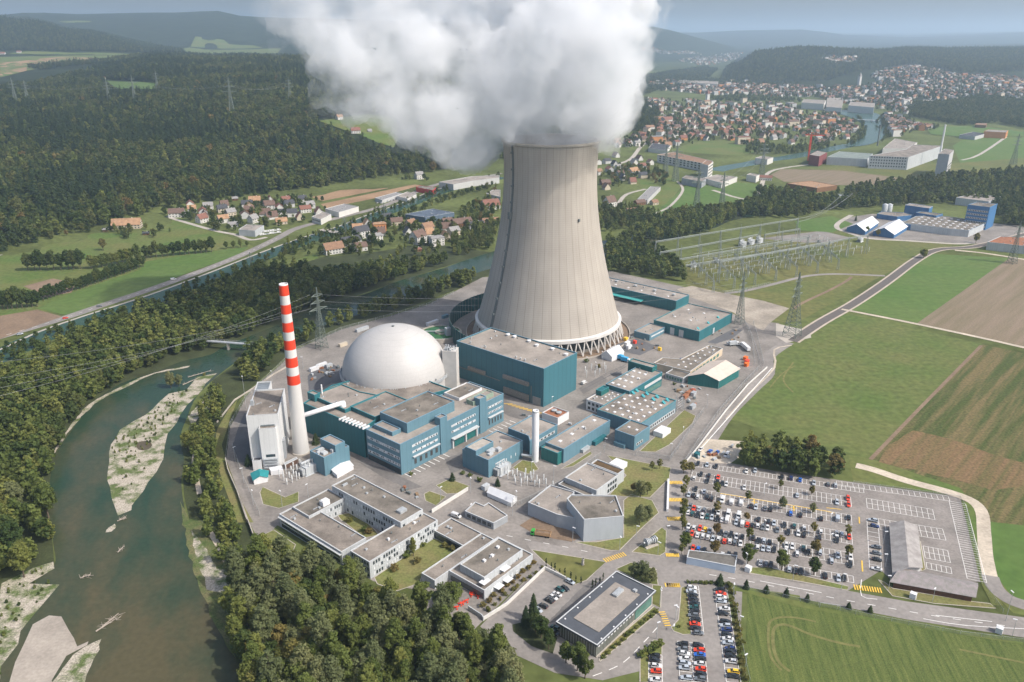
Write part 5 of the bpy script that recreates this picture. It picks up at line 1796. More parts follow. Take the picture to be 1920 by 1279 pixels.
RIV = pts('P', '960,463 880,486 830,503 745,528 690,550 640,562 600,578 520,610 470,630 420,650 395,665 340,678 290,698 230,718 195,738 160,765 140,800 112,840 97,880 92,930 95,975 100,1020 102,1060 60,1088 0,1108 -80,1130 -220,1200 -220,1500 470,1500 462,1300 445,1240 425,1212 405,1160 385,1110 372,1060 357,1010 347,960 340,905 345,860 338,820 352,780 368,745 400,712 430,688 470,662 560,625 640,600 700,580 760,555 830,527 900,510 960,488')
WOODS = [   # region, spacing, kinds, size, what it is
    ('foreground', '430,1105 470,1070 540,1062 590,1076 650,1108 720,1148 800,1150 880,1212 950,1270 1000,1390 1000,1480 470,1480 455,1300 440,1225 425,1190', 5.9, ('tallwillow0', 'tallwillow1', 'tall0', 'tall1', 'mid0', 'mid1', 'dark1', 'willow0', 'willow1', 'tallwillow0', 'olive0'), (0.72, 1.05)),
    ('bank', '-240,1120 -60,1112 45,1092 95,1045 94,960 90,900 95,855 150,765 225,715 310,672 375,655 330,635 230,640 150,645 60,690 -240,830', 8.2, ('dark0', 'dark1', 'mid0', 'mid1', 'mid2', 'olive0', 'olive1', 'olive2', 'willow0', 'dark2'), (0.75, 1.2)),
    ('mid', '130,650 210,610 300,580 395,558 420,545 470,515 560,512 640,514 720,506 800,498 850,490 875,486 745,524 690,545 640,556 600,572 520,605 470,625 420,645 375,655 300,640', 8.6, ('dark0', 'dark1', 'dark2', 'mid0', 'mid1', 'willow1'), (0.75, 1.15)),
    ('strip', '425,712 470,668 560,632 640,606 700,586 760,562 830,532 880,520 905,520 870,540 850,545 800,565 720,590 640,610 560,648 520,682 470,722', 8.0, ('dark0', 'dark1', 'mid0', 'mid1', 'mid2', 'olive0'), (0.7, 1.0)),
    ('lower', '350,850 378,765 410,740 440,742 425,770 405,830 402,880 425,960 470,1040 470,1085 430,1110 415,1060 380,1000 355,930', 7.5, ('mid0', 'olive0', 'willow0', 'bush1', 'olive1', 'mid2', 'bush0'), (0.5, 0.85)),
    ('behind', '1138,512 1285,528 1275,505 1240,480 1170,465 1135,465', 9.0, ('dark0', 'dark1', 'dark2', 'mid0'), (0.8, 1.1)),
    ('river', '1135,455 1240,425 1330,405 1380,395 1420,385 1450,375 1480,362 1420,388 1380,410 1340,432 1290,448 1250,452 1140,468', 10, ('dark0', 'mid0', 'dark1', 'willow0'), (0.7, 1.1)),
    ('copse', '1378,868 1410,845 1480,845 1555,862 1600,893 1570,905 1500,893 1440,882 1390,876', 7.0, ('dark0', 'dark1', 'mid0', 'mid1', 'olive0', 'rust0'), (0.72, 1.0)),
]
G_WOOD = {'foreground': ('broadleaf trees in the foreground wood', 'leafy tree in the wood before the grey offices'),
          'bank': ('trees on the far river bank', 'leafy tree in the wood across from the gravel island'),
          'mid': ('trees between canal and river', 'leafy tree in the wood between canal and river'),
          'strip': ('trees along the plant fence', 'leafy tree between river and plant fence'),
          'lower': ('trees on the near river bank', 'leafy tree on the bank below the embankment'),
          'behind': ('trees behind the cooling tower', 'leafy tree in the clump behind the long store hall'),
          'river': ('trees by the upper river', 'leafy tree lining the river beyond the switchyard'),
          'copse': ('trees of the copse', 'leafy tree in the copse above the car park')}
CLOSE = []
for nm, reg, sp, kinds, (s0, s1) in WOODS:
    poly = pts('P', reg)
    for i, (x, y) in enumerate(scatter(poly, sp, hash(nm) % 1000 if False else len(nm) * 37 + len(reg), 0.45)):
        if inside(x, y, RIV):
            continue
        k = rnd.choice(kinds)
        s = rnd.uniform(s0, s1)
        d = math.sqrt(x * x + y * y + CAM_H ** 2)
        hpx = s * (24 if 'tall' in k else 16) / d
        CLOSE.append((hpx, nm, k, x, y, s))
CLOSE.sort(key=lambda a: -a[0])
def in_frame(x, y, z=8):
    dz = z - CAM_H
    d = y * CP - dz * SP
    if d < 5:
        return False
    px, py = 960 + F_PX * x / d, 639.5 - F_PX * (y * SP + dz * CP) / d
    return -50 < px < 1970 and -60 < py < 1360
N_IND = 210
indiv = [c for c in CLOSE if in_frame(c[3], c[4])][:N_IND]
isin = set(id(c) for c in indiv)
rest_trees = [c for c in CLOSE if id(c) not in isin]
WORDS = {'dark': 'dark green', 'mid': 'green', 'olive': 'olive yellow', 'willow': 'grey green willow like', 'tall': 'tall green', 'tallwillow': 'tall grey green', 'rust': 'rusty brown', 'bush': 'low bushy', 'spruce': 'dark spruce'}
for c in indiv:
    _, nm, k, x, y, s = c
    kk = k.rstrip('0123456789')
    grp, lab = G_WOOD[nm]
    plant_tree(k, x, y, s, WORDS[kk] + ' ' + lab, grp)

# single trees: crop, x, y of the foot, kind, size, label
SINGLE = [
    ('C', 1310, 1040, 'round0', 1.05, 'bright green round tree beside the canteen terrace'),
    ('D', 390, 960, 'spruce0', 0.75, 'tall dark pine on the planted island by the driveway'), ('D', 350, 985, 'spruce1', 0.6, 'smaller pine leaning over the driveway island'),
    ('D', 430, 1050, 'dark0', 0.75, 'dark leafy tree in the middle of the driveway island'), ('D', 470, 1110, 'dark1', 0.6, 'dark bushy tree at the tip of the driveway island'),
    ('D', 400, 1020, 'dark2', 0.6, 'dark tree among the pines of the driveway island'),
    ('D', 560, 1180, 'mid0', 0.6, 'green tree at the corner below the glass office'), ('D', 620, 1220, 'mid1', 0.75, 'large green tree in front of the glass office corner'), ('D', 660, 1260, 'dark1', 0.7, 'dark tree on the bend below the glass office'),
    ('D', 960, 750, 'willow0', 0.72, 'grey green tree behind the glass office'), ('D', 915, 740, 'willow1', 0.6, 'feathery tree beside the junction'), ('D', 1005, 760, 'willow2', 0.55, 'small grey green tree at the roof corner'),
    ('D', 950, 310, 'willow1', 0.72, 'thin grey tree on the lawn beside the exhibition hall'), ('D', 915, 290, 'rust0', 0.6, 'brownish tree behind the auditorium'), ('D', 985, 300, 'olive0', 0.55, 'olive tree near the flagpoles'),
    ('D', 945, 460, 'willow2', 0.75, 'birch like tree beside the flagpole plaza'), ('D', 985, 440, 'willow0', 0.6, 'pale tree at the edge of the plaza'), ('D', 1010, 175, 'small0', 0.7, 'thin young tree on the upper lawn'), ('D', 1050, 165, 'small1', 0.8, 'second young tree on the upper lawn'),
    ('C', 1035, 690, 'tall0', 0.42, 'slim green tree against the grey office front'), ('C', 1310, 155, 'cone0', 1.15, 'small conical conifer on the yard lawn'),
    ('C', 900, 790, 'bush2', 1.6, 'brown shrub on the office lawn'), ('C', 1065, 740, 'bush2', 1.5, 'reddish shrub clump in the middle of the lawn'), ('C', 985, 700, 'bush0', 1.6, 'green shrub under the office windows'),
    ('C', 1100, 620, 'bush0', 1.3, 'green shrub in the corner of the lawn'), ('C', 1260, 630, 'bush1', 1.4, 'olive shrub beside the glass link'), ('C', 1310, 650, 'bush2', 1.2, 'brown shrub beside the glass link'),
    ('C', 580, 450, 'bush1', 1.4, 'shrub in the courtyard garden'), ('C', 720, 530, 'bush2', 1.5, 'red leaved shrub in the courtyard'), ('C', 690, 515, 'bush0', 1.3, 'green shrub in the courtyard'),
    ('L', 1150, 630, 'round1', 0.95, 'solitary round tree beside the works track'),
    ('L', 715, 440, 'mid0', 0.6, 'green tree in front of the white roofed shed'), ('L', 800, 465, 'olive0', 0.7, 'olive tree beside the blue gabled shed'), ('L', 1550, 515, 'olive1', 0.8, 'olive tree at the end of the works track'), ('L', 630, 345, 'spruce0', 0.5, 'small spruce at the factory loop'),
    ('H', 665, 480, 'rust1', 1.2, 'lone brown tree in the meadow'), ('H', 845, 375, 'olive1', 0.7, 'small tree in front of the farmhouse'), ('H', 985, 385, 'olive2', 0.6, 'orchard tree beside the farm shed'), ('H', 940, 345, 'mid1', 0.6, 'green tree at the farmhouse gable'),
    ('H', 430, 390, 'rust0', 0.7, 'reddish tree at the edge of the wood'),
    ('Q', 872, 215, 'cone0', 1.3, 'little blue green conifer by the junction hedge'), ('Q', 425, 680, 'bush0', 0.6, 'round bush on the lawn strip'),
    ('Q', 1160, 255, 'cone0', 1.0, 'first clipped cone along the road'), ('Q', 1380, 300, 'cone0', 1.0, 'second clipped cone along the road'), ('Q', 1600, 340, 'cone0', 1.0, 'third clipped cone along the road'),
    ('E', 733, 855, 'cone0', 0.85, 'fourth clipped cone beside the goal frame'), ('E', 950, 895, 'cone0', 0.85, 'clipped cone right of the goal frame'), ('E', 1062, 915, 'cone0', 0.8, 'last clipped cone along the beet field'),
    ('O', 60, 205, 'olive0', 0.75, 'broad tree at the top end of the boulevard row'), ('O', 135, 210, 'rust0', 0.75, 'reddish tree beside the first parking row'), ('O', 85, 350, 'small0', 1.15, 'second tree of the boulevard row'), ('O', 60, 430, 'small1', 1.1, 'third tree of the boulevard row'),
    ('O', 65, 570, 'olive1', 0.62, 'yellowish tree midway along the boulevard'), ('O', 55, 680, 'small0', 1.2, 'tree by the fourth parking row'), ('O', 50, 770, 'small1', 1.2, 'olive tree beside the silver car'), ('O', 75, 960, 'mid0', 0.72, 'big green tree at the shed corner'), ('O', 40, 1010, 'small1', 0.9, 'small tree in front of the shed'),
    ('O', 390, 435, 'small0', 1.15, 'young tree between the second and third parking rows'), ('O', 705, 485, 'small1', 1.0, 'young tree beside the yellow arrow'), ('O', 1025, 365, 'small0', 0.85, 'small tree alone among empty bays'), ('O', 1340, 420, 'rust1', 0.6, 'brownish tree among empty bays'),
    ('O', 1045, 560, 'willow2', 0.55, 'thin grey tree beside the yellow line'), ('O', 1350, 600, 'willow1', 0.45, 'sparse tree by the yellow marks'), ('O', 395, 605, 'small1', 1.1, 'tree between white cars in the fourth row'), ('O', 690, 680, 'rust0', 0.55, 'brownish tree behind the red hatchback'),
    ('O', 1360, 805, 'small0', 1.0, 'tree at the right half of the fourth row'), ('O', 1695, 835, 'small1', 1.0, 'tree over the red car at the row end'), ('O', 390, 815, 'rust1', 0.75, 'russet tree in the fifth row'), ('O', 710, 880, 'small0', 1.05, 'tree in the middle of the fifth row'),
    ('O', 1025, 935, 'small1', 1.05, 'tree right of the blue grey cars'), ('O', 1370, 1010, 'rust0', 0.85, 'orange autumn tree in the fifth row'), ('O', 1695, 1065, 'small0', 1.1, 'tree at the right end of the fifth row'),
    ('O', 370, 1015, 'rust1', 0.85, 'brown tree behind the shed roof'), ('O', 700, 1110, 'mid1', 0.85, 'large dark tree right of the shed'), ('O', 1040, 1170, 'mid2', 0.85, 'large dark tree in the middle of the bottom row'), ('O', 1360, 1220, 'dark0', 0.75, 'large dark tree at the right of the bottom row'),
    ('A', 650, 950, 'cone0', 1.6, 'dark conifer between chimney and pump house'), ('A', 175, 1100, 'cone0', 1.6, 'conical shrub beside the white tower block'), ('A', 1320, 1170, 'bush0', 0.9, 'shrub on the yard island'),
    ('B', 300, 1215, 'bush0', 1.3, 'dark shrub before the generator building'), ('B', 425, 1245, 'cone0', 1.1, 'conical shrub beside the transformer'), ('B', 180, 1165, 'bush0', 1.0, 'hedge shrub along the generator building'), ('B', 230, 1180, 'bush0', 1.0, 'hedge shrub by the kerb'),
    ('B', 1050, 375, 'bush0', 1.4, 'shrub beside the white tent posts'), ('B', 1140, 410, 'bush1', 1.3, 'olive shrub among the yellow posts'), ('T', 985, 850, 'bush0', 0.9, 'shrub beside the stair building'),
    ('I', 1080, 430, 'willow0', 0.75, 'grey willow on the tip of the gravel island'), ('I', 1130, 420, 'willow1', 0.65, 'second willow on the gravel island'), ('I', 1290, 350, 'bush1', 1.0, 'dry bush on the island tip'),
    ('I', 1250, 850, 'olive0', 0.95, 'yellow green tree on the near bank'), ('I', 1190, 830, 'mid0', 0.8, 'green tree hanging over the side channel'), ('I', 1330, 870, 'mid1', 0.85, 'green tree by the embankment foot'),
]
for k, x, y, kind, s, lab in SINGLE:
    p = gp(k, x, y)
    s *= 0.85 if k == 'O' else 1
    cat = 'shrub' if kind.startswith('bush') else 'tree'
    plant_tree(kind, p.x, p.y, s, lab, cat=cat)

HEDGES = [('cypresses beside the short stay car park', 'slim dark cypress in the row by the driveway wall', 'cypress0', 'D', (455, 678), (635, 765), 8, 0.95, 'conical_tree', 'tree'),
          ('cypresses behind the glass office', 'slim dark cypress behind the glass office', 'cypress0', 'D', (700, 790), (750, 748), 4, 1.0, 'conical_tree', 'tree'),
          ('clipped bushes before the glass office', 'round clipped bush along the glass office front', 'bush0', 'D', (755, 1155), (1025, 915), 12, 0.75, 'bush', 'shrub'),
          ('bushes on the canteen bank', 'green and brown shrub on the planted bank below the canteen', 'bush2', 'D', (120, 890), (400, 665), 10, 1.0, 'bush', 'shrub'),
          ('bushes on the canteen wall', 'olive shrub along the white driveway wall', 'bush1', 'D', (150, 905), (430, 690), 10, 0.85, 'bush', 'shrub'),
          ('hedge by the lower car park', 'yellow green shrub in the hedge beside the lower car park', 'bush1', 'Q', (990, 260), (1150, 1270), 15, 1.15, 'bush', 'shrub'),
          ('hedge at the junction', 'low green shrub of the hedge at the junction', 'bush0', 'Q', (520, 195), (960, 215), 11, 0.75, 'bush', 'shrub'),
          ('shrubs by the lower road', 'rounded shrub beside the lower road', 'bush0', 'Q', (20, 1010), (220, 880), 7, 1.2, 'bush', 'shrub'),
          ('trees of the meadow row', 'dark green tree in the row across the meadow', 'dark0', 'H', (280, 800), (470, 740), 9, 0.8, 'broadleaf_tree', 'tree'),
          ('trees of the long meadow row', 'dark tree in the long row along the green strip', 'dark1', 'H', (495, 735), (920, 585), 21, 0.78, 'broadleaf_tree', 'tree'),
          ('trees of the upper meadow row', 'dark tree in the upper meadow row', 'dark2', 'H', (940, 530), (1360, 490), 13, 0.95, 'broadleaf_tree', 'tree'),
          ('trees of the meadow clump', 'bushy dark tree in the meadow clump', 'dark1', 'H', (180, 610), (520, 600), 9, 1.2, 'broadleaf_tree', 'tree'),
          ('bushy trees of the meadow', 'bushy tree between meadow clumps', 'mid1', 'H', (590, 600), (880, 545), 10, 0.95, 'broadleaf_tree', 'tree'),
          ('trees at the ploughed field', 'tall tree beside the dark ploughed field', 'dark0', 'H', (20, 860), (240, 840), 8, 1.05, 'broadleaf_tree', 'tree'),
          ('trees by the depot', 'tree in the row beside the depot road', 'mid0', 'H', (1460, 470), (1590, 455), 4, 0.55, 'broadleaf_tree', 'tree')]
for grp, lab, kind, k, a, b, n, s, nm, cat in HEDGES:
    p, q = gp(k, *a), gp(k, *b)
    for i in range(n):
        c = p.lerp(q, i / max(1, n - 1))
        kd = kind
        if kind.startswith('dark'):
            kd = 'dark%d' % rnd.randrange(3)
        j = (q - p).length / n * 0.18
        plant_tree(kd, c.x + rnd.uniform(-j, j), c.y + rnd.uniform(-j, j), s * rnd.uniform(0.85, 1.15), lab, grp, nm, cat)

# ------------------------------------------------------------------ woods that read as one mass
def lowtree(seed, conif, material):
    if conif:
        return conifer('t', 20, 3.8, 11, 16, 3.0, seed, material, trunk=False)[0]
    return broadleaf('t', 16, 5.6, 30, 16, 1.75, seed, material, 0.1, trunk=False)[0]

def mass(name, label, items, variants):
    """items: (x, y, z, scale, variant): leafy instances on points, one object"""
    me = bpy.data.meshes.new(name)
    me.from_pydata([(a[0], a[1], a[2]) for a in items], [], [])
    at = me.attributes.new('size', 'FLOAT', 'POINT')
    at.data.foreach_set('value', [a[3] for a in items])
    at = me.attributes.new('kind_index', 'INT', 'POINT')
    at.data.foreach_set('value', [a[4] for a in items])
    at = me.attributes.new('turn', 'FLOAT', 'POINT')
    at.data.foreach_set('value', [rnd.random() * 6.28 for a in items])
    src = bpy.data.collections.new(name + '_sources')
    for i, v in enumerate(variants):
        o = bpy.data.objects.new('%s_source_%02d' % (name, i), v)
        src.objects.link(o)
    ng = bpy.data.node_groups.new(name + '_nodes', 'GeometryNodeTree')
    ng.interface.new_socket('Geometry', in_out='INPUT', socket_type='NodeSocketGeometry')
    ng.interface.new_socket('Geometry', in_out='OUTPUT', socket_type='NodeSocketGeometry')
    n, l = ng.nodes, ng.links
    gi, go = n.new('NodeGroupInput'), n.new('NodeGroupOutput')
    ci = n.new('GeometryNodeCollectionInfo')
    ci.inputs['Collection'].default_value = src
    ci.inputs['Separate Children'].default_value = True
    ip = n.new('GeometryNodeInstanceOnPoints')
    ip.inputs['Pick Instance'].default_value = True
    def named(nm, ty):
        q = n.new('GeometryNodeInputNamedAttribute')
        q.data_type = ty
        q.inputs['Name'].default_value = nm
        return q.outputs[0]
    l.new(gi.outputs[0], ip.inputs['Points'])
    l.new(ci.outputs[0], ip.inputs['Instance'])
    l.new(named('kind_index', 'INT'), ip.inputs['Instance Index'])
    l.new(named('size', 'FLOAT'), ip.inputs['Scale'])
    cx = n.new('ShaderNodeCombineXYZ')
    l.new(named('turn', 'FLOAT'), cx.inputs[2])
    l.new(cx.outputs[0], ip.inputs['Rotation'])
    l.new(ip.outputs[0], go.inputs[0])
    o = link(name, me)
    md = o.modifiers.new('trees', 'NODES')
    md.node_group = ng
    tag(o, label, 'woodland', kind='stuff')
    return o

LOW = [lowtree(200, False, LEAF_FOREST), lowtree(201, False, LEAF_FOREST), lowtree(202, False, LEAF_DARK), lowtree(203, True, NEEDLE), lowtree(204, True, NEEDLE), lowtree(205, False, LEAF_MID), lowtree(206, False, LEAF_RUST), lowtree(207, False, LEAF_FOREST)]
ri = []
kmap = {'dark': 2, 'mid': 5, 'olive': 5, 'willow': 5, 'tall': 5, 'tallwillow': 5, 'rust': 6, 'bush': 5, 'spruce': 3}
for c in rest_trees:
    ri.append((c[3], c[4], 0, c[5] * (1.35 if 'tall' in c[2] else 1), kmap[c[2].rstrip('0123456789')]))
def belt(k, s, sp, s0, s1, ids, seed, jit=0.45):
    for x, y in scatter(opts(k, s), sp, seed, jit):
        ri.append((x, y, hz(x, y) - 0.3, rnd.uniform(s0, s1), rnd.choice(ids)))
belt('P', '1330,402 1400,398 1440,385 1500,372 1580,378 1660,372 1760,368 1860,350 1930,345 1990,350 1990,430 1880,425 1845,385 1790,382 1700,385 1600,392 1500,402 1420,410', 10, 0.7, 1.1, (2, 0, 2, 5, 7), 5)
belt('P', '1560,368 1640,352 1760,335 1860,328 1990,322 1990,350 1860,352 1760,368 1640,375', 11, 0.75, 1.15, (2, 0, 7, 5), 6)
belt('P', '0,655 110,618 200,590 300,562 400,520 470,490 560,447 640,425 700,400 760,378 840,352 940,328 940,333 830,362 760,388 640,434 500,484 400,524 300,562 150,612 70,640 0,672', 9, 0.3, 0.6, (2, 5, 2), 8)
belt('P', '-40,700 70,648 150,618 300,568 420,524 500,490 560,468 640,440 720,415 820,375 930,345 930,352 830,380 730,420 650,445 580,470 500,500 400,545 300,572 160,630 0,690', 8.5, 0.35, 0.7, (2, 5, 2, 0), 9)
belt('P', '110,840 160,760 230,712 330,668 395,655 470,625 520,602 600,570 680,545 690,530 600,552 520,585 430,622 330,645 230,688 150,745 92,850', 7, 0.75, 1.2, (2, 0, 5, 2, 7), 4)
for s_, n_ in (('730,740 900,630 1000,560 1080,470 1200,440 1090,600 960,760 900,860 740,920 690,860', 4), ('720,960 800,880 960,880 930,960 760,1100', 7)):
    belt('I', s_, n_, 0.06, 0.17, (5, 2, 5), 22)
belt('J', '0,560 180,450 320,420 330,520 220,700 60,900 0,1162 -80,1000', 5, 0.06, 0.18, (5, 2), 23)
belt('P', '850,445 900,428 935,415 925,465 880,478 850,484', 10, 0.5, 0.9, (2, 5, 0), 12)
belt('P', '860,400 930,360 935,410 900,420 870,420', 11, 0.5, 0.8, (2, 5, 6), 13)
belt('N', '640,545 760,470 830,440 850,450 780,490 680,560', 9, 0.35, 0.6, (2, 5, 0), 14)
belt('K', '50,700 100,650 250,660 320,700 300,760 200,690 150,720 90,740', 12, 0.5, 0.8, (2, 5, 6), 15)
belt('K', '0,840 60,850 200,860 260,880 420,860 600,850 700,820 700,790 720,760 820,770 1040,810 1090,800 1000,860 880,890 620,880 560,910 440,890 300,915 100,940 0,950', 11, 0.65, 1.1, (2, 0, 5, 7), 16)
belt('K', '690,545 860,575 1050,555 1040,575 900,598 800,600 660,600', 12, 0.5, 0.9, (2, 5), 17)
belt('K', '1120,555 1190,490 1190,440 1160,430 1210,480 1200,530 1150,562', 12, 0.5, 0.8, (2, 5), 18)
belt('K', '1230,400 1280,430 1320,470 1330,520 1280,545 1310,490 1290,440', 12, 0.5, 0.8, (2, 5), 19)
belt('K', '1400,430 1440,380 1600,370 1720,345 1800,350 1990,390 1990,500 1900,480 1800,460 1700,470 1640,470 1500,450', 13, 0.9, 1.4, (2, 0, 2, 7), 20)
belt('K', '500,345 660,340 860,350 980,370 900,365 700,360 540,362', 16, 0.7, 1.1, (2, 5), 21)
mass('riverside_woodland', 'leafy woodland belts along river, canal and fields', ri, LOW)

# hillside forest
hill = []
g = random.Random(77)
clear = [opts(k, s) for k, s in (('M', '270,555 400,540 520,522 640,540 700,700 600,720 480,680 380,640 280,600'), ('G', '585,445 760,455 890,468 900,520 860,545 650,535 600,500'), ('P', '1120,268 1150,230 1230,235 1260,250 1230,262'))]
fe = opts('P', '-350,560 -150,528 0,476 130,441 240,412 300,396 391,381 462,367 571,356 605,353 750,330 855,316 940,300 1010,286 1100,262')
edge = [(p.x, p.y) for p in fe]
far = opts('P', '1100,240 1000,200 800,150 640,122 480,108 420,108 330,106 180,122 165,140 60,166 -150,172 -420,180')
forest_poly = edge + [(p.x, p.y) for p in far]
for x, y in scatter([Vector((a, b, 0)) for a, b in forest_poly], 12.0, 31, 0.45):
    if any(inside(x, y, c) for c in clear):
        continue
    nv = noise.noise((x / 170, y / 170, 0.3))
    con = nv + g.uniform(-.35, .35) > 0.16
    v = g.choice((3, 4)) if con else g.choice((0, 1, 2, 7, 0, 1, 2, 7, 5)) if g.random() > 0.012 else 6
    hill.append((x, y, hz(x, y) - 0.5, g.uniform(0.75, 1.65), v))
def farwood(k, s, sp, s0, s1, seed, con=0.3, holes=()):
    hs = [opts(kk, ss) for kk, ss in holes]
    for x, y in scatter(opts(k, s), sp, seed, 0.45):
        if any(inside(x, y, h) for h in hs):
            continue
        v = g.choice((3, 4)) if g.random() < con else g.choice((0, 1, 2, 7))
        hill.append((x, y, hz(x, y) - 0.5, g.uniform(s0, s1), v))
farwood('P', '-200,100 0,96 100,97 230,98 330,100 345,98 250,80 160,62 80,42 0,33 -200,28', 17, 1.1, 1.6, 41)
farwood('P', '50,128 190,116 300,110 200,118 80,133', 16, 1.0, 1.4, 42)
farwood('P', '1150,235 1190,250 1235,240 1235,210 1200,192 1150,196', 13, 0.9, 1.3, 43, 0.5)
farwood('P', '1350,152 1372,120 1420,97 1500,91 1600,95 1700,93 1780,94 1920,93 2010,94 2010,118 1900,135 1800,140 1760,128 1700,122 1640,130 1560,150 1500,154 1420,156', 19, 1.1, 1.7, 44, 0.25, [('K', '1010,155 1180,165 1170,195 1090,200 1000,180')])
farwood('P', '1180,190 1200,160 1330,150 1420,158 1500,160 1420,164 1330,160 1230,172', 20, 0.9, 1.3, 45)
farwood('P', '1170,150 1320,128 1345,132 1330,146 1200,160', 24, 1.2, 1.6, 46)
mass('hillside_forest', 'mixed forest covering the hills with a few autumn trees', hill, LOW)

# ------------------------------------------------------------------ houses
RT = {'red': mat('tiles_red', (0.215, 0.105, 0.078), 0.85, 0.2, 0.5, fine=0.1), 'brown': mat('tiles_brown', (0.15, 0.10, 0.08), 0.85, 0.2, 0.5, fine=0.1),
      'orange': mat('tiles_orange', (0.255, 0.155, 0.10), 0.85, 0.2, 0.5, fine=0.1), 'dark': mat('tiles_dark', (0.07, 0.072, 0.08), 0.8, 0.2, 0.5, fine=0.1), 'grey': mat('tiles_grey', (0.27, 0.26, 0.25), 0.85, 0.2, 0.5, fine=0.1),
      'tan': mat('tiles_tan', (0.36, 0.22, 0.13), 0.85, 0.25, 0.3, fine=0.1)}
WT = {'white': mat('house_white', (0.58, 0.565, 0.53), 0.85, 0.06, 0.3), 'cream': mat('house_cream', (0.52, 0.45, 0.35), 0.85, 0.06, 0.3), 'grey': mat('house_grey', (0.45, 0.45, 0.44), 0.85, 0.06, 0.3),
      'wood': mat('house_wood', (0.20, 0.11, 0.06), 0.85, 0.2, 0.6), 'orange': mat('house_orange', (0.50, 0.22, 0.09), 0.85, 0.06, 0.3)}
RNAME = {'red': 'red tiled', 'brown': 'brown tiled', 'orange': 'orange tiled', 'dark': 'dark slate', 'grey': 'grey', 'tan': 'weathered tan tiled'}

_hc = {}
def house_meshes(L, W, he, hr):
    key = (round(L), round(W), round(he), round(hr))
    if key in _hc:
        return _hc[key]
    a, b = L / 2, W / 2
    m = MB()
    m.add([(-a, -b, 0), (a, -b, 0), (a, b, 0), (-a, b, 0), (-a, -b, he), (a, -b, he), (a, b, he), (-a, b, he), (-a, 0, hr - .05), (a, 0, hr - .05)],
          [(0, 1, 5, 4), (2, 3, 7, 6), (1, 2, 6, 9, 5), (3, 0, 4, 8, 7)])
    r = MB()
    o = 0.6
    k = (hr - he) / b * o
    for s in (-1, 1):
        vs = [(-a - o, s * (b + o), he - k), (a + o, s * (b + o), he - k), (a + o, 0, hr), (-a - o, 0, hr), (-a - o, s * (b + o), he - k + .3), (a + o, s * (b + o), he - k + .3), (a + o, 0, hr + .3), (-a - o, 0, hr + .3)]
        r.add(vs, [(0, 1, 2, 3), (7, 6, 5, 4), (0, 4, 5, 1), (1, 5, 6, 2), (3, 7, 4, 0)])
    wn = MB()
    wn.box(0, 0, 0, 1.2, 0.16, 1.4)
    wn2 = MB()
    wn2.box(0, 0, 0, 0.16, 1.2, 1.4)
    ch = MB()
    ch.box(a * 0.4, b * 0.25, hr - 1.4, 0.8, 0.8, 2.2)
    _hc[key] = (m, r, wn, wn2, ch, {})
    return _hc[key]

def house(x, y, L, W, he, hr, rz, wall, roof, label, group=None, windows=True, name='house', cat='house', z=None):
    m, r, wn, wn2, ch, cache = house_meshes(L, W, he, hr)
    t = thing(name, label, cat, (x, y, hz(x, y) if z is None else z), rz, group)
    def me(tag_, mb, mt):
        kk = (tag_, mt.name)
        if kk not in cache:
            cache[kk] = mb.mesh(tag_, mt)
        return cache[kk]
    link('wall', me('wall', m, WT[wall]), t)
    rf = link('roof', me('roof', r, RT[roof]), t)
    if windows:
        link('chimney', me('chimney', ch, WT['grey']), rf)
        n = max(2, int(L / 3.4))
        fl = max(1, int(he / 2.7))
        for s in (-1, 1):
            for f in range(fl):
                for i in range(n):
                    link('window', me('window', wn, GLASS), t, (-L / 2 + L * (i + .5) / n, s * W / 2, 0.9 + f * 2.7))
        for s in (-1, 1):
            for f in range(fl + 1):
                for i in (-1, 1):
                    link('window', me('window', wn2, GLASS), t, (s * L / 2, i * W * 0.2, 0.9 + f * 2.7 if f < fl else he + 0.5))
    return t

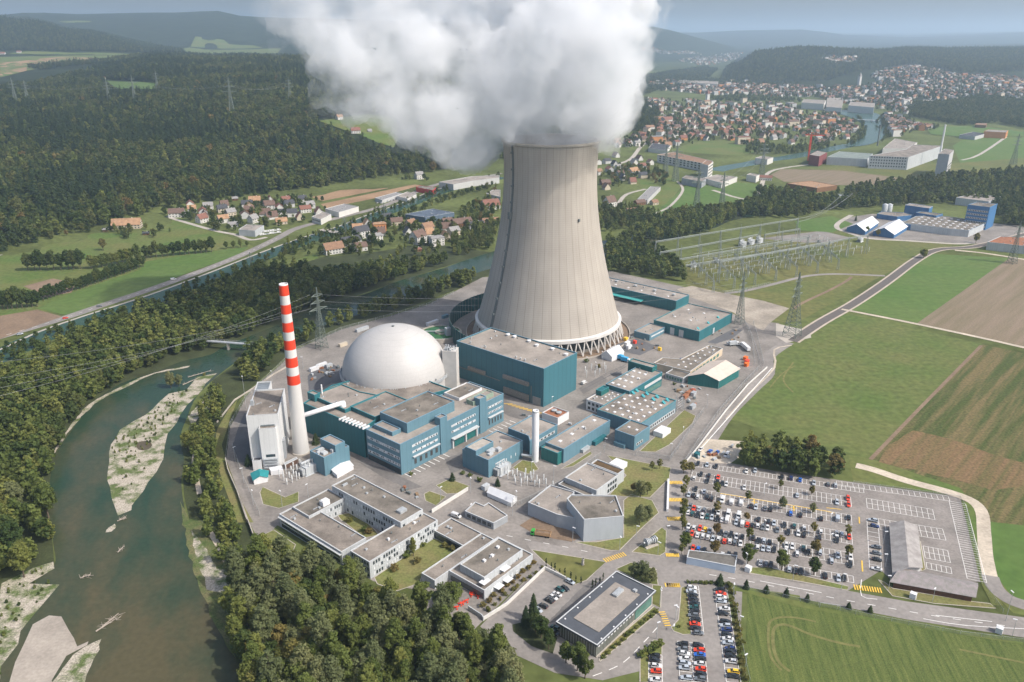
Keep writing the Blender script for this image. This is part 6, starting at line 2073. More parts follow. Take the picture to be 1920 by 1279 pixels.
VILLAGE = [   # crop, x, y of the middle of the base, length, width, eaves, ridge, turn, wall, roof, label
    ('H', 820, 335, 34, 15, 5.5, 12, 12, 'cream', 'tan', 'long farmhouse with a huge weathered tan roof at the wood edge'), ('H', 1140, 262, 20, 12, 6, 11, 12, 'white', 'brown', 'farmhouse with brown roof at the bend of the lane'),
    ('H', 1300, 298, 13, 10, 6, 11, 60, 'white', 'red', 'white gabled house with a steep red roof below the lane'), ('H', 1430, 232, 13, 11, 6, 10, 30, 'cream', 'dark', 'house with dark roof behind the white gabled one'),
    ('H', 1485, 262, 12, 11, 7, 11, 40, 'cream', 'grey', 'tall cream villa with grey roof'), ('H', 1605, 245, 13, 10, 7, 11, 20, 'orange', 'brown', 'orange walled house with brown roof'), ('H', 1640, 180, 16, 11, 6, 11, 15, 'cream', 'tan', 'cream house under the meadow with tan roof'),
    ('H', 1730, 208, 14, 10, 6, 11, 30, 'white', 'brown', 'white house with a brown hipped roof'), ('H', 1630, 300, 12, 9, 6, 10.5, 65, 'white', 'grey', 'white gable front house behind the depot'), ('H', 1838, 175, 11, 10, 6, 10, 30, 'white', 'red', 'small white house with bright red roof under the trees'),
    ('H', 1820, 245, 13, 9, 4, 7, 15, 'white', 'dark', 'low white bungalow beside the village trees'), ('H', 1810, 308, 14, 9, 4, 8, 25, 'cream', 'tan', 'house with tan roof in the garden trees'), ('H', 1500, 325, 12, 9, 3.5, 6, 20, 'grey', 'grey', 'low grey roofed barn near the depot'),
    ('H', 940, 378, 7, 4, 2.4, 3.6, 10, 'wood', 'dark', 'tiny dark shed beside the orchard'), ('H', 680, 355, 6, 4, 2.4, 3.4, 10, 'wood', 'grey', 'tiny grey roofed shed left of the farmhouse'), ('H', 1512, 155, 8, 6, 3, 5, 20, 'wood', 'grey', 'little hut at the edge of the wood above the village'),
    ('N', 805, 290, 15, 10, 5.5, 9.5, 30, 'white', 'red', 'white house with a vivid red roof beside the depot hall'), ('N', 700, 245, 12, 10, 6, 10, 30, 'white', 'red', 'white house with red roof and dormer by the tall trees'), ('N', 790, 235, 12, 10, 6, 10.5, 20, 'white', 'dark', 'white house with dark roof at the field corner'),
    ('N', 610, 270, 14, 11, 6, 10, 20, 'white', 'brown', 'white house with brown roof in the middle of the village'), ('N', 1435, 105, 13, 12, 8, 12, 30, 'white', 'grey', 'tall white villa alone at the top of the fields'),
    ('N', 960, 515, 22, 13, 6, 12, 35, 'white', 'orange', 'large white house with orange roof nearest the towpath meadow'), ('N', 1110, 500, 14, 11, 5, 9, 30, 'white', 'brown', 'white house with brown hipped roof by the wood'), ('N', 1055, 470, 22, 14, 6, 10, 40, 'white', 'dark', 'modern white block with dark flat looking roof'),
    ('N', 1115, 430, 18, 12, 9, 14, 40, 'white', 'dark', 'white gabled block with black roof panels'), ('N', 1190, 445, 16, 12, 6, 8, 40, 'white', 'grey', 'white terrace house with a grey roof'), ('N', 1215, 395, 16, 12, 10, 11, 20, 'orange', 'tan', 'unfinished brick house with scaffolding'),
    ('N', 1310, 358, 15, 11, 5, 9, 20, 'cream', 'brown', 'house with brown hipped roof beside the blue grey halls'), ('N', 1388, 372, 13, 10, 6, 10.5, 55, 'cream', 'orange', 'cream house with orange roof, left one of a pair'), ('N', 1480, 395, 15, 11, 6, 11, 45, 'cream', 'orange', 'cream house with orange roof, right one of a pair'),
    ('N', 1430, 460, 17, 13, 9, 15, 55, 'white', 'brown', 'tall white house with a steep brown roof above the river'), ('N', 1530, 470, 16, 13, 9, 10, 30, 'white', 'grey', 'stepped white apartment house with balconies'), ('N', 1425, 505, 9, 5, 2.5, 4, 20, 'wood', 'red', 'small red roofed boathouse by the trees'),
    ('N', 1670, 365, 26, 15, 5, 10, 30, 'wood', 'brown', 'big barn with a brown roof'), ('N', 1750, 375, 20, 12, 5, 8, 20, 'grey', 'dark', 'grey shed with a blue grey roof'), ('N', 1830, 270, 24, 16, 6, 13, 25, 'white', 'red', 'large farmhouse with a wide red roof beside the tower'), ('N', 1830, 355, 22, 11, 4, 8, 20, 'cream', 'orange', 'orange roofed stable beside the tower'),
    ('N', 1590, 360, 14, 9, 5, 9, 35, 'wood', 'brown', 'wooden house with brown roof in the orchard'),
    ('K', 55, 835, 16, 12, 8, 15, 40, 'white', 'brown', 'tall white house with a steep brown roof right of the tower'), ('K', 155, 870, 18, 13, 5, 9, 30, 'white', 'orange', 'house with pale orange roof above the river'), ('K', 35, 735, 16, 11, 4, 8, 20, 'wood', 'brown', 'brown roofed barn right of the tower'),
    ('K', 160, 690, 20, 14, 7, 12, 40, 'white', 'tan', 'pale green house with a tan roof on the slope'), ('K', 100, 695, 14, 10, 5, 9, 40, 'grey', 'brown', 'grey house with brown roof on the slope'), ('K', 5, 690, 12, 10, 6, 10, 40, 'white', 'orange', 'white cottage at the tower edge'),
    ('K', 190, 825, 16, 9, 4, 7, 30, 'wood', 'brown', 'small brown barn behind the striped one'), ('K', 255, 825, 10, 8, 4, 7, 30, 'cream', 'orange', 'small cream house beside the farm lane'), ('K', 755, 715, 22, 10, 5, 8, -20, 'white', 'red', 'white house with red roof beside the spruces'),
    ('M', 545, 515, 18, 13, 6, 11, 15, 'white', 'red', 'white farmhouse with red roof high in the clearing'), ('M', 460, 615, 18, 13, 6, 11, 20, 'white', 'red', 'white farmhouse with red roof low in the clearing'), ('M', 385, 552, 13, 10, 6, 10, 40, 'white', 'tan', 'white house among trees at the clearing edge'), ('M', 248, 592, 15, 10, 6, 10, 40, 'white', 'tan', 'white house in the wood left of the clearing'),
    ('M', 525, 610, 8, 7, 3, 6, 20, 'grey', 'grey', 'small barn by the clearing orchard'), ('M', 110, 370, 18, 10, 6, 9, 20, 'white', 'tan', 'white house lost in the hillside wood'),
    ('G', 555, 455, 40, 18, 6, 12, 15, 'white', 'red', 'farm with long red roof at the wood clearing'), ('G', 10, 308, 34, 16, 6, 12, 10, 'white', 'red', 'red roofed farm at the edge of the plateau'), ('G', 108, 298, 20, 12, 6, 10, 10, 'white', 'red', 'lone white house on the plateau'),
]
for k, x, y, L, W, he, hr, a, wl, rf, lab in VILLAGE:
    p = og(k, x, y)
    house(p.x, p.y, L * 0.95, W * 0.95, he, hr, math.radians(a), wl, rf, lab)

# works and depots along the valley
for nm, lab, k, rf, h, wl, rm, cop, sn in (
        ('depot_hall', 'long white depot hall with a dark grey roof', 'N', '915,270 990,290 1100,258 1020,242', 7, WT['white'], RT['grey'], COPW, None),
        ('depot_office', 'white two storey depot office', 'N', '840,315 890,330 948,300 900,285', 7, WT['white'], ROOFP, COPW, None),
        ('garage_hall', 'grey metal garage hall beside the caravan yard', 'N', '435,385 525,392 575,362 480,356', 7.5, GREYW, ROOFP, COPW, None),
        ('car_dealer', 'flat roofed car dealer with a grey canopy roof', 'N', '1190,210 1230,222 1345,185 1310,178', 5, WT['grey'], RT['grey'], COPW, None),
        ('fuel_shop', 'low white shop building by the road', 'N', '1310,200 1370,215 1420,190 1370,175', 5, WT['white'], ROOFP, COPW, None),
        ('red_depot', 'bright red flat roofed depot', 'N', '1418,150 1510,168 1530,152 1440,140', 7, mat('depot_red', (0.45, 0.045, 0.035), 0.7, 0.1, 0.2), ROOFD, None, None),
        ('shopping_hall', 'long shopping hall with orange band and grey roof', 'N', '1545,122 1625,135 1735,115 1880,98 1880,85 1730,90', 9, WT['grey'], ROOFP, COPW, None),
        ('timber_hall', 'wide blue grey hall with pale roof strips', 'N', '1358,300 1470,318 1630,290 1510,270', 7, mat('hall_bluegrey', (0.10, 0.14, 0.19), 0.7, 0.1, 0.2), mat('hall_roof', (0.10, 0.125, 0.16), 0.6, 0.3, 0.05, fine=0.1), COPW, None),
        ('warehouse', 'pale warehouse beside the cooling tower', 'N', '1805,185 1885,205 1885,165 1850,162', 8, WT['grey'], ROOFP, COPW, None),
        ('power_house', 'old hydro power house with a long orange roof', 'K', '270,600 510,645 520,628 345,588', 14, WT['white'], RT['orange'], None, None),
        ('power_house_tower', 'tall head building of the hydro power house', 'K', '470,640 500,648 522,632 490,625', 24, WT['white'], RT['orange'], None, None),
        ('weir_house', 'white weir house on the canal', 'K', '710,615 765,622 792,612 740,606', 10, WT['white'], ROOFP, COPW, None),
        ('white_works', 'white works building with light blue walls beside the meadow', 'K', '475,705 560,728 630,700 540,690', 8, WT['white'], ROOFP, COPW, None),
        ('grey_works', 'grey works building behind the pylons', 'K', '380,705 470,722 490,708 400,692', 10, GREYD, ROOF, None, None),
        ('white_cube', 'white cube building beside the dark spruces', 'K', '672,690 715,698 730,690 690,683', 10, WT['white'], ROOFP, COPW, None),
        ('long_barn', 'long riding barn with red and brown roof', 'K', '850,728 990,750 1080,738 960,718', 7, WT['wood'], RT['tan'], None, None),
        ('striped_barn', 'barn with red and grey striped roof', 'K', '180,800 225,805 285,745 240,742', 6, WT['grey'], RT['grey'], None, None),
        ('paper_mill', 'huge pale factory hall beside the river bend', 'K', '1225,605 1400,612 1555,560 1420,555 1390,575', 22, GREYW, ROOF, COPW, None),
        ('mill_block', 'tall grey factory block at the right end of the mill', 'K', '1535,595 1585,600 1605,580 1565,572', 40, WT['grey'], ROOF, None, None),
        ('mill_glasshouse', 'long factory wing with a sloping glass roof', 'K', '1035,610 1215,620 1240,595 1090,585', 14, GREYW, mat('mill_glass', (0.22, 0.25, 0.22), 0.6, 0.2, 0.1), None, None),
        ('mill_store', 'reddish brown factory store beside the crane', 'K', '955,600 1000,608 1035,590 990,582', 18, mat('store_red', (0.20, 0.06, 0.06), 0.8, 0.1, 0.1), ROOFP, None, None),
        ('mill_sheds', 'white factory sheds behind the mill', 'K', '1285,572 1400,572 1440,545 1340,527', 12, WT['white'], ROOFP, None, None),
        ('right_shed', 'wide dark roofed farm shed in the fields', 'K', '1630,510 1700,518 1750,505 1690,497', 8, WT['grey'], RT['dark'], None, None),
        ('orange_hall', 'long orange walled hall in the fields', 'K', '1740,495 1840,500 1850,490 1760,487', 14, WT['orange'], ROOFP, None, None),
        ('tan_shed', 'shed with an orange roof in the far fields', 'K', '1700,465 1750,468 1755,458 1705,458', 8, WT['wood'], RT['orange'], None, None),
        ('supermarket', 'flat white store with solar roof in the far village', 'K', '230,570 310,580 330,558 250,548', 8, WT['white'], RT['dark'], None, None),
        ('silo_block', 'white silo block with a blue side in the far town', 'K', '1030,385 1100,390 1108,345 1035,345', 14, WT['white'], ROOFP, None, None),
        ('riverside_works', 'long white works by the far river', 'K', '920,365 1020,372 1030,355 930,350', 20, WT['white'], ROOFP, None, None),
        ('river_flats', 'white riverside block in the far town', 'K', '1130,378 1245,388 1250,368 1140,362', 22, WT['white'], ROOFP, None, None),
        ('school_block', 'long grey block beside the far wood', 'K', '1450,362 1660,378 1670,366 1470,352', 22, WT['grey'], ROOFP, None, None),
        ('long_store', 'very long white store at the far edge of town', 'K', '360,275 540,282 545,270 370,264', 16, WT['white'], ROOFP, None, None),
        ('factory_main', 'wide low grey factory with many skylights and blue wall ends', 'L', '985,358 1350,405 1500,418 1650,350 1250,300 1090,308', 8, GREYW, ROOFD, COPB, None),
        ('factory_tower', 'blue office tower with white window bands', 'L', '1490,220 1660,240 1718,212 1560,198', 28, DBLUE, ROOFD, COPB, None),
        ('factory_annex', 'blue hall with a pale roof behind the factory', 'L', '1010,222 1195,248 1222,232 1050,208', 13, DBLUE, ROOFP, COPW, None),
        ('pale_roof_hall', 'wide pale roof hall behind the blue tower', 'L', '1400,165 1650,195 1740,160 1540,135', 10, GREYW, ROOFP, COPW, None),
        ('factory_low', 'low blue plant buildings with pipes', 'L', '795,290 950,312 1080,300 1000,280 830,272', 6, DBLUE, ROOF, COPB, None),
        ('factory_link', 'low grey and blue factory wing', 'L', '1090,280 1250,305 1300,290 1130,270', 10, DBLUE, ROOFD, COPB, None),
        ('rust_roof_hall', 'grey hall with a wide rusty brown roof at the picture edge', 'L', '1640,505 1960,540 2100,520 1960,470 1740,462', 9, GREYW, BRICKR, COPW, None)):
    b = Building(nm, lab, k, rf, h, wl, rm, cop, snap=sn, par=0.4)
    if nm == 'factory_tower':
        for z in (3, 7.5, 12, 16.5, 21):
            b.panel('L', 0.04, 0.96, z, z + 2, WT['white'], 'window_band')
            b.windows('L', 12, z + 0.3, z + 1.7, 0.05, 0.95, 0.6, GLASS)
    if nm == 'factory_main':
        b.skylights(5, 9, 0.15, 0.85, 0.12, 0.9, 3.6)
        b.panel('L', 0.0, 0.2, 0.1, 7, DBLUE, 'wall_panel')
    if nm in ('paper_mill', 'power_house', 'mill_block', 'depot_office', 'river_flats', 'school_block', 'power_house_tower'):
        for z in ((3, 7, 11) if h < 20 else (4, 9, 14, 19)):
            if z + 2.5 < h:
                b.windows(-E2 * 0 - Vector((0, 1, 0)), 14, z, z + 2.2, 0.03, 0.97, 0.5, GLASS)
for k, cs, lab in (('L', '560,425 700,455 800,385 690,365', 'blue shed with a broad white gabled roof, left of the pair'), ('L', '760,455 920,480 1022,415 880,385', 'blue shed with a broad white gabled roof, right of the pair')):
    gable_hall('blue_shed', lab, pts(k, cs), 5.0, 11.0, DBLUE, CHALK, 'shed', 0.8, ridge_along=1)
for i, x in enumerate((850, 885)):
    p = gp('L', x, 275)
    t = thing('steel_tank', ('pale round tank at the left of the blue plant', 'pale round tank beside its twin at the blue plant')[i], 'tank', p)
    MB().lathe([(3.6, 0), (3.6, 10), (1, 11.2), (0.05, 11.4)], 20).build('shell', GREYW, t, smooth=True)

# roofs: church towers, crane, mill chimney
def mast(name, label, cat, p, h, r0, r1, m, n=10):
    t = thing(name, label, cat, p)
    MB().bar((0, 0, 0), (0, 0, h), r0, n, r1).build('shaft', m, t)
    return t
p = og('K', 1260, 560); mast('mill_chimney', 'slim brown factory chimney beside the river bend', 'chimney', p, 44, 1.8, 1.3, STEEL)
p = og('K', 1532, 650); mast('white_chimney', 'slim white chimney in front of the tall mill block', 'chimney', p, 72, 1.8, 1.5, CHALK)
for k, x, y, hh, lab in (('K', 494, 372, 34, 'church tower with a red pointed cap in the near town'), ('K', 1175, 300, 44, 'pale church tower far in the town')):
    p = og(k, x, y)
    t = thing('church_tower', lab, 'tower', p)
    m = MB(); m.box(0, 0, 0, 10, 10, hh, 0.4); m.build('wall', WT['white'], t)
    m = MB()
    c_, s_ = math.cos(0.4), math.sin(0.4)
    q = [(-6, -6), (6, -6), (6, 6), (-6, 6)]
    m.add([(x_ * c_ - y_ * s_, x_ * s_ + y_ * c_, hh) for x_, y_ in q] + [(0, 0, hh + 16)], [(0, 1, 4), (1, 2, 4), (2, 3, 4), (3, 0, 4)])
    m.build('roof', RT['red'] if hh < 40 else RT['grey'], t)
p = og('K', 948, 628)
t = thing('tower_crane', 'red construction crane standing beside the mill', 'crane', p)
m = MB()
for a, b in ((-1, -1), (1, -1), (1, 1), (-1, 1)):
    m.bar((a, b, 0), (a, b, 46), 0.45)
for i in range(15):
    m.bar((-1, -1, i * 3), (1, -1, i * 3 + 3), 0.3); m.bar((1, 1, i * 3), (-1, 1, i * 3 + 3), 0.3); m.bar((-1, 1, i * 3), (-1, -1, i * 3 + 3), 0.3); m.bar((1, -1, i * 3), (1, 1, i * 3 + 3), 0.3)
m.build('mast', REDP, t)
m = MB(); m.bar((-10, 4, 47), (22, -8, 47), 0.6); m.bar((0, 0, 46), (0, 0, 52), 0.4); m.bar((0, 0, 52), (22, -8, 47), 0.2); m.bar((0, 0, 52), (-10, 4, 47), 0.2); m.build('jib', REDP, t)

# the far town: nearest houses one by one, the rest as one mass
g = random.Random(5)
TOWN = [   # crop polygon, number, red roofs share, size
    ('K', '75,545 180,520 270,480 300,440 330,470 420,470 560,470 700,520 820,560 690,560 560,535 430,540 320,575 190,560 90,570', 90, 0.6), ('K', '240,470 330,420 420,390 560,385 700,400 860,395 960,410 1080,420 1150,440 1180,480 1120,540 1040,560 900,560 820,555 700,515 560,470 420,465 300,480', 210, 0.55),
    ('K', '90,350 200,345 330,360 470,360 560,375 660,365 800,375 880,385 960,400 860,392 700,396 560,382 420,388 330,415 250,430 200,400 120,385', 110, 0.5), ('K', '205,285 340,270 540,285 700,280 860,290 1000,300 1010,330 900,345 700,340 540,335 400,320 260,310', 330, 0.4),
    ('K', '1000,300 1160,300 1230,290 1290,270 1330,250 1500,245 1650,265 1920,290 1990,300 1990,360 1800,345 1700,340 1600,360 1450,350 1400,380 1390,420 1290,400 1230,385 1110,370 1000,350', 330, 0.4),
    ('K', '1220,250 1300,222 1400,205 1500,218 1640,250 1760,245 1900,262 1990,270 1990,300 1850,285 1650,262 1500,244 1330,250 1280,268', 260, 0.4), ('K', '1000,170 1060,160 1180,168 1150,185 1090,200', 40, 0.2), ('K', '350,175 440,160 560,145 660,140 640,165 560,185 500,200 420,195', 130, 0.1),
    ('K', '170,115 260,120 320,135 420,135 480,150 300,150 220,135', 50, 0.1), ('K', '1290,430 1350,440 1420,470 1500,480 1480,490 1390,490 1340,520 1310,480', 60, 0.4),
    ('M', '1660,640 1760,650 1780,690 1680,690', 0, 0.4)]
allh = []
TOWN_SEEN = []
for k, s, n, rr in TOWN:
    poly = opts(k, s)
    xs = [p.x for p in poly]; ys = [p.y for p in poly]
    cnt = tries = 0
    if len(TOWN_SEEN) > 2:
        n = int(n * 1.7)
    TOWN_SEEN.append(k)
    loc = []
    while cnt < n and tries < n * 60:
        tries += 1
        x, y = g.uniform(min(xs), max(xs)), g.uniform(min(ys), max(ys))
        if not inside(x, y, poly):
            continue
        if any((x - a) ** 2 + (y - b) ** 2 < 15 ** 2 for a, b in loc[-120:]):
            continue
        loc.append((x, y))
        allh.append((y, x, rr))
        cnt += 1
allh.sort()
wl_k = ['white', 'white', 'white', 'cream', 'cream', 'grey', 'orange']
mass_mb = MB()
RL, WLs = ['red', 'brown', 'orange', 'dark', 'grey', 'tan'], ['white', 'cream', 'grey', 'orange']
MASSM = [RT[a] for a in RL] + [WT[a] for a in WLs]
n_ind = 0
GRPS = ['houses of the near town', 'houses in the middle of the town']
for y, x, rr in allh:
    rf = g.choice(('red', 'brown', 'orange', 'red', 'brown')) if g.random() < rr + 0.2 else g.choice(('dark', 'grey', 'brown', 'grey', 'tan'))
    wl = g.choice(wl_k)
    a = g.choice((0.5, 0.5, 2.07, 0.3, 1.2))
    big = g.random() < 0.10
    L, W, he, hr = (g.choice((24, 30)), 13, g.choice((12, 15)), 16) if big else (g.choice((11, 13, 16)), g.choice((9, 11)), g.choice((5, 6, 8)), 11)
    if hr < he + 1:
        hr = he + 2
    if n_ind < 232:
        n_ind += 1
        lab = '%s %s with a %s roof in the %s part of the town' % (wl, 'apartment block' if big else 'house', RNAME[rf], 'near' if y < 2350 else 'middle')
        house(x, y, L, W, he, hr, a, wl, rf, lab, GRPS[0 if y < 2350 else 1], windows=False)
        continue
    L, W = L * 0.85, W * 0.9
    z = hz(x, y)
    c_, s_ = math.cos(a), math.sin(a)
    P_ = lambda u, v, w_: (x + u * c_ - v * s_, y + u * s_ + v * c_, z + w_)
    A, B = L / 2, W / 2
    mass_mb.add([P_(-A, -B, -1), P_(A, -B, -1), P_(A, B, -1), P_(-A, B, -1), P_(-A, -B, he), P_(A, -B, he), P_(A, B, he), P_(-A, B, he), P_(-A, 0, hr), P_(A, 0, hr)], [(0, 1, 5, 4), (2, 3, 7, 6), (1, 2, 6, 9, 5), (3, 0, 4, 8, 7)], 6 + WLs.index(wl))
    A += .5; B += .5
    mass_mb.add([P_(-A, -B, he), P_(A, -B, he), P_(A, 0, hr + .3), P_(-A, 0, hr + .3), P_(A, B, he), P_(-A, B, he)], [(0, 1, 2, 3), (4, 5, 3, 2)], RL.index(rf))
tag(mass_mb.build('distant_houses', MASSM), 'sea of small roofs far away in the town', 'town', kind='stuff')
tr = []
for y, x, rr in allh:
    for _ in range(4):
        a, b = x + g.uniform(-26, 26), y + g.uniform(-26, 26)
        tr.append((a, b, hz(a, b), g.uniform(0.45, 0.95), g.choice((0, 1, 2, 2, 7))))
mass('garden_trees', 'garden trees between the houses of the town', tr, LOW)
for k, s, n, nm in (('N', '130,260 300,270 480,240 640,235 800,250 900,300 780,330 640,370 560,350 400,360 250,340', 22, 'village below the wood'), ('N', '1000,440 1180,350 1300,330 1400,350 1640,400 1700,400 1640,450 1400,430 1250,430 1100,470', 15, 'village between canal and river'), ('K', '0,640 100,600 240,640 200,720 60,760 0,760', 14, 'village right of the cooling tower')):
    poly = opts(k, s)
    xs = [p.x for p in poly]; ys = [p.y for p in poly]
    near = [og(a[0], a[1], a[2]) for a in VILLAGE]
    done = 0
    for _ in range(900):
        x, y = g.uniform(min(xs), max(xs)), g.uniform(min(ys), max(ys))
        if done < n and inside(x, y, poly) and not any((x - q.x) ** 2 + (y - q.y) ** 2 < 21 ** 2 for q in near):
            near.append(Vector((x, y, 0)))
            done += 1
            rf, wl = g.choice(('brown', 'grey', 'dark', 'tan', 'red', 'brown')), g.choice(('white', 'cream', 'white', 'grey'))
            house(x, y, g.choice((10, 12, 14)), 9.5, g.choice((4, 6)), 10, g.choice((.3, .6, 2.0)), wl, rf, '%s house with a %s roof in the %s' % (wl, RNAME[rf], nm), 'houses of the ' + nm, windows=False)
vt = []
for k, x, y, *_ in VILLAGE[:44]:
    q = og(k, x, y)
    for _ in range(10):
        a = g.random() * 6.28
        r = g.uniform(15, 30)
        vt.append((q.x + r * math.cos(a), q.y + r * math.sin(a), hz(q.x, q.y), g.uniform(0.35, 0.85), g.choice((2, 5, 0, 2, 7))))
mass('village_gardens', 'garden trees and shrubs round the village houses', vt, LOW)

# ------------------------------------------------------------------ pylons, wires, switchyard
def lattice(mb, x, y, z0, z1, w0, w1, n, r):
    prev = None
    for i in range(n + 1):
        t = i / n
        z = z0 + (z1 - z0) * t
        w_ = w0 + (w1 - w0) * t
        c = [Vector((x + a * w_ / 2, y + b * w_ / 2, z)) for a, b in ((-1, -1), (1, -1), (1, 1), (-1, 1))]
        if prev:
            for k in range(4):
                mb.bar(prev[k], c[k], r, 4, cap=False)
                mb.bar(prev[k], c[(k + 1) % 4], r * 0.6, 3, cap=False)
                mb.bar(prev[(k + 1) % 4], c[k], r * 0.6, 3, cap=False)
                mb.bar(c[k], c[(k + 1) % 4], r * 0.5, 3, cap=False)
        prev = c
PYL = mat('pylon_green', (0.16, 0.19, 0.165), 0.7, 0.15, 0.5)
def pylon(p, h, label, base=8.0, rz=0.6, r=0.16, arms=3, group=None):
    t = thing('power_pylon', label, 'pylon', p, rz, group)
    m = MB()
    lattice(m, 0, 0, 0, h * 0.62, base, base * 0.28, 9, r)
    lattice(m, 0, 0, h * 0.62, h, base * 0.28, 0.4, 8, r * 0.8)
    m.build('tower', PYL, t)
    for i in range(arms):
        z = h * (0.64 + 0.11 * i)
        w_ = (h * 0.17) * (1 - 0.2 * i)
        for s in (-1, 1):
            a = MB()
            for b in (-1, 1):
                a.bar((s * base * .1, b * base * .1, z), (s * w_, 0, z + 0.4), r * 0.8)
                a.bar((s * base * .1, b * base * .1, z + 1.8), (s * w_, 0, z + 0.4), r * 0.8)
            a.bar((s * w_, 0, z + 0.4), (s * w_, 0, z - 1.8), 0.12)
            a.build('crossarm', PYL, t)
    return t
PY = {}
for key, k, x, y, h, lab, base, rz in (('a', 'F', 1230, 800, 52, 'tall lattice pylon at the edge of the pasture', 11, 0.8), ('b', 'F', 915, 725, 44, 'lattice pylon beside the maintenance hall', 6, 0.8), ('c', 'A', 690, 275, 48, 'lattice pylon rising from the riverside wood behind the chimney', 7, 0.9),
                                       ('d', 'G', 92, 590, 62, 'pair pylon at the left edge of the hill wood', 9, 0.2), ('e', 'G', 160, 585, 55, 'lower pylon of the pair in the hill wood', 9, 0.2), ('f', 'G', 620, 600, 60, 'pylon in the wood below the forest clearing', 9, 0.2), ('g', 'G', 765, 600, 68, 'pylon in the wood beside the clearing', 9, 0.2),
                                       ('h', 'G', 1310, 670, 84, 'tall pylon in the middle of the hill forest', 12, 0.2), ('i', 'G', 1635, 590, 60, 'pylon in the forest beside the steam', 10, 0.2), ('j', 'G', 890, 520, 50, 'small pylon behind the forest clearing', 8, 0.2),
                                       ('k', 'K', 305, 690, 50, 'pylon in front of the old power house', 9, 0.2), ('l', 'K', 350, 720, 62, 'tall pylon in the meadow by the power house', 9, 0.2), ('m', 'K', 445, 850, 58, 'pylon on the meadow beside the works', 8, 0.2), ('n', 'K', 560, 830, 46, 'pylon at the meadow corner', 7, 0.2),
                                       ('o', 'K', 738, 700, 60, 'pylon between works and brown field', 8, 0.2), ('p', 'K', 1160, 640, 0, '', 0, 0), ('q', 'K', 1870, 645, 55, 'pylon at the right edge of the green fields', 9, 0.2), ('r', 'L', 1825, 670, 44, 'pylon on the ploughed field beside the rusty roof', 7, 0.4),
                                       ('s', 'N', 510, 630, 22, 'slim tower mast beside the canal', 2.4, 0.3), ('t', 'N', 1245, 350, 26, 'slim mast above the unfinished house', 2.0, 0.3), ('u', 'N', 1028, 415, 22, 'slim mast at the canal bridge', 2.0, 0.3)):
    if h:
        q = og(k, x, y)
        PY[key] = (q, h)
        pylon(q, h, lab, base, rz, 0.15 if base < 3 else 0.22 if q.y < 900 else 0.32)
WIRE = mat('wire', (0.30, 0.31, 0.32), 0.5, 0.05, 1)
def wire(p, q, sag, label=None, r=0.05, group='power lines'):
    m = MB()
    prev = None
    for i in range(17):
        t = i / 16
        c = Vector(p).lerp(Vector(q), t) - Vector((0, 0, sag * 4 * t * (1 - t)))
        if prev is not None:
            m.bar(prev, c, r, 4, cap=False)
        prev = c
    o = m.build('power_line', WIRE)
    tag(o, label, 'cable', group)
q, h = PY['c']
for i, (x, y) in enumerate(((-40, 715), (-40, 735), (-40, 752), (-40, 682))):
    zt = h * (0.66 + 0.11 * (i % 3))
    e = flat(x, y, 38)
    wire((q.x - 5, q.y, q.z + zt), (e.x, e.y, 38), 5, ('uppermost', 'second', 'lower', 'topmost thin')[i] + ' power line sagging over the wood left of the chimney', 0.05)
q2, h2 = PY['b']
for i in range(3):
    zt = h * (0.66 + 0.11 * i)
    wire((q.x + 5, q.y, q.z + zt), (q2.x - 6, q2.y, q2.z + h2 * (0.66 + 0.11 * i)), 9, ('lower', 'middle', 'upper')[i] + ' power line running behind the dome to the maintenance hall pylon', 0.05)
q3, h3 = PY['a']
top = gp('F', 1600, 0, 40)
for i in range(4):
    a = gp('F', 1270, 95 + 20 * (i // 2), 20)
    b = gp('F', 1530 + 60 * (i % 2), -10 - 3 * i, 30)
    wire(a, (b.x, b.y, 38), 6, 'power line leaving the switchyard towards the far bank', 0.09)
for key1, key2 in (('l', 'm'), ('m', 'n'), ('k', 'l'), ('n', 'o'), ('d', 'f'), ('f', 'g'), ('g', 'h'), ('h', 'i')):
    a, ha = PY[key1]; b, hb = PY[key2]
    for s in (-1, 1):
        wire(a + Vector((s * 8, 0, ha * .8)), b + Vector((s * 8, 0, hb * .8)), 12, 'thin power line strung between distant pylons', 0.09)

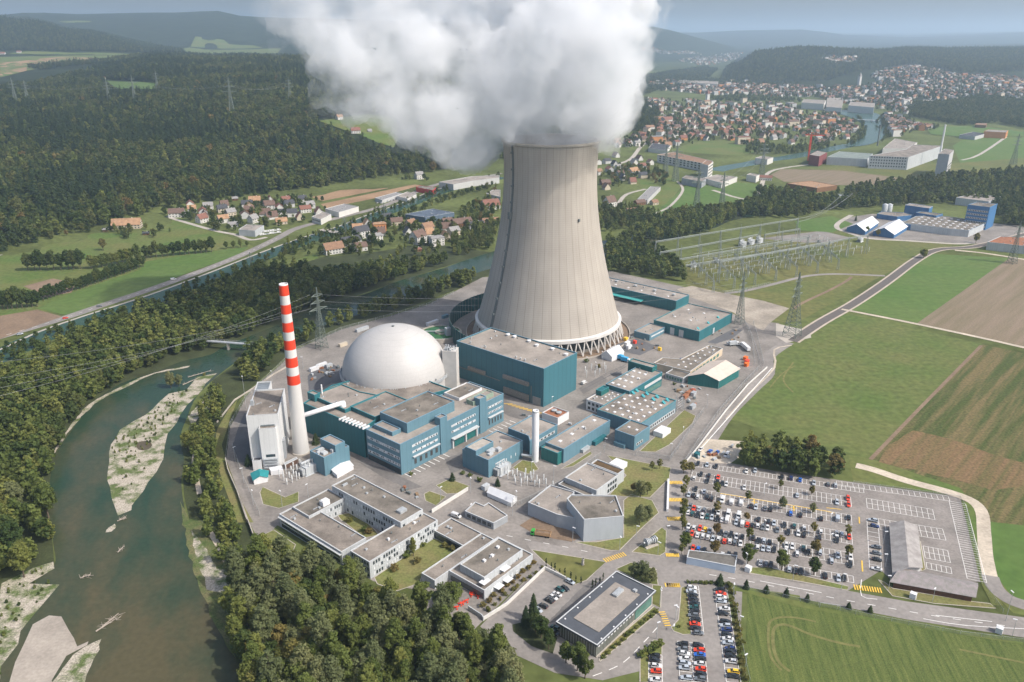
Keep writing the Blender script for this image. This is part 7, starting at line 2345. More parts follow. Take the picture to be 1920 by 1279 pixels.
ORDN = ['first', 'second', 'third', 'fourth', 'fifth', 'sixth', 'seventh']
GAL = mat('gantry_steel', (0.25, 0.275, 0.26), 0.6, 0.12, 0.6)
def gantry(k, a, b, h, n, label, legs=1.6):
    p, q = gp(k, *a, h), gp(k, *b, h)
    c = Vector((p.x, p.y, 0))
    t = thing('gantry', label, 'gantry', c)
    d = (q - p)
    L = d.length
    d.normalize()
    s = Vector((-d.y, d.x, 0))
    for i in range(n):
        o = d * (L * i / (n - 1))
        m = MB()
        for w_ in (-1, 1):
            m.bar(s * (w_ * legs), s * (w_ * 0.4) + Vector((0, 0, h)), 0.3)
        for j in range(5):
            z = h * j / 5
            ww = legs + (0.4 - legs) * j / 5
            w2 = legs + (0.4 - legs) * (j + 1) / 5
            m.bar(s * ww + Vector((0, 0, z)), s * -w2 + Vector((0, 0, h * (j + 1) / 5)), 0.1)
        m.bar((0, 0, h), (0, 0, h + 4), 0.12)
        m.build('leg', GAL, t, loc=o)
    for i in range(n - 1):
        m = MB()
        o = d * (L * i / (n - 1))
        e = d * (L / (n - 1))
        for w_ in (-.6, .6):
            for z in (0, 1.2):
                m.bar(s * w_ + Vector((0, 0, h - z)), e + s * w_ + Vector((0, 0, h - z)), 0.16)
        K_ = 6
        for j in range(K_):
            m.bar(e * (j / K_) + s * .6 + Vector((0, 0, h)), e * ((j + 1) / K_) - s * .6 + Vector((0, 0, h)), 0.15)
            m.bar(e * (j / K_) + s * .6 + Vector((0, 0, h - 1.2)), e * ((j + .5) / K_) + s * .6 + Vector((0, 0, h)), 0.09)
        m.build('beam', GAL, t, loc=o)
    return t
for a in (('F', (415, 232), (1270, 95), 20, 8, 'longest gantry row along the river side of the switchyard'), ('F', (442, 297), (1030, 190), 15, 6, 'second gantry row on the river side'), ('F', (1070, 190), (1280, 155), 14, 3, 'short gantry behind the transformers'),
          ('F', (558, 338), (1330, 205), 13, 8, 'inner gantry row across the middle of the switchyard'), ('F', (800, 352), (1690, 192), 21, 8, 'tall front gantry row facing the pasture'), ('F', (570, 378), (1480, 240), 10, 9, 'low gantry row behind the front one')):
    gantry(*a)
for i in range(7):
    gantry('F', (640 + 125 * i, 345 - 20 * i), (765 + 125 * i, 470 - 22 * i), 11, 4, ORDN[i] + ' cross gantry of the switchyard from the left', 1.0)
INS = mat('insulator', (0.55, 0.56, 0.55), 0.5, 0.1, 1)
def post_mesh(h):
    m = MB()
    m.bar((0, 0, 0), (0, 0, h * 0.45), 0.2, 6)
    m.lathe([(0.12, h * .45)] + [(0.42 if i % 2 else 0.24, h * (.45 + .5 * i / 9)) for i in range(10)] + [(0.05, h)], 8)
    m.box(0, 0, h, 0.7, 0.25, 0.3)
    return m.mesh('post_insulator', INS)
PM = [post_mesh(4.5), post_mesh(5.5), post_mesh(3.6)]
def posts(k, a, b, c_, n1, n2, label, group):
    A, B, C = gp(k, *a), gp(k, *b), gp(k, *c_)
    for i in range(n1):
        for j in range(n2):
            p = A + (B - A) * (i / max(1, n1 - 1)) + (C - A) * (j / max(1, n2 - 1))
            o = link('post_insulator', PM[(i + j) % 3], None, (p.x + rnd.uniform(-1, 1), p.y + rnd.uniform(-1, 1), 0), rnd.random())
            tag(o, label, 'insulator', group)
posts('F', (620, 410), (1500, 250), (800, 470), 18, 6, 'insulator post on the switchyard grass', 'switchyard insulator posts')
posts('F', (660, 340), (1400, 215), (700, 360), 12, 2, 'insulator post between the gantry rows', 'switchyard rear insulator posts')
posts('A', (400, 1180), (560, 1110), (440, 1240), 6, 3, 'insulator post in the small yard beside the pump house', 'pump house insulator posts')
posts('B', (450, 1170), (690, 1190), (560, 1240), 7, 3, 'insulator post in the yard before the generator building', 'generator yard insulator posts')
posts('B', (1045, 450), (1170, 420), (1060, 480), 4, 2, 'tall insulator post beside the petrol hall', 'insulator posts beside the petrol hall')
def transformer(k, x, y, label, s=1.0):
    p = gp(k, x, y)
    t = thing('transformer', label, 'transformer', p, A50)
    m = MB(); m.box(0, 0, 0.3, 5 * s, 3 * s, 3 * s); m.box(0, 0, 0, 6 * s, 4 * s, 0.3); m.build('tank', GREYW, t)
    for sx in (-1, 1):
        m = MB()
        for i in range(7):
            m.box(sx * 3.2 * s, (-1.2 + .4 * i) * s, 0.8, 1.1 * s, 0.12, 2.4 * s)
        m.build('radiator', METAL, t)
    for i in (-1, 0, 1):
        m = MB(); m.lathe([(0.3, 0)] + [(0.34 if j % 2 else .2, .3 * j) for j in range(8)] + [(0.08, 2.6)], 8)
        m.build('bushing', INS, t, loc=(i * 1.5 * s, 0, 3.3 * s))
    m = MB(); m.bar((-2.4 * s, 1.4 * s, 3.9 * s), (2.4 * s, 1.4 * s, 3.9 * s), 0.5 * s, 12); m.build('conservator', GREYW, t)
for a in (('F', 640, 385, 'transformer at the left end of the switchyard', 1.2), ('F', 780, 360, 'transformer under the front gantry', 1.0), ('F', 935, 262, 'left transformer of the row by the rear gantry', 1.6), ('F', 985, 250, 'middle transformer of the row by the rear gantry', 1.6), ('F', 1035, 240, 'right transformer of the row by the rear gantry', 1.6),
          ('F', 1640, 235, 'transformer at the right end of the switchyard', 1.4), ('A', 605, 1150, 'grey transformer beside the blue pump house', 1.5), ('B', 455, 1150, 'transformer with pipes before the generator building', 1.5)):
    transformer(*a)
for i, (a, b) in enumerate((((600, 400), (1450, 258)), ((640, 425), (1500, 272)), ((690, 450), (1560, 290)), ((760, 468), (1640, 305)), ((640, 350), (1380, 225)), ((700, 372), (1420, 240)))):
    for h_ in (7.5,):
        p, q = gp('F', *a), gp('F', *b)
        m = MB()
        for s_ in (-2.5, 0, 2.5):
            m.bar((s_, s_, h_), (q.x - p.x + s_, q.y - p.y + s_, h_), 0.07)
        for j in range(15):
            c = (q - p) * (j / 14)
            m.bar((c.x - 2.5, c.y - 2.5, h_), (c.x + 2.5, c.y + 2.5, h_), 0.1)
            m.bar((c.x, c.y, 0), (c.x, c.y, h_), 0.16)
        tag(m.build('busbar', GAL, loc=p), ('nearest the river', 'second', 'third', 'front', 'rear', 'second rear')[i] + (' lower' if h_ < 6 else ' upper') + ' busbar line across the switchyard', 'busbar', 'switchyard busbars')
for i in range(3):
    p = gp('F', 935 + 50 * i, 240 - 9 * i, 9)
    o = MB()
    vs = 24
    for j in range(vs):
        a0, a1 = 6.283 * j / vs, 6.283 * (j + 1) / vs
        o.bar((2.2 * math.cos(a0), 0, 2.2 * math.sin(a0) + 9), (2.2 * math.cos(a1), 0, 2.2 * math.sin(a1) + 9), 0.28, 5)
    for s in (-1, 1):
        o.bar((s * 1.5, 0, 0), (s * 1.5, 0, 7.5), 0.15)
    tag(o.build('line_trap', CHALK, loc=(p.x, p.y, 0)), ('left', 'middle', 'right')[i] + ' white ring coil above the switchyard transformers', 'coil')

# ------------------------------------------------------------------ vehicles
PAINT = {'w': ('white', (0.62, 0.62, 0.61)), 's': ('silver', (0.42, 0.46, 0.50)), 'g': ('grey', (0.14, 0.155, 0.17)), 'k': ('black', (0.018, 0.02, 0.023)), 'r': ('red', (0.40, 0.025, 0.022)),
         'b': ('dark blue', (0.02, 0.04, 0.14)), 'B': ('blue', (0.02, 0.12, 0.48)), 'y': ('yellow', (0.85, 0.42, 0.01)), 't': ('dark teal', (0.02, 0.09, 0.09))}
CARM = {}
for kx, (nmx, cx_) in PAINT.items():
    m_ = mat('paint_' + nmx.replace(' ', '_'), cx_, 0.28, 0, 1, spec=0.5)
    m_.node_tree.nodes['Principled BSDF'].inputs['Coat Weight'].default_value = 0.5
    CARM[kx] = m_
TYRE = mat('tyre', (0.015, 0.015, 0.016), 0.9, 0)
CGL = mat('car_glass', (0.012, 0.015, 0.018), 0.08, 0, spec=0.7)
LAMP_R = mat('tail_lamp', (0.35, 0.01, 0.01), 0.3, 0)
LAMP_W = mat('head_lamp', (0.75, 0.75, 0.72), 0.2, 0)

def loft(secs, mb):
    """secs: list of closed rings with equal counts"""
    n = len(secs[0])
    vs = [p for s in secs for p in s]
    fs = []
    for k in range(len(secs) - 1):
        for i in range(n):
            j = (i + 1) % n
            fs.append((k * n + i, k * n + j, (k + 1) * n + j, (k + 1) * n + i))
    fs.append(tuple(range(n - 1, -1, -1)))
    fs.append(tuple(range((len(secs) - 1) * n, len(secs) * n)))
    mb.add(vs, fs)

def ring(x, w_, z0, z1, r=0.18):
    h = w_ / 2
    return [(x, -h + r * .6, z0), (x, h - r * .6, z0), (x, h, z0 + r), (x, h, z1 - r), (x, h - r, z1), (x, -h + r, z1), (x, -h, z1 - r), (x, -h, z0 + r)]

def car_parts(kind):
    body, glass = MB(), MB()
    if kind == 'van':
        L, W, H = 5.2, 1.95, 2.15
        loft([ring(-2.6, 1.8, .35, 1.9), ring(-2.5, W, .3, H), ring(1.1, W, .28, H), ring(1.75, W, .28, 1.35), ring(2.45, 1.9, .3, 1.05), ring(2.6, 1.7, .4, .9)], body)
        glass.add([(1.2, -.8, H - .12), (1.2, .8, H - .12), (1.86, .86, 1.38), (1.86, -.86, 1.38)], [(3, 2, 1, 0)])
        for s in (-1, 1):
            glass.add([(0.2, s * .99, 1.3), (1.5, s * .99, 1.3), (1.1, s * .99, 1.95), (0.2, s * .99, 1.95)], [(0, 1, 2, 3) if s < 0 else (3, 2, 1, 0)])
        glass.add([(-2.62, -.7, 1.2), (-2.62, .7, 1.2), (-2.56, .7, 1.8), (-2.56, -.7, 1.8)], [(0, 3, 2, 1)])
        wx = 1.65
    else:
        tail = -1.95 if kind == 'hatch' else -2.3
        W, H = 1.8, 1.48
        loft([ring(tail, 1.55, .42, .85), ring(tail + .12, 1.74, .3, .98), ring(-1.2, W, .26, 1.0), ring(.5, W, .26, .98), ring(1.1, W, .26, .93), ring(2.0, 1.7, .28, .78), ring(2.2, 1.45, .4, .66)], body)
        b0 = tail + (.05 if kind != 'sedan' else .75)
        # roof
        body.add([(b0 + .5, -.60, H - .02), (b0 + .5, .60, H - .02), (-.05 + .15, .60, H), (-.05 + .15, -.60, H), (b0 + .5, -.60, H - .07), (b0 + .5, .60, H - .07), (.1, .60, H - .05), (.1, -.60, H - .05)],
                 [(0, 3, 2, 1), (4, 5, 6, 7), (0, 1, 5, 4), (1, 2, 6, 5), (2, 3, 7, 6), (3, 0, 4, 7)])
        gs = [(b0, -.82, .97), (b0, .82, .97), (1.05, .80, .93), (1.05, -.80, .93), (b0 + .5, -.62, H - .06), (b0 + .5, .62, H - .06), (.12, .62, H - .05), (.12, -.62, H - .05)]
        glass.add(gs, [(0, 1, 5, 4), (1, 2, 6, 5), (2, 3, 7, 6), (3, 0, 4, 7)])
        # pillars
        for s in (-1, 1):
            for x0, x1 in ((b0 + .02, b0 + .48), (-.45, -.40), (1.0, .10)):
                body.bar((x0, s * .815, .98), (x1, s * .615, H - .03), .05, 4)
        wx = 1.35
    w = MB()
    w.bar((0, -.11, 0), (0, .11, 0), .32, 12)
    rim = None
    l1 = MB(); l2 = MB()
    fx = 2.52 if kind == 'van' else 2.12
    bx = -2.6 if kind == 'van' else (-1.95 if kind == 'hatch' else -2.3)
    l1.box(0, 0, 0, .12, .34, .14); l2.box(0, 0, 0, .08, .26, .2)
    return body, glass, w, l1, l2, wx, fx, bx
CARS = {}
def car_proto(kind, colr):
    key = (kind, colr)
    if key in CARS:
        return CARS[key]
    if kind not in CARS:
        b, gl, w, l1, l2, wx, fx, bx = car_parts(kind)
        CARS[kind] = (b, gl.mesh('window', CGL), w.mesh('wheel', TYRE), l1.mesh('headlight', LAMP_W), l2.mesh('tail_light', LAMP_R), wx, fx, bx)
    b, gl, w, l1, l2, wx, fx, bx = CARS[kind]
    CARS[key] = (b.mesh('body', CARM[colr], smooth=False), gl, w, l1, l2, wx, fx, bx)
    return CARS[key]
def car(x, y, rz, kind, colr, label, group):
    b, gl, w, l1, l2, wx, fx, bx = car_proto(kind, colr)
    t = thing('delivery_van' if kind == 'van' else 'parked_car', label, 'van' if kind == 'van' else 'car', (x, y, 0.27), rz, group)
    link('body', b, t); link('window', gl, t)
    for sx in (-1, 1):
        for sy in (-1, 1):
            link('wheel', w, t, (sx * wx, sy * .78, .32))
    for sy in (-1, 1):
        link('headlight', l1, t, (fx, sy * .55, .58)); link('tail_light', l2, t, (bx, sy * .6, .68))

def row_heading(k, a, b):
    p, q = gp(k, *a), gp(k, *b)
    d = q - p
    return math.atan2(d.y, d.x) + math.pi / 2
HO = row_heading('O', (150, 410), (1740, 690))
ROWS = [
    ('O', HO, 'row below the copse', '205,105,k 297,118,s 385,133,k 690,178,w 777,175,s 1045,238,k 1137,248,b 1228,268,B 1365,298,s 1505,315,g 1578,320,s'),
    ('O', HO, 'second row of the car park', '235,212,k 318,225,k 405,242,r 167,252,w 302,278,k 400,288,k 445,302,k 488,310,w 670,344,wp 1198,422,s 1595,490,s 1705,452,r 1708,514,r'),
    ('O', HO, 'third row of the car park', '183,360,k 268,384,s 113,417,s 160,422,k 205,437,w 300,442,k 345,457,k 445,470,wv 540,492,wv 636,502,wv 736,530,k 785,540,s 880,552,g 930,562,k 1132,602,B 1230,617,k 1437,655,k 1600,655,sv 1710,642,k'),
    ('O', HO, 'fourth row, upper half', '125,532,g 165,550,r 215,557,s 268,570,g 360,590,k 410,592,w 508,612,wv 612,630,wv 812,662,k 910,687,k 963,699,s 1068,720,k 1168,730,t 1268,754,w 1432,787,w 1590,807,w 1645,814,s 1715,838,r'),
    ('O', HO, 'fourth row, lower half', '103,592,w 150,604,t 200,617,k 250,630,w 297,634,t 345,642,s 397,657,k 447,667,w 497,672,wv 590,694,s 648,708,wv 697,712,r 747,722,k 800,727,w 852,742,g 900,747,w 1000,770,g 1110,794,k 1207,802,w 1268,817,k 1420,844,k 1593,870,k'),
    ('O', HO, 'fifth row, upper half', '112,732,w 165,747,w 222,752,r 275,764,y 322,777,s 435,795,k 485,812,g 537,814,k 590,830,w 648,837,k 757,847,k 810,877,k 866,877,s 918,892,k 1087,922,w 1145,932,w 1258,952,t 1425,992,s 1603,1022,s 1730,1042,w'),
    ('O', HO, 'fifth row, lower half', '97,797,g 145,804,r 200,820,w 252,830,w 305,844,w 355,857,s 411,857,w 468,882,r 522,882,w 573,894,g 632,904,w 800,940,w 855,952,s 910,957,s 968,967,k 1085,987,w 1195,1005,w 1310,990,k 1540,1077,s 1725,1114,k'),
    ('O', HO, 'bottom row of the car park', '830,1098,w 885,1112,g 935,1117,k 1120,1167,s 1180,1174,k 1236,1182,k 1478,1224,k 1607,1250,s 1668,1250,k'),
    ('O', HO, 'row hidden behind the long shed', '155,950,r 208,959,B 270,970,k 450,1017,w 510,1022,k 578,1022,k'),
    ('Q', row_heading('Q', (565, 245), (640, 742)), 'left column of the lower lot', '565,248,w 562,290,s 580,330,k 585,374,k 600,414,k 598,462,t 598,505,k 585,550,g 610,600,k 605,644,r 612,692,k 635,744,g'),
    ('Q', row_heading('Q', (875, 265), (1020, 1212)), 'hedge side column of the lower lot', '875,268,k 888,311,r 890,352,w 890,397,s 925,478,w 915,533,k 938,620,k 935,664,s 945,707,b 945,760,k 960,807,w 965,852,s 990,917,b 990,950,k 993,996,k 997,1057,w 1020,1168,y 1015,1214,k'),
    ('Q', row_heading('Q', (475, 862), (510, 1232)), 'bottom inner left column', '475,864,k 472,917,g 483,970,w 488,1024,w 490,1074,s 490,1124,s 510,1234,s'),
    ('Q', row_heading('Q', (637, 875), (668, 1190)), 'bottom inner right column', '637,877,k 650,932,r 648,980,B 657,1030,k 652,1080,w 668,1140,r 668,1192,k 662,1247,g'),
    ('Q', row_heading('Q', (163, 993), (180, 1255)), 'column beside the shrubs', '163,995,k 160,1042,k 173,1104,w 180,1162,r 173,1257,w'),
    ('D', row_heading('D', (415, 900), (555, 790)), 'short row beside the canteen driveway', '530,797,t 555,790,k 515,822,w 495,837,w 475,852,k 445,882,k 415,903,s'),
    ('D', row_heading('D', (500, 1020), (583, 950)), 'pair under the glass office', '505,997,t 500,1022,k'),
    ('E', row_heading('E', (1078, 432), (1097, 688)), 'column beside the L shaped barracks', '1078,434,s 1085,465,b 1095,575,g 1098,607,g 1098,640,k 1097,690,w'),
    ('E', 0.9, 'gravel lot', '177,65,w 228,74,B 263,81,B 313,95,wv'),
]
ORD = ['first', 'second', 'third', 'fourth', 'fifth', 'sixth', 'seventh', 'eighth', 'ninth', 'tenth', 'eleventh', 'twelfth']
for k, hd, where, s in ROWS:
    items = []
    for q in s.split():
        x, y, c_ = q.split(',')
        items.append((float(x), float(y), c_))
    vert = k in 'QE' and 'column' in where
    items.sort(key=lambda a: a[1] if vert else a[0])
    count = {}
    tot = {}
    for x, y, c_ in items:
        kk = c_[0] + ('v' if c_[1:] == 'v' else '')
        tot[kk] = tot.get(kk, 0) + 1
    for x, y, c_ in items:
        p = gp(k, x, y, 0.6)
        kind = 'van' if c_[1:] == 'v' else rnd.choice(('hatch', 'hatch', 'wagon', 'sedan'))
        kk = c_[0] + ('v' if kind == 'van' else '')
        n = count[kk] = count.get(kk, 0) + 1
        cn = PAINT[c_[0]][0]
        what = 'van' if kind == 'van' else 'car'
        if tot[kk] == 1:
            lab = 'only %s %s in the %s' % (cn, what, where)
        else:
            lab = '%s %s %s from the %s in the %s' % (ORD[n - 1], cn, what, 'top' if vert else 'left', where)
        car(p.x + rnd.uniform(-.1, .1), p.y + rnd.uniform(-.1, .1), hd + rnd.uniform(-.04, .04) + (math.pi if rnd.random() < 0.5 else 0), kind, c_[0], lab, 'cars in the ' + where)
for k, x, y, hd, kind, c_, lab in (('D', 583, 757, -.7, 'wagon', 's', 'silver estate car alone at the end of the cypress row'), ('C', 1338, 408, -.55, 'van', 'w', 'white van parked beside the gatehouse'), ('B', 1035, 522, .9, 'van', 'w', 'white van beside the petrol blue hall'),
                                   ('H', 130, 1018, 0.62, 'wagon', 's', 'silver car on the main road at the picture edge'), ('H', 420, 915, 0.62, 'hatch', 'r', 'red car on the main road'), ('H', 640, 838, 0.62, 'wagon', 'g', 'dark car on the main road'), ('H', 1115, 667, 0.6, 'van', 'w', 'white van on the main road'),
                                   ('T', 1065, 565, .9, 'hatch', 'b', 'blue car parked behind the old annex'), ('T', 1610, 395, .15, 'van', 'w', 'white van at the lorry park')):
    p = gp(k, x, y, 0.5)
    car(p.x, p.y, hd, kind, c_, lab, None)
for i in range(16):
    p = gp('N', 470 + 14 * (i % 8) + rnd.uniform(-3, 3) + 90, 405 + 14 * (i // 8) - 2 * (i % 8))
    car(p.x, p.y, .5, rnd.choice(('van', 'wagon')), rnd.choice('wwwsw'), 'pale vehicle standing in the caravan yard of the garage hall', 'vehicles in the garage yard')
for i in range(14):
    p = gp('N', 1205 + 11 * i, 245 - 3.0 * i + rnd.uniform(-4, 4))
    car(p.x, p.y, 1.2, 'wagon', rnd.choice('wskgw'), 'car on show under the dealer canopy', 'cars at the dealer')

def lorry(k, x, y, rz, cabm, bedm, load, label, L=7.5, bedh=1.4, enclosed=False):
    p = gp(k, x, y)
    t = thing('lorry', label, 'lorry', p, rz)
    m = MB()
    loft([ring(L / 2 + 2.1, 2.1, .6, 1.4, .2), ring(L / 2 + 2.0, 2.3, .5, 2.0, .25), ring(L / 2 + 1.7, 2.4, .5, 3.0, .25), ring(L / 2 + .2, 2.4, .5, 3.1, .2)], m)
    m.build('cab', cabm, t)
    m = MB(); m.add([(L / 2 + 2.02, -1, 1.9), (L / 2 + 2.02, 1, 1.9), (L / 2 + 1.78, 1, 2.75), (L / 2 + 1.78, -1, 2.75)], [(0, 1, 2, 3)])
    for s in (-1, 1):
        m.add([(L / 2 + .6, s * 1.22, 1.8), (L / 2 + 1.7, s * 1.22, 1.8), (L / 2 + 1.6, s * 1.22, 2.6), (L / 2 + .6, s * 1.22, 2.6)], [(0, 1, 2, 3) if s < 0 else (3, 2, 1, 0)])
    m.build('windscreen', CGL, t)
    m = MB()
    if enclosed:
        m.box(0, 0, 1.1, L, 2.5, 2.7)
    else:
        m.box(0, 0, 1.0, L, 2.5, .2)
        for s in (-1, 1):
            m.box(0, s * 1.2, 1.2, L, .12, bedh)
            m.box(s * (L / 2 - .06), 0, 1.2, .12, 2.28, bedh)
    m.build('load_bed', bedm, t)
    if load is not None:
        m = MB()
        n = 10
        vs = [(-L / 2 + .2 + (L - .4) * i / n, -1.1 + 2.2 * j / 4, 1.2 + bedh * .7 + (.5 * math.sin(math.pi * i / n) * math.sin(math.pi * j / 4)) + .1 * rnd.random()) for i in range(n + 1) for j in range(5)]
        m.add(vs, [(i * 5 + j, (i + 1) * 5 + j, (i + 1) * 5 + j + 1, i * 5 + j + 1) for i in range(n) for j in range(4)])
        m.build('load', load, t)
    w = MB(); w.bar((0, -.15, 0), (0, .15, 0), .5, 12)
    me = w.mesh('wheel', TYRE)
    for x_ in (L / 2 + 1.2, -L / 2 + 1.0, -L / 2 + 2.2):
        for s in (-1, 1):
            link('wheel', me, t, (x_, s * 1.05, .5))
lorry('D', 440, 517, 2.9, mat('cab_green', (0.05, 0.35, 0.06), 0.4, 0), mat('bed_tan', (0.42, 0.26, 0.14), 0.6, 0.1, 1), SOIL, 'tipper lorry with a green cab and a load of earth beside the auditorium')
lorry('T', 1785, 450, 1.72, CHALK, CHALK, None, 'long white box trailer on the lorry park', 12, 1.4, True)
lorry('T', 1640, 410, .25, CHALK, GREYW, None, 'grey covered lorry on the lorry park', 6, 1.4, True)
lorry('T', 375, 565, -.6, CHALK, mat('tarp_blue', (0.06, 0.36, 0.62), 0.5, 0.1, 1), None, 'lorry with a bright blue box beside the event tent', 5, 1.4, True)
lorry('T', 425, 590, -.6, CHALK, MATS['tarp_blue'], None, 'second lorry with a bright blue box in front of the event tent', 5, 1.4, True)

def crate(k, x, y, s, m, label, cat='container', rz=.87, name='container', h=2.4):
    p = gp(k, x, y)
    t = thing(name, label, cat, p, rz)
    mb = MB(); mb.box(0, 0, 0.1, s, 2.4, h); mb.build('body', m, t)
    mb = MB(); mb.box(0, 0, h + .1, s + .1, 2.5, .12); mb.build('lid', m, t)
    mb = MB(); mb.box(s / 2 + .03, 0, .2, .06, 2.0, h - .3); mb.build('door', METAL, t)
for a in (('T', 455, 400, 5, CHALK, 'left white container by the tower forecourt'), ('T', 475, 440, 5, CHALK, 'right white container by the tower forecourt'), ('T', 540, 385, 2, REDP, 'small red container beside the white ones'), ('T', 440, 352, 3, YEL, 'yellow machine box behind the white containers'), ('T', 820, 465, 1.6, YEL, 'yellow bin alone on the forecourt'),
          ('T', 1225, 835, 6, mat('skip_blue', (0.04, 0.16, 0.5), 0.5, 0.1, 1), 'blue skip at the end of the green gabled hall'), ('T', 1785, 570, 3.5, ORAN, 'orange machine at the tail of the trailer'), ('T', 1800, 605, 3.5, REDP, 'red machine in the machine row'), ('T', 1795, 640, 3.5, ORAN, 'orange machine at the end of the row'),
          ('T', 1150, 960, 6, BRICKR, 'rusty steel stack in the storage yard'), ('T', 1105, 1000, 5, BRICKR, 'rusty frame nearer the workshop'), ('T', 1190, 940, 4, mat('crate_red', (0.35, 0.10, 0.06), 0.8, 0.2, 1), 'reddish crate at the far end of the rusty stack'), ('T', 1200, 970, 4, METAL, 'grey crate beside the rusty stack'), ('T', 1190, 1115, 5, METAL, 'grey trolley on the yard corner'),
          ('A', 690, 405, 8, CHALK, 'white container in the yard behind the chimney'), ('A', 740, 410, 5, GREYW, 'round white tank container in the yard'), ('A', 640, 430, 8, CHALK, 'long white container at the yard wall'), ('A', 840, 260, 7, WT['cream'], 'pale container beside the river fence'),
          ('A', 975, 150, 12, GREYW, 'grey two level cabin at the river fence'), ('A', 1470, 105, 12, CHALK, 'long white roofed cabin behind the dome'), ('A', 1560, 60, 6, BLUE, 'blue grey box beside the green fence'), ('C', 1545, 215, 4, GREYW, 'grey box behind the peaked tent'), ('B', 1830, 1040, 3, TEAL, 'teal kiosk at the gravel lot'),
          ('E', 1285, 840, 2, CHALK, 'white bin by the barracks'), ('E', 1735, 1020, 2.4, CHALK, 'white cabinet beside the road'), ('E', 425, 700, 2.2, CHALK, 'white cabinet beside the shed')):
    crate(*a)

PAL = [mat('pallet_wood', (0.28, 0.19, 0.11), .9, .3, 1), GREYW, BRICKR, METAL, STEEL]
for k, s, n, lab in (('T', '960,850 1300,900 1230,1080 1050,1040', 16, 'stack of stored material in the yard behind the workshop'), ('T', '400,300 720,350 900,420 700,520 450,480', 9, 'small stack on the forecourt of the cooling tower'), ('A', '590,400 830,400 820,470 620,500', 16, 'stack of material in the dark yard behind the chimney'),
                     ('F', '700,800 880,740 930,800 850,860', 8, 'crate along the maintenance hall'), ('B', '560,740 720,700 980,830 860,880', 7, 'small unit in the yard by the cooler housing'), ('C', '620,60 900,170 1180,310 1130,340 850,190', 6, 'small box on the yard behind the offices'), ('E', '150,110 380,40 340,130', 9, 'material stack on the gravel lot')):
    poly = pts(k, s)
    for x, y in rnd.sample(scatter(poly, 3.2, n), n):
        t = thing('material_stack', lab, 'stack', (x, y, .2), rnd.random() * 3, 'stacks: ' + lab[:28])
        a_, b_ = rnd.uniform(1, 3.2), rnd.uniform(.8, 1.6)
        m = MB(); m.box(0, 0, .12, a_, b_, rnd.uniform(.4, 1.5)); m.build('load', rnd.choice(PAL), t)
        m = MB(); m.box(0, 0, 0, a_ + .1, b_ + .1, .12); m.build('pallet', PAL[0], t)

# ------------------------------------------------------------------ round clarifier, noise wall, fences, walls
def clarifier():
    c = gp('A', 1530, 190)
    t = thing('clarifier', 'round settling basin with bright green water behind the dome', 'basin', (c.x, c.y, 0))
    R = 16.5
    MB().lathe([(R, 0), (R, 3.6), (R - 1.2, 3.6), (R - 1.2, 2.4)], 48).build('basin_wall', CONC, t)
    m = MB(); m.lathe([(R - 1.25, 2.9), (0.02, 2.9)], 48); m.build('water', mat('algae_water', (0.035, 0.13, 0.035), 0.25, 0.2, 0.3), t)
    m = MB(); m.bar((-R, 0, 4.2), (R, 0, 4.2), .4); m.build('bridge', METAL, t)
    m = MB(); m.lathe([(4.5, 2.5), (4.5, 4.4), (4.1, 4.4), (4.1, 2.95)], 24); m.build('inner_ring', CONC, t)
    m = MB(); m.box(6, -5, 0, 4, 4, 9, .5); m.build('stair_tower', GREYW, t)
clarifier()
nf = thing('noise_wall', 'tall dark green noise wall curving round the cooling tower', 'wall', TC)
pm = MAT_NW = mat('noise_green', (0.015, 0.085, 0.085), 0.7, 0.15, 0.2, fine=0.06)
for i in range(34):
    a0, a1 = math.radians(128 + i * 3.2), math.radians(128 + (i + 1) * 3.2)
    R = 78
    p, q = Vector((R * math.cos(a0), R * math.sin(a0), 0)), Vector((R * math.cos(a1), R * math.sin(a1), 0))
    d = q - p
    m = MB(); m.box(0, 0, 0, d.length * .97, .3, 13, math.atan2(d.y, d.x)); m.build('panel', pm, nf, loc=(p + q) / 2)
    m = MB(); m.box(0, 0, 0, .5, .6, 13.4, math.atan2(d.y, d.x)); m.build('post', STEEL, nf, loc=p)

def wall_line(name, label, k, s, h, th, m, cat='wall', smooth=0):
    line = pts(k, s)
    if smooth:
        line = smooth_line(line, smooth)
    o = line[0]
    mb = MB()
    for i in range(len(line) - 1):
        p, q = line[i] - o, line[i + 1] - o
        d = q - p
        c = (p + q) / 2
        mb.box(c.x, c.y, 0, d.length + .003 * (i % 2), th + .004 * (i % 2), h + .004 * (i % 2), math.atan2(d.y, d.x))
    return tag(mb.build(name, m, loc=(o.x, o.y, 0)), label, cat)
FMESH = bpy.data.materials.new('chain_link')
FMESH.use_nodes = True
_n, _l = FMESH.node_tree.nodes, FMESH.node_tree.links
_b = _n['Principled BSDF']
_b.inputs['Base Color'].default_value = (0.3, 0.31, 0.3, 1)
_t = _n.new('ShaderNodeBsdfTransparent')
_m = _n.new('ShaderNodeMixShader')
_m.inputs[0].default_value = 0.22
_l.new(_t.outputs[0], _m.inputs[1]); _l.new(_b.outputs[0], _m.inputs[2]); _l.new(_m.outputs[0], _n['Material Output'].inputs['Surface'])
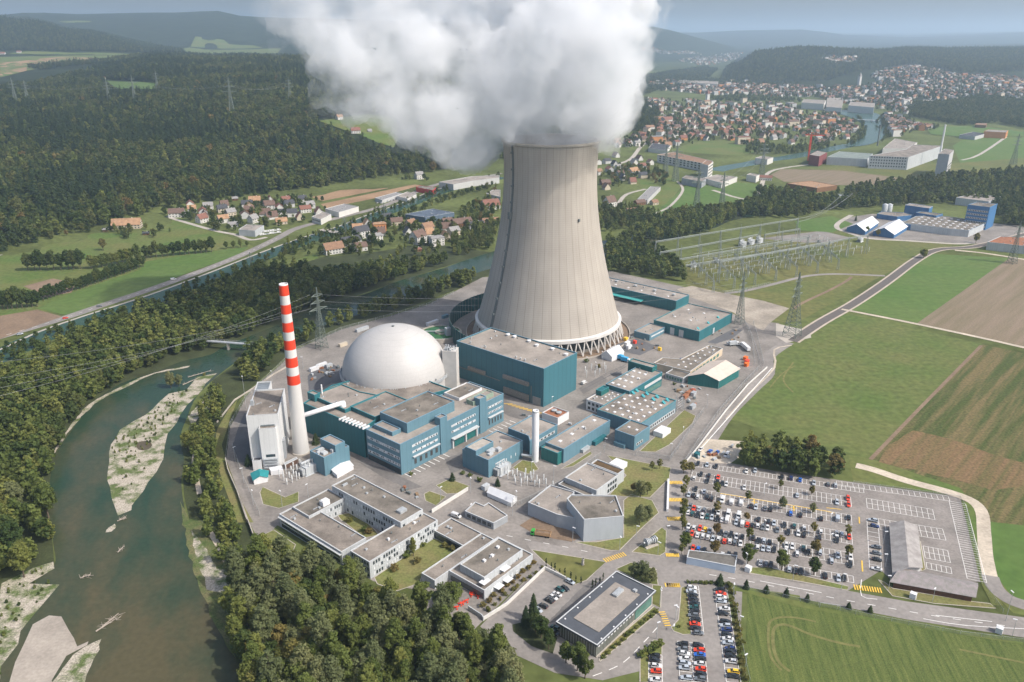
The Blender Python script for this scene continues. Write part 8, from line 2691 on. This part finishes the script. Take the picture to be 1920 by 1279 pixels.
def fence(label, k, s, h=2.6, step=6.0, smooth=0, name='fence'):
    line = pts(k, s)
    if smooth:
        line = smooth_line(line, smooth)
    o = line[0]
    t = thing(name, label, 'fence', (o.x, o.y, 0))
    pm_, nm_ = MB(), MB()
    for i in range(len(line) - 1):
        p, q = line[i] - o, line[i + 1] - o
        d = q - p
        n = max(1, int(d.length / step))
        nm_.add([(p.x, p.y, .1), (q.x, q.y, .1), (q.x, q.y, h), (p.x, p.y, h)], [(0, 1, 2, 3)])
        pm_.bar((p.x, p.y, h), (q.x, q.y, h), .04)
        for j in range(n + (i == len(line) - 2)):
            c = p.lerp(q, j / n)
            pm_.bar((c.x, c.y, 0), (c.x, c.y, h + .35), .06)
    pm_.build('frame', METAL, t)
    nm_.build('mesh', FMESH, t)
wall_line('perimeter_wall', 'low concrete wall on the river side of the plant', 'I', '1425,890 1440,960 1500,1100 1560,1279', 2.2, .4, CONC)
wall_line('concrete_wall', 'concrete wall continuing to the lawn by the offices', 'J', '1545,0 1635,245 1700,300', 2.2, .4, CONC)
wall_line('upper_wall', 'pale wall along the upper bank road', 'I', '1370,650 1480,510 1590,440 1720,350 1880,260', 1.0, .5, CONC)
wall_line('outer_wall', 'low pale wall along the perimeter road', 'P', '1283,872 1310,838 1360,772 1402,722 1438,690', 1.1, .5, WT['white'])
wall_line('yard_wall', 'white wall and gate line between yard and offices', 'C', '1165,385 1300,300 1420,225', 2.2, .3, WT['white'])
wall_line('terrace_wall', 'white retaining wall along the canteen driveway', 'D', '130,955 250,880 450,690 560,745', 1.6, .5, WT['white'])
wall_line('courtyard_wall', 'grey wall of the sunken courtyard by the driveway', 'D', '50,900 120,945 130,960', 2.0, .4, GREYW)
wall_line('flagpole_wall', 'long white slanting bench wall beside the boulevard', 'D', '1090,390 1095,230', 1.6, 1.0, CHALK)
fence('tall mesh fence on the river side of the plant', 'P', '424,862 432,800 462,748 520,693 556,658 640,620 720,598 800,575 850,552', 3.0, 7)
fence('inner mesh fence beside the perimeter wall', 'I', '1470,810 1540,1020 1640,1240', 3.0, 6)
fence('mesh fence on the pasture side of the plant', 'P', '1395,606 1412,640 1426,690 1400,716 1350,772 1308,832 1284,870', 3.0, 6)
fence('inner security fence between workshop and road', 'B', '1170,985 1400,1035 1640,1070 1720,960 1830,790 1880,720', 3.0, 5)
fence('security fence behind the auditorium', 'D', '255,370 330,350 545,240 740,100', 2.6, 5)
fence('mesh fence round the car park', 'P', '1600,908 1800,936 1812,960 1842,1095 1880,1150', 2.0, 6)
fence('long wire fence between road and beet field', 'P', '1372,1100 1500,1128 1640,1160 1800,1190 1920,1205', 1.8, 6)
fence('wire fence beside the lower car park hedge', 'Q', '1020,270 1100,800 1160,1100 1200,1279', 1.8, 5)
fence('high double fence along the lorry park', 'T', '1780,170 1850,300 1890,640', 3.2, 5)
fence('outer double fence along the lorry park', 'T', '1870,165 1920,330 1990,640', 3.2, 5)
fence('low boundary fence of the switchyard', 'F', '560,440 640,490 830,545 960,525 1100,490', 2.2, 8)

# ------------------------------------------------------------------ lamps, masts, small things
def lamp(k, x, y, h, label, group=None, arm=0.0):
    p = gp(k, x, y)
    t = thing('street_lamp', label, 'street lamp', p, rnd.random() * 6, group)
    MB().bar((0, 0, 0), (0, 0, h), .11, 6, .07).build('pole', METAL, t)
    m = MB(); m.box(.5, 0, h, 1.5, .5, .18); m.build('lamp_head', CHALK, t)
for k, x, y, h, lab in (('D', 595, 548, 8, 'street lamp at the soil patch'), ('D', 840, 595, 8, 'street lamp at the crossing'), ('D', 927, 530, 7, 'street lamp on the diagonal path'), ('D', 1040, 615, 7, 'street lamp beside the rotor monument'), ('D', 1085, 540, 8, 'street lamp along the boulevard'),
                        ('D', 1050, 875, 8, 'street lamp at the glass office corner'), ('D', 1132, 955, 7, 'street lamp on the lawn strip'), ('D', 68, 430, 9, 'street lamp before the gatehouse'), ('D', 282, 410, 10, 'tall mast beside the peaked tent'), ('D', 300, 360, 9, 'mast behind the peaked tent'),
                        ('E', 412, 690, 8, 'street lamp right of the shed'), ('E', 658, 750, 8, 'street lamp under the bottom row'), ('E', 912, 795, 8, 'street lamp at the car park exit'), ('E', 1158, 795, 7, 'street lamp before the barracks'), ('E', 1388, 860, 7, 'street lamp in front of the brown gable end'), ('E', 1130, 560, 7, 'street lamp beside the barracks column'), ('E', 1140, 680, 7, 'second street lamp beside the barracks'),
                        ('Q', 215, 440, 8, 'street lamp before the white slab'), ('Q', 390, 590, 7, 'street lamp at the crossing bend'), ('Q', 370, 715, 3, 'short lamp at the lawn tip'), ('Q', 180, 810, 8, 'street lamp on the lower road'), ('Q', 1085, 690, 6, 'lamp in the hedge, middle one'), ('Q', 1155, 1110, 6, 'lamp in the hedge, lower one'), ('Q', 1020, 340, 6, 'lamp in the hedge, upper one'),
                        ('I', 1485, 895, 9, 'lamp at the bend of the river fence'), ('I', 1540, 1030, 9, 'lamp midway on the river fence'), ('I', 1600, 1170, 9, 'lamp near the lower gate'), ('I', 1555, 560, 22, 'very tall mast beside the white tower block'), ('I', 1720, 400, 9, 'lamp behind the glazed annex'), ('C', 110, 340, 9, 'lamp on the left lawn'), ('C', 295, 275, 8, 'lamp beside the left lawn'), ('C', 1440, 240, 9, 'lamp at the yard gate'), ('C', 1228, 300, 8, 'lamp on the little yard lawn'),
                        ('A', 560, 420, 9, 'lamp behind the striped chimney'), ('B', 1180, 1010, 9, 'lamp beside the long blue hall'), ('B', 820, 1210, 9, 'lamp in front of the exhibition hall'), ('B', 665, 1220, 12, 'blue mast in the generator yard'), ('B', 1055, 440, 11, 'grey mast left of the white tent'), ('B', 1115, 480, 11, 'grey mast before the white tent'), ('B', 1160, 440, 15, 'tall mast in front of the white tent'), ('B', 808, 700, 8, 'lamp above the cooler housing'), ('B', 1730, 920, 8, 'lamp on the inner fence'), ('B', 1650, 1050, 9, 'lamp at the fence corner'), ('T', 1475, 940, 9, 'lamp at the gabled hall corner'), ('T', 1350, 1110, 9, 'lamp at the yard fence'), ('T', 1700, 790, 9, 'lamp behind the gabled hall'),
                        ('E', 1770, 960, 14, 'tall double lamp at the road junction'), ('E', 1805, 1040, 8, 'lamp on the grass beside the road'), ('O', 1525, 510, 9, 'lamp pole in the middle of the second row'), ('O', 868, 425, 7, 'lamp pole among empty bays'), ('O', 232, 490, 7, 'lamp pole in the third row'), ('O', 1530, 720, 7, 'lamp pole in the fourth aisle'), ('O', 868, 800, 7, 'lamp pole in the middle aisle'), ('O', 1535, 930, 7, 'lamp pole in the right aisle'), ('O', 230, 900, 7, 'lamp pole behind the shed')):
    lamp(k, x, y, h, lab)

def rotor():
    p = gp('D', 1000, 565)
    t = thing('rotor_monument', 'grey turbine rotor displayed on a plinth beside the boulevard', 'monument', p, .5)
    m = MB(); m.box(0, 0, 0, 7, 4, .5); m.build('plinth', CONC, t)
    m = MB(); m.bar((-4, 0, 2.6), (4, 0, 2.6), .5, 12); m.build('shaft', METAL, t)
    for i in range(7):
        m = MB(); x = -2.6 + i * .87; r = 1.2 + 0.22 * abs(i - 3)
        m.bar((x - .2, 0, 2.6), (x + .2, 0, 2.6), r, 18); m.build('disc', GREYW if i % 2 else METAL, t)
    for s in (-1, 1):
        m = MB(); m.box(s * 3.4, 0, .5, .5, 1.6, 1.8); m.build('stand', STEEL, t)
rotor()
p = gp('D', 648, 668)
t = thing('cairn_sculpture', 'small stone pillar sculpture on the dry lawn', 'sculpture', p)
m = MB()
for i in range(5):
    m.lathe([(.55 + .12 * (i % 2), i * .7), (.7 - .1 * (i % 2), i * .7 + .35), (.5, i * .7 + .7)], 10)
m.build('pillar', mat('stone_striped', (.35, .33, .30), .9, .5, 2), t)
p, q = gp('E', 798, 890), gp('E', 905, 905)
t = thing('goal_frame', 'pale metal goal frame beside the beet field', 'frame', p)
d = q - p
m = MB(); m.bar((0, 0, 0), (0, 0, 2.6), .1); m.bar((d.x, d.y, 0), (d.x, d.y, 2.6), .1); m.bar((0, 0, 2.6), (d.x, d.y, 2.6), .1); m.build('frame', METAL, t)
# red canteen parasols and tables
for i, (x, y) in enumerate(((1450, 955), (1447, 968), (1370, 1030), (1340, 1055), (1410, 1008), (1495, 978), (1655, 912), (1385, 1022))):
    p = gp('C', x, y)
    t = thing('red_table', 'red table with red chairs on the canteen terrace', 'table', p, rnd.random(), 'red tables of the canteen')
    m = MB(); m.lathe([(.02, .72), (.6, .72), (.6, .78), (.02, .78)], 10); m.build('tabletop', REDP, t)
    m = MB(); m.bar((0, 0, 0), (0, 0, .72), .06); m.build('leg', METAL, t)
    for j in range(3):
        a = j * 2.1
        m = MB(); m.box(math.cos(a), math.sin(a), 0, .45, .45, .45, a); m.box(1.22 * math.cos(a), 1.22 * math.sin(a), .45, .06, .45, .5, a); m.build('chair', REDP, t)
# foot bridge and canal bridge, far river bridge
def bridge(k, a, b, w_, z, label, piers=1, name='bridge'):
    p, q = gp(k, *a), gp(k, *b)
    t = thing(name, label, 'bridge', p)
    d = q - p
    ang = math.atan2(d.y, d.x)
    m = MB(); m.box(d.x / 2, d.y / 2, z - .5, d.length, w_, .6, ang); m.build('deck', METAL if piers else CONC, t)
    for s in (-1, 1):
        o = Vector((-d.y, d.x, 0)).normalized() * (s * (w_ / 2 - .1))
        m = MB(); m.bar(o + Vector((0, 0, z + 1.1)), o + d + Vector((0, 0, z + 1.1)), .07)
        for i in range(13):
            c = o + d * (i / 12)
            m.bar((c.x, c.y, z), (c.x, c.y, z + 1.1), .05)
        m.build('railing', METAL, t)
    for i in range(piers):
        c = d * ((i + 1) / (piers + 1))
        m = MB(); m.box(c.x, c.y, 0, 1.2, w_ * .8, z - .5, ang); m.build('pier', CONC, t)
bridge('I', (1290, 175), (1600, 200), 3.0, 6.0, 'narrow grey footbridge over the river behind the chimney')
bridge('N', (890, 395), (1010, 415), 9, 2.2, 'road bridge over the canal', 0)
bridge('K', (1170, 450), (1265, 455), 12, 5, 'bridge over the far river bend', 2)
bridge('K', (1040, 790), (1190, 812), 6, 5, 'bridge over the river behind the switchyard', 1)
# driftwood and rocks
for i, (k, x, y, L, a) in enumerate((('J', 690, 800, 9, .9), ('J', 715, 770, 8, 1.1), ('I', 1260, 345, 16, .7), ('I', 1210, 390, 14, 1.0), ('J', 550, 490, 4, .4), ('I', 315, 1128, 4, .1), ('I', 770, 1265, 4, .5), ('J', 780, 315, 4, 1.2))):
    p = gp(k, x, y)
    t = thing('driftwood', ('pale driftwood snag in the shallows', 'branchy driftwood beside the snag', 'dead tree lying on the island tip', 'fallen branch on the island', 'dark snag in mid river', 'bleached log at the wooded bank', 'log below the island point', 'white log on a submerged ridge')[i], 'log', p, a)
    m = MB()
    m.bar((-L / 2, 0, .3), (L / 2, .6, .7), .3, 6, .12)
    for j in range(14):
        x0 = rnd.uniform(-L / 2, L / 2)
        m.bar((x0, 0, .5), (x0 + rnd.uniform(-2, 3), rnd.uniform(-2.5, 2.5), rnd.uniform(.3, 1.6)), .12, 4, .04)
    m.build('trunk', mat('dead_wood', (0.36, 0.31, 0.26), .9, .2, 1), t)

# ------------------------------------------------------------------ steam
def make_steam():
    g = random.Random(3)
    blobs = []
    def B(px, py, Y, r):
        R_ = ray(px, py)
        t = Y / R_[1]
        blobs.append((R_[0] * t, Y, CAM_H + R_[2] * t, r))
    for px, py, Y, r in (
            (1028, 255, 606, 26), (1010, 205, 602, 34), (1050, 200, 602, 36), (1100, 205, 592, 30), (1120, 240, 582, 16), (1132, 262, 575, 11), (1152, 235, 580, 8), (1165, 225, 580, 5), (1128, 180, 590, 28), (985, 195, 596, 34), (925, 225, 606, 24), (900, 262, 606, 19), (878, 296, 606, 12), (890, 250, 600, 21),
            (850, 235, 570, 28), (820, 255, 565, 15), (800, 210, 565, 28), (765, 190, 560, 24), (740, 165, 560, 28), (690, 160, 555, 26), (645, 165, 555, 18), (618, 172, 552, 13), (660, 135, 560, 24), (620, 125, 560, 16), (612, 90, 565, 18), (640, 60, 570, 24), (590, 40, 575, 20), (560, 15, 580, 20), (605, 0, 590, 26),
            (700, 100, 570, 26), (740, 50, 580, 30), (700, 10, 590, 30), (790, 120, 572, 26), (820, 160, 575, 30), (860, 185, 575, 30), (930, 180, 580, 34), (960, 130, 590, 30), (1000, 160, 590, 38), (1050, 150, 595, 40), (1100, 150, 595, 34), (1140, 135, 595, 22), (1150, 95, 600, 26), (1120, 60, 605, 34), (1060, 90, 605, 38), (1040, 40, 612, 34), (1100, 10, 612, 34), (1160, 20, 612, 22), (1195, 10, 612, 15), (1150, -25, 612, 32),
            (1112, 150, 572, 34), (1128, 100, 568, 34), (1085, 60, 572, 36), (1080, 170, 570, 28), (1020, 110, 572, 34), (880, 30, 610, 28), (905, 110, 600, 28), (870, 80, 605, 22), (840, 10, 610, 26), (1138, 205, 560, 19), (1120, 180, 552, 24), (1150, 150, 555, 18), (1165, 118, 560, 16), (1095, 190, 556, 22), (1172, 120, 600, 12), (1185, 95, 602, 9), (950, 80, 640, 20), (990, 20, 640, 24), (800, 0, 620, 26), (850, -40, 620, 32), (950, -50, 620, 36), (760, -50, 610, 34), (660, -50, 605, 32), (1050, -40, 620, 36), (830, 60, 640, 18)):
        B(px, py, Y, r)
    base = list(blobs)
    for x, y, z, r in base:
        for _ in range(5):
            d = Vector((g.gauss(0, 1), g.gauss(0, 1), g.gauss(0, 1))).normalized()
            q = r * g.uniform(0.25, 0.42)
            blobs.append((x + d.x * r * .85, y + d.y * r * .85, z + d.z * r * .85, q))
    mb = bmesh.new()
    for x, y, z, r in blobs:
        bmesh.ops.create_icosphere(mb, subdivisions=2 if r < 14 else 3, radius=r, matrix=Matrix.Translation((x, y, z)))
    me = bpy.data.meshes.new('steam_plume')
    mb.to_mesh(me)
    mb.free()
    o = link('steam_plume', me)
    rm = o.modifiers.new('merge', 'REMESH')
    rm.mode = 'VOXEL'
    rm.voxel_size = 1.7
    dg = bpy.context.evaluated_depsgraph_get()
    m2 = bpy.data.meshes.new_from_object(o.evaluated_get(dg))
    o.modifiers.clear()
    o.data = m2
    bpy.data.meshes.remove(me)
    m2.name = 'steam_plume'
    nrm = [v.normal.copy() for v in m2.vertices]
    for v, n in zip(m2.vertices, nrm):
        c = v.co
        d = 0.0
        for sc, am in ((22, 8.0), (10, 5.0), (5, 2.8)):
            q = noise.noise((c.x / sc + 5, c.y / sc, c.z / sc))
            d += am * (0.55 - 2 * abs(q)) * 0.6
        v.co = c + n * d
    m2.polygons.foreach_set('use_smooth', [True] * len(m2.polygons))
    m = bpy.data.materials.new('steam')
    m.use_nodes = True
    n, l = m.node_tree.nodes, m.node_tree.links
    n.remove(n['Principled BSDF'])
    pv = n.new('ShaderNodeVolumePrincipled')
    pv.inputs['Color'].default_value = (0.965, 0.975, 0.99, 1)
    ge = n.new('ShaderNodeNewGeometry')
    no = n.new('ShaderNodeTexNoise')
    no.inputs['Scale'].default_value = 0.035
    no.inputs['Detail'].default_value = 3.5
    no.inputs['Roughness'].default_value = 0.6
    l.new(ge.outputs['Position'], no.inputs['Vector'])
    mr = n.new('ShaderNodeMapRange')
    mr.interpolation_type = 'SMOOTHSTEP'
    for i, v in enumerate((0.36, 0.64, 0.003, 0.06)):
        mr.inputs[i + 1].default_value = v
    l.new(no.outputs['Fac'], mr.inputs[0])
    l.new(mr.outputs[0], pv.inputs['Density'])
    m.cycles.volume_step_rate = 0.12
    pv.inputs['Anisotropy'].default_value = 0.1
    l.new(pv.outputs[0], n['Material Output'].inputs['Volume'])
    m2.materials.clear()
    m2.materials.append(m)
    tag(o, 'billowing white steam rising from the cooling tower and drifting left', 'steam', kind='stuff')
    # thin veil of vapour round the dense plume
    mb = bmesh.new()
    for px, py, Y, r in ((545, 25, 600, 26), (575, -20, 600, 30), (520, 70, 610, 14), (900, 45, 640, 30), (860, 20, 640, 30), (940, 70, 640, 26), (1190, 60, 612, 22), (1205, 20, 612, 24), (1190, 130, 606, 14), (620, 200, 556, 14), (760, 250, 566, 16), (850, 300, 574, 12), (1165, 215, 582, 10), (500, 20, 610, 12)):
        R_ = ray(px, py)
        t = Y / R_[1]
        for j in range(5):
            d = Vector((g.gauss(0, 1), g.gauss(0, 1), g.gauss(0, .7))) * (r * .4 if j else 0)
            bmesh.ops.create_icosphere(mb, subdivisions=3, radius=r * (g.uniform(.3, .6) if j else .8), matrix=Matrix.Translation((R_[0] * t + d.x, Y + d.y, CAM_H + R_[2] * t + d.z)))
    for v in mb.verts:
        c = v.co
        v.co = c + v.normal * (8 * noise.noise(c / 14) + 4 * noise.noise(c / 5))
    me = bpy.data.meshes.new('veil')
    mb.to_mesh(me)
    mb.free()
    m = bpy.data.materials.new('thin_vapour')
    m.use_nodes = True
    n, l = m.node_tree.nodes, m.node_tree.links
    n.remove(n['Principled BSDF'])
    pv = n.new('ShaderNodeVolumePrincipled')
    pv.inputs['Color'].default_value = (0.965, 0.975, 0.99, 1)
    pv.inputs['Density'].default_value = 0.006
    l.new(pv.outputs[0], n['Material Output'].inputs['Volume'])
    me.materials.append(m)
    link('veil', me, o)
make_steam()

# ------------------------------------------------------------------ hazy air
def make_haze():
    mb = MB()
    X, Y0, Y1, Z0, Z1 = 46000, -3000, 45000, -2.0, 640
    mb.add([(-X, Y0, Z0), (X, Y0, Z0), (X, Y1, Z0), (-X, Y1, Z0), (-X, Y0, Z1), (X, Y0, Z1), (X, Y1, Z1), (-X, Y1, Z1)],
           [(3, 2, 1, 0), (4, 5, 6, 7), (0, 1, 5, 4), (1, 2, 6, 5), (2, 3, 7, 6), (3, 0, 4, 7)])
    m = bpy.data.materials.new('hazy_air')
    m.use_nodes = True
    n, l = m.node_tree.nodes, m.node_tree.links
    n.remove(n['Principled BSDF'])
    pv = n.new('ShaderNodeVolumePrincipled')
    pv.inputs['Color'].default_value = (0.65, 0.82, 1.0, 1)
    pv.inputs['Density'].default_value = 0.9e-4
    pv.inputs['Anisotropy'].default_value = 0.3
    l.new(pv.outputs[0], n['Material Output'].inputs['Volume'])
    o = mb.build('haze', m)
    tag(o, 'thin blue haze in the valley air', 'haze', kind='stuff')
make_haze()
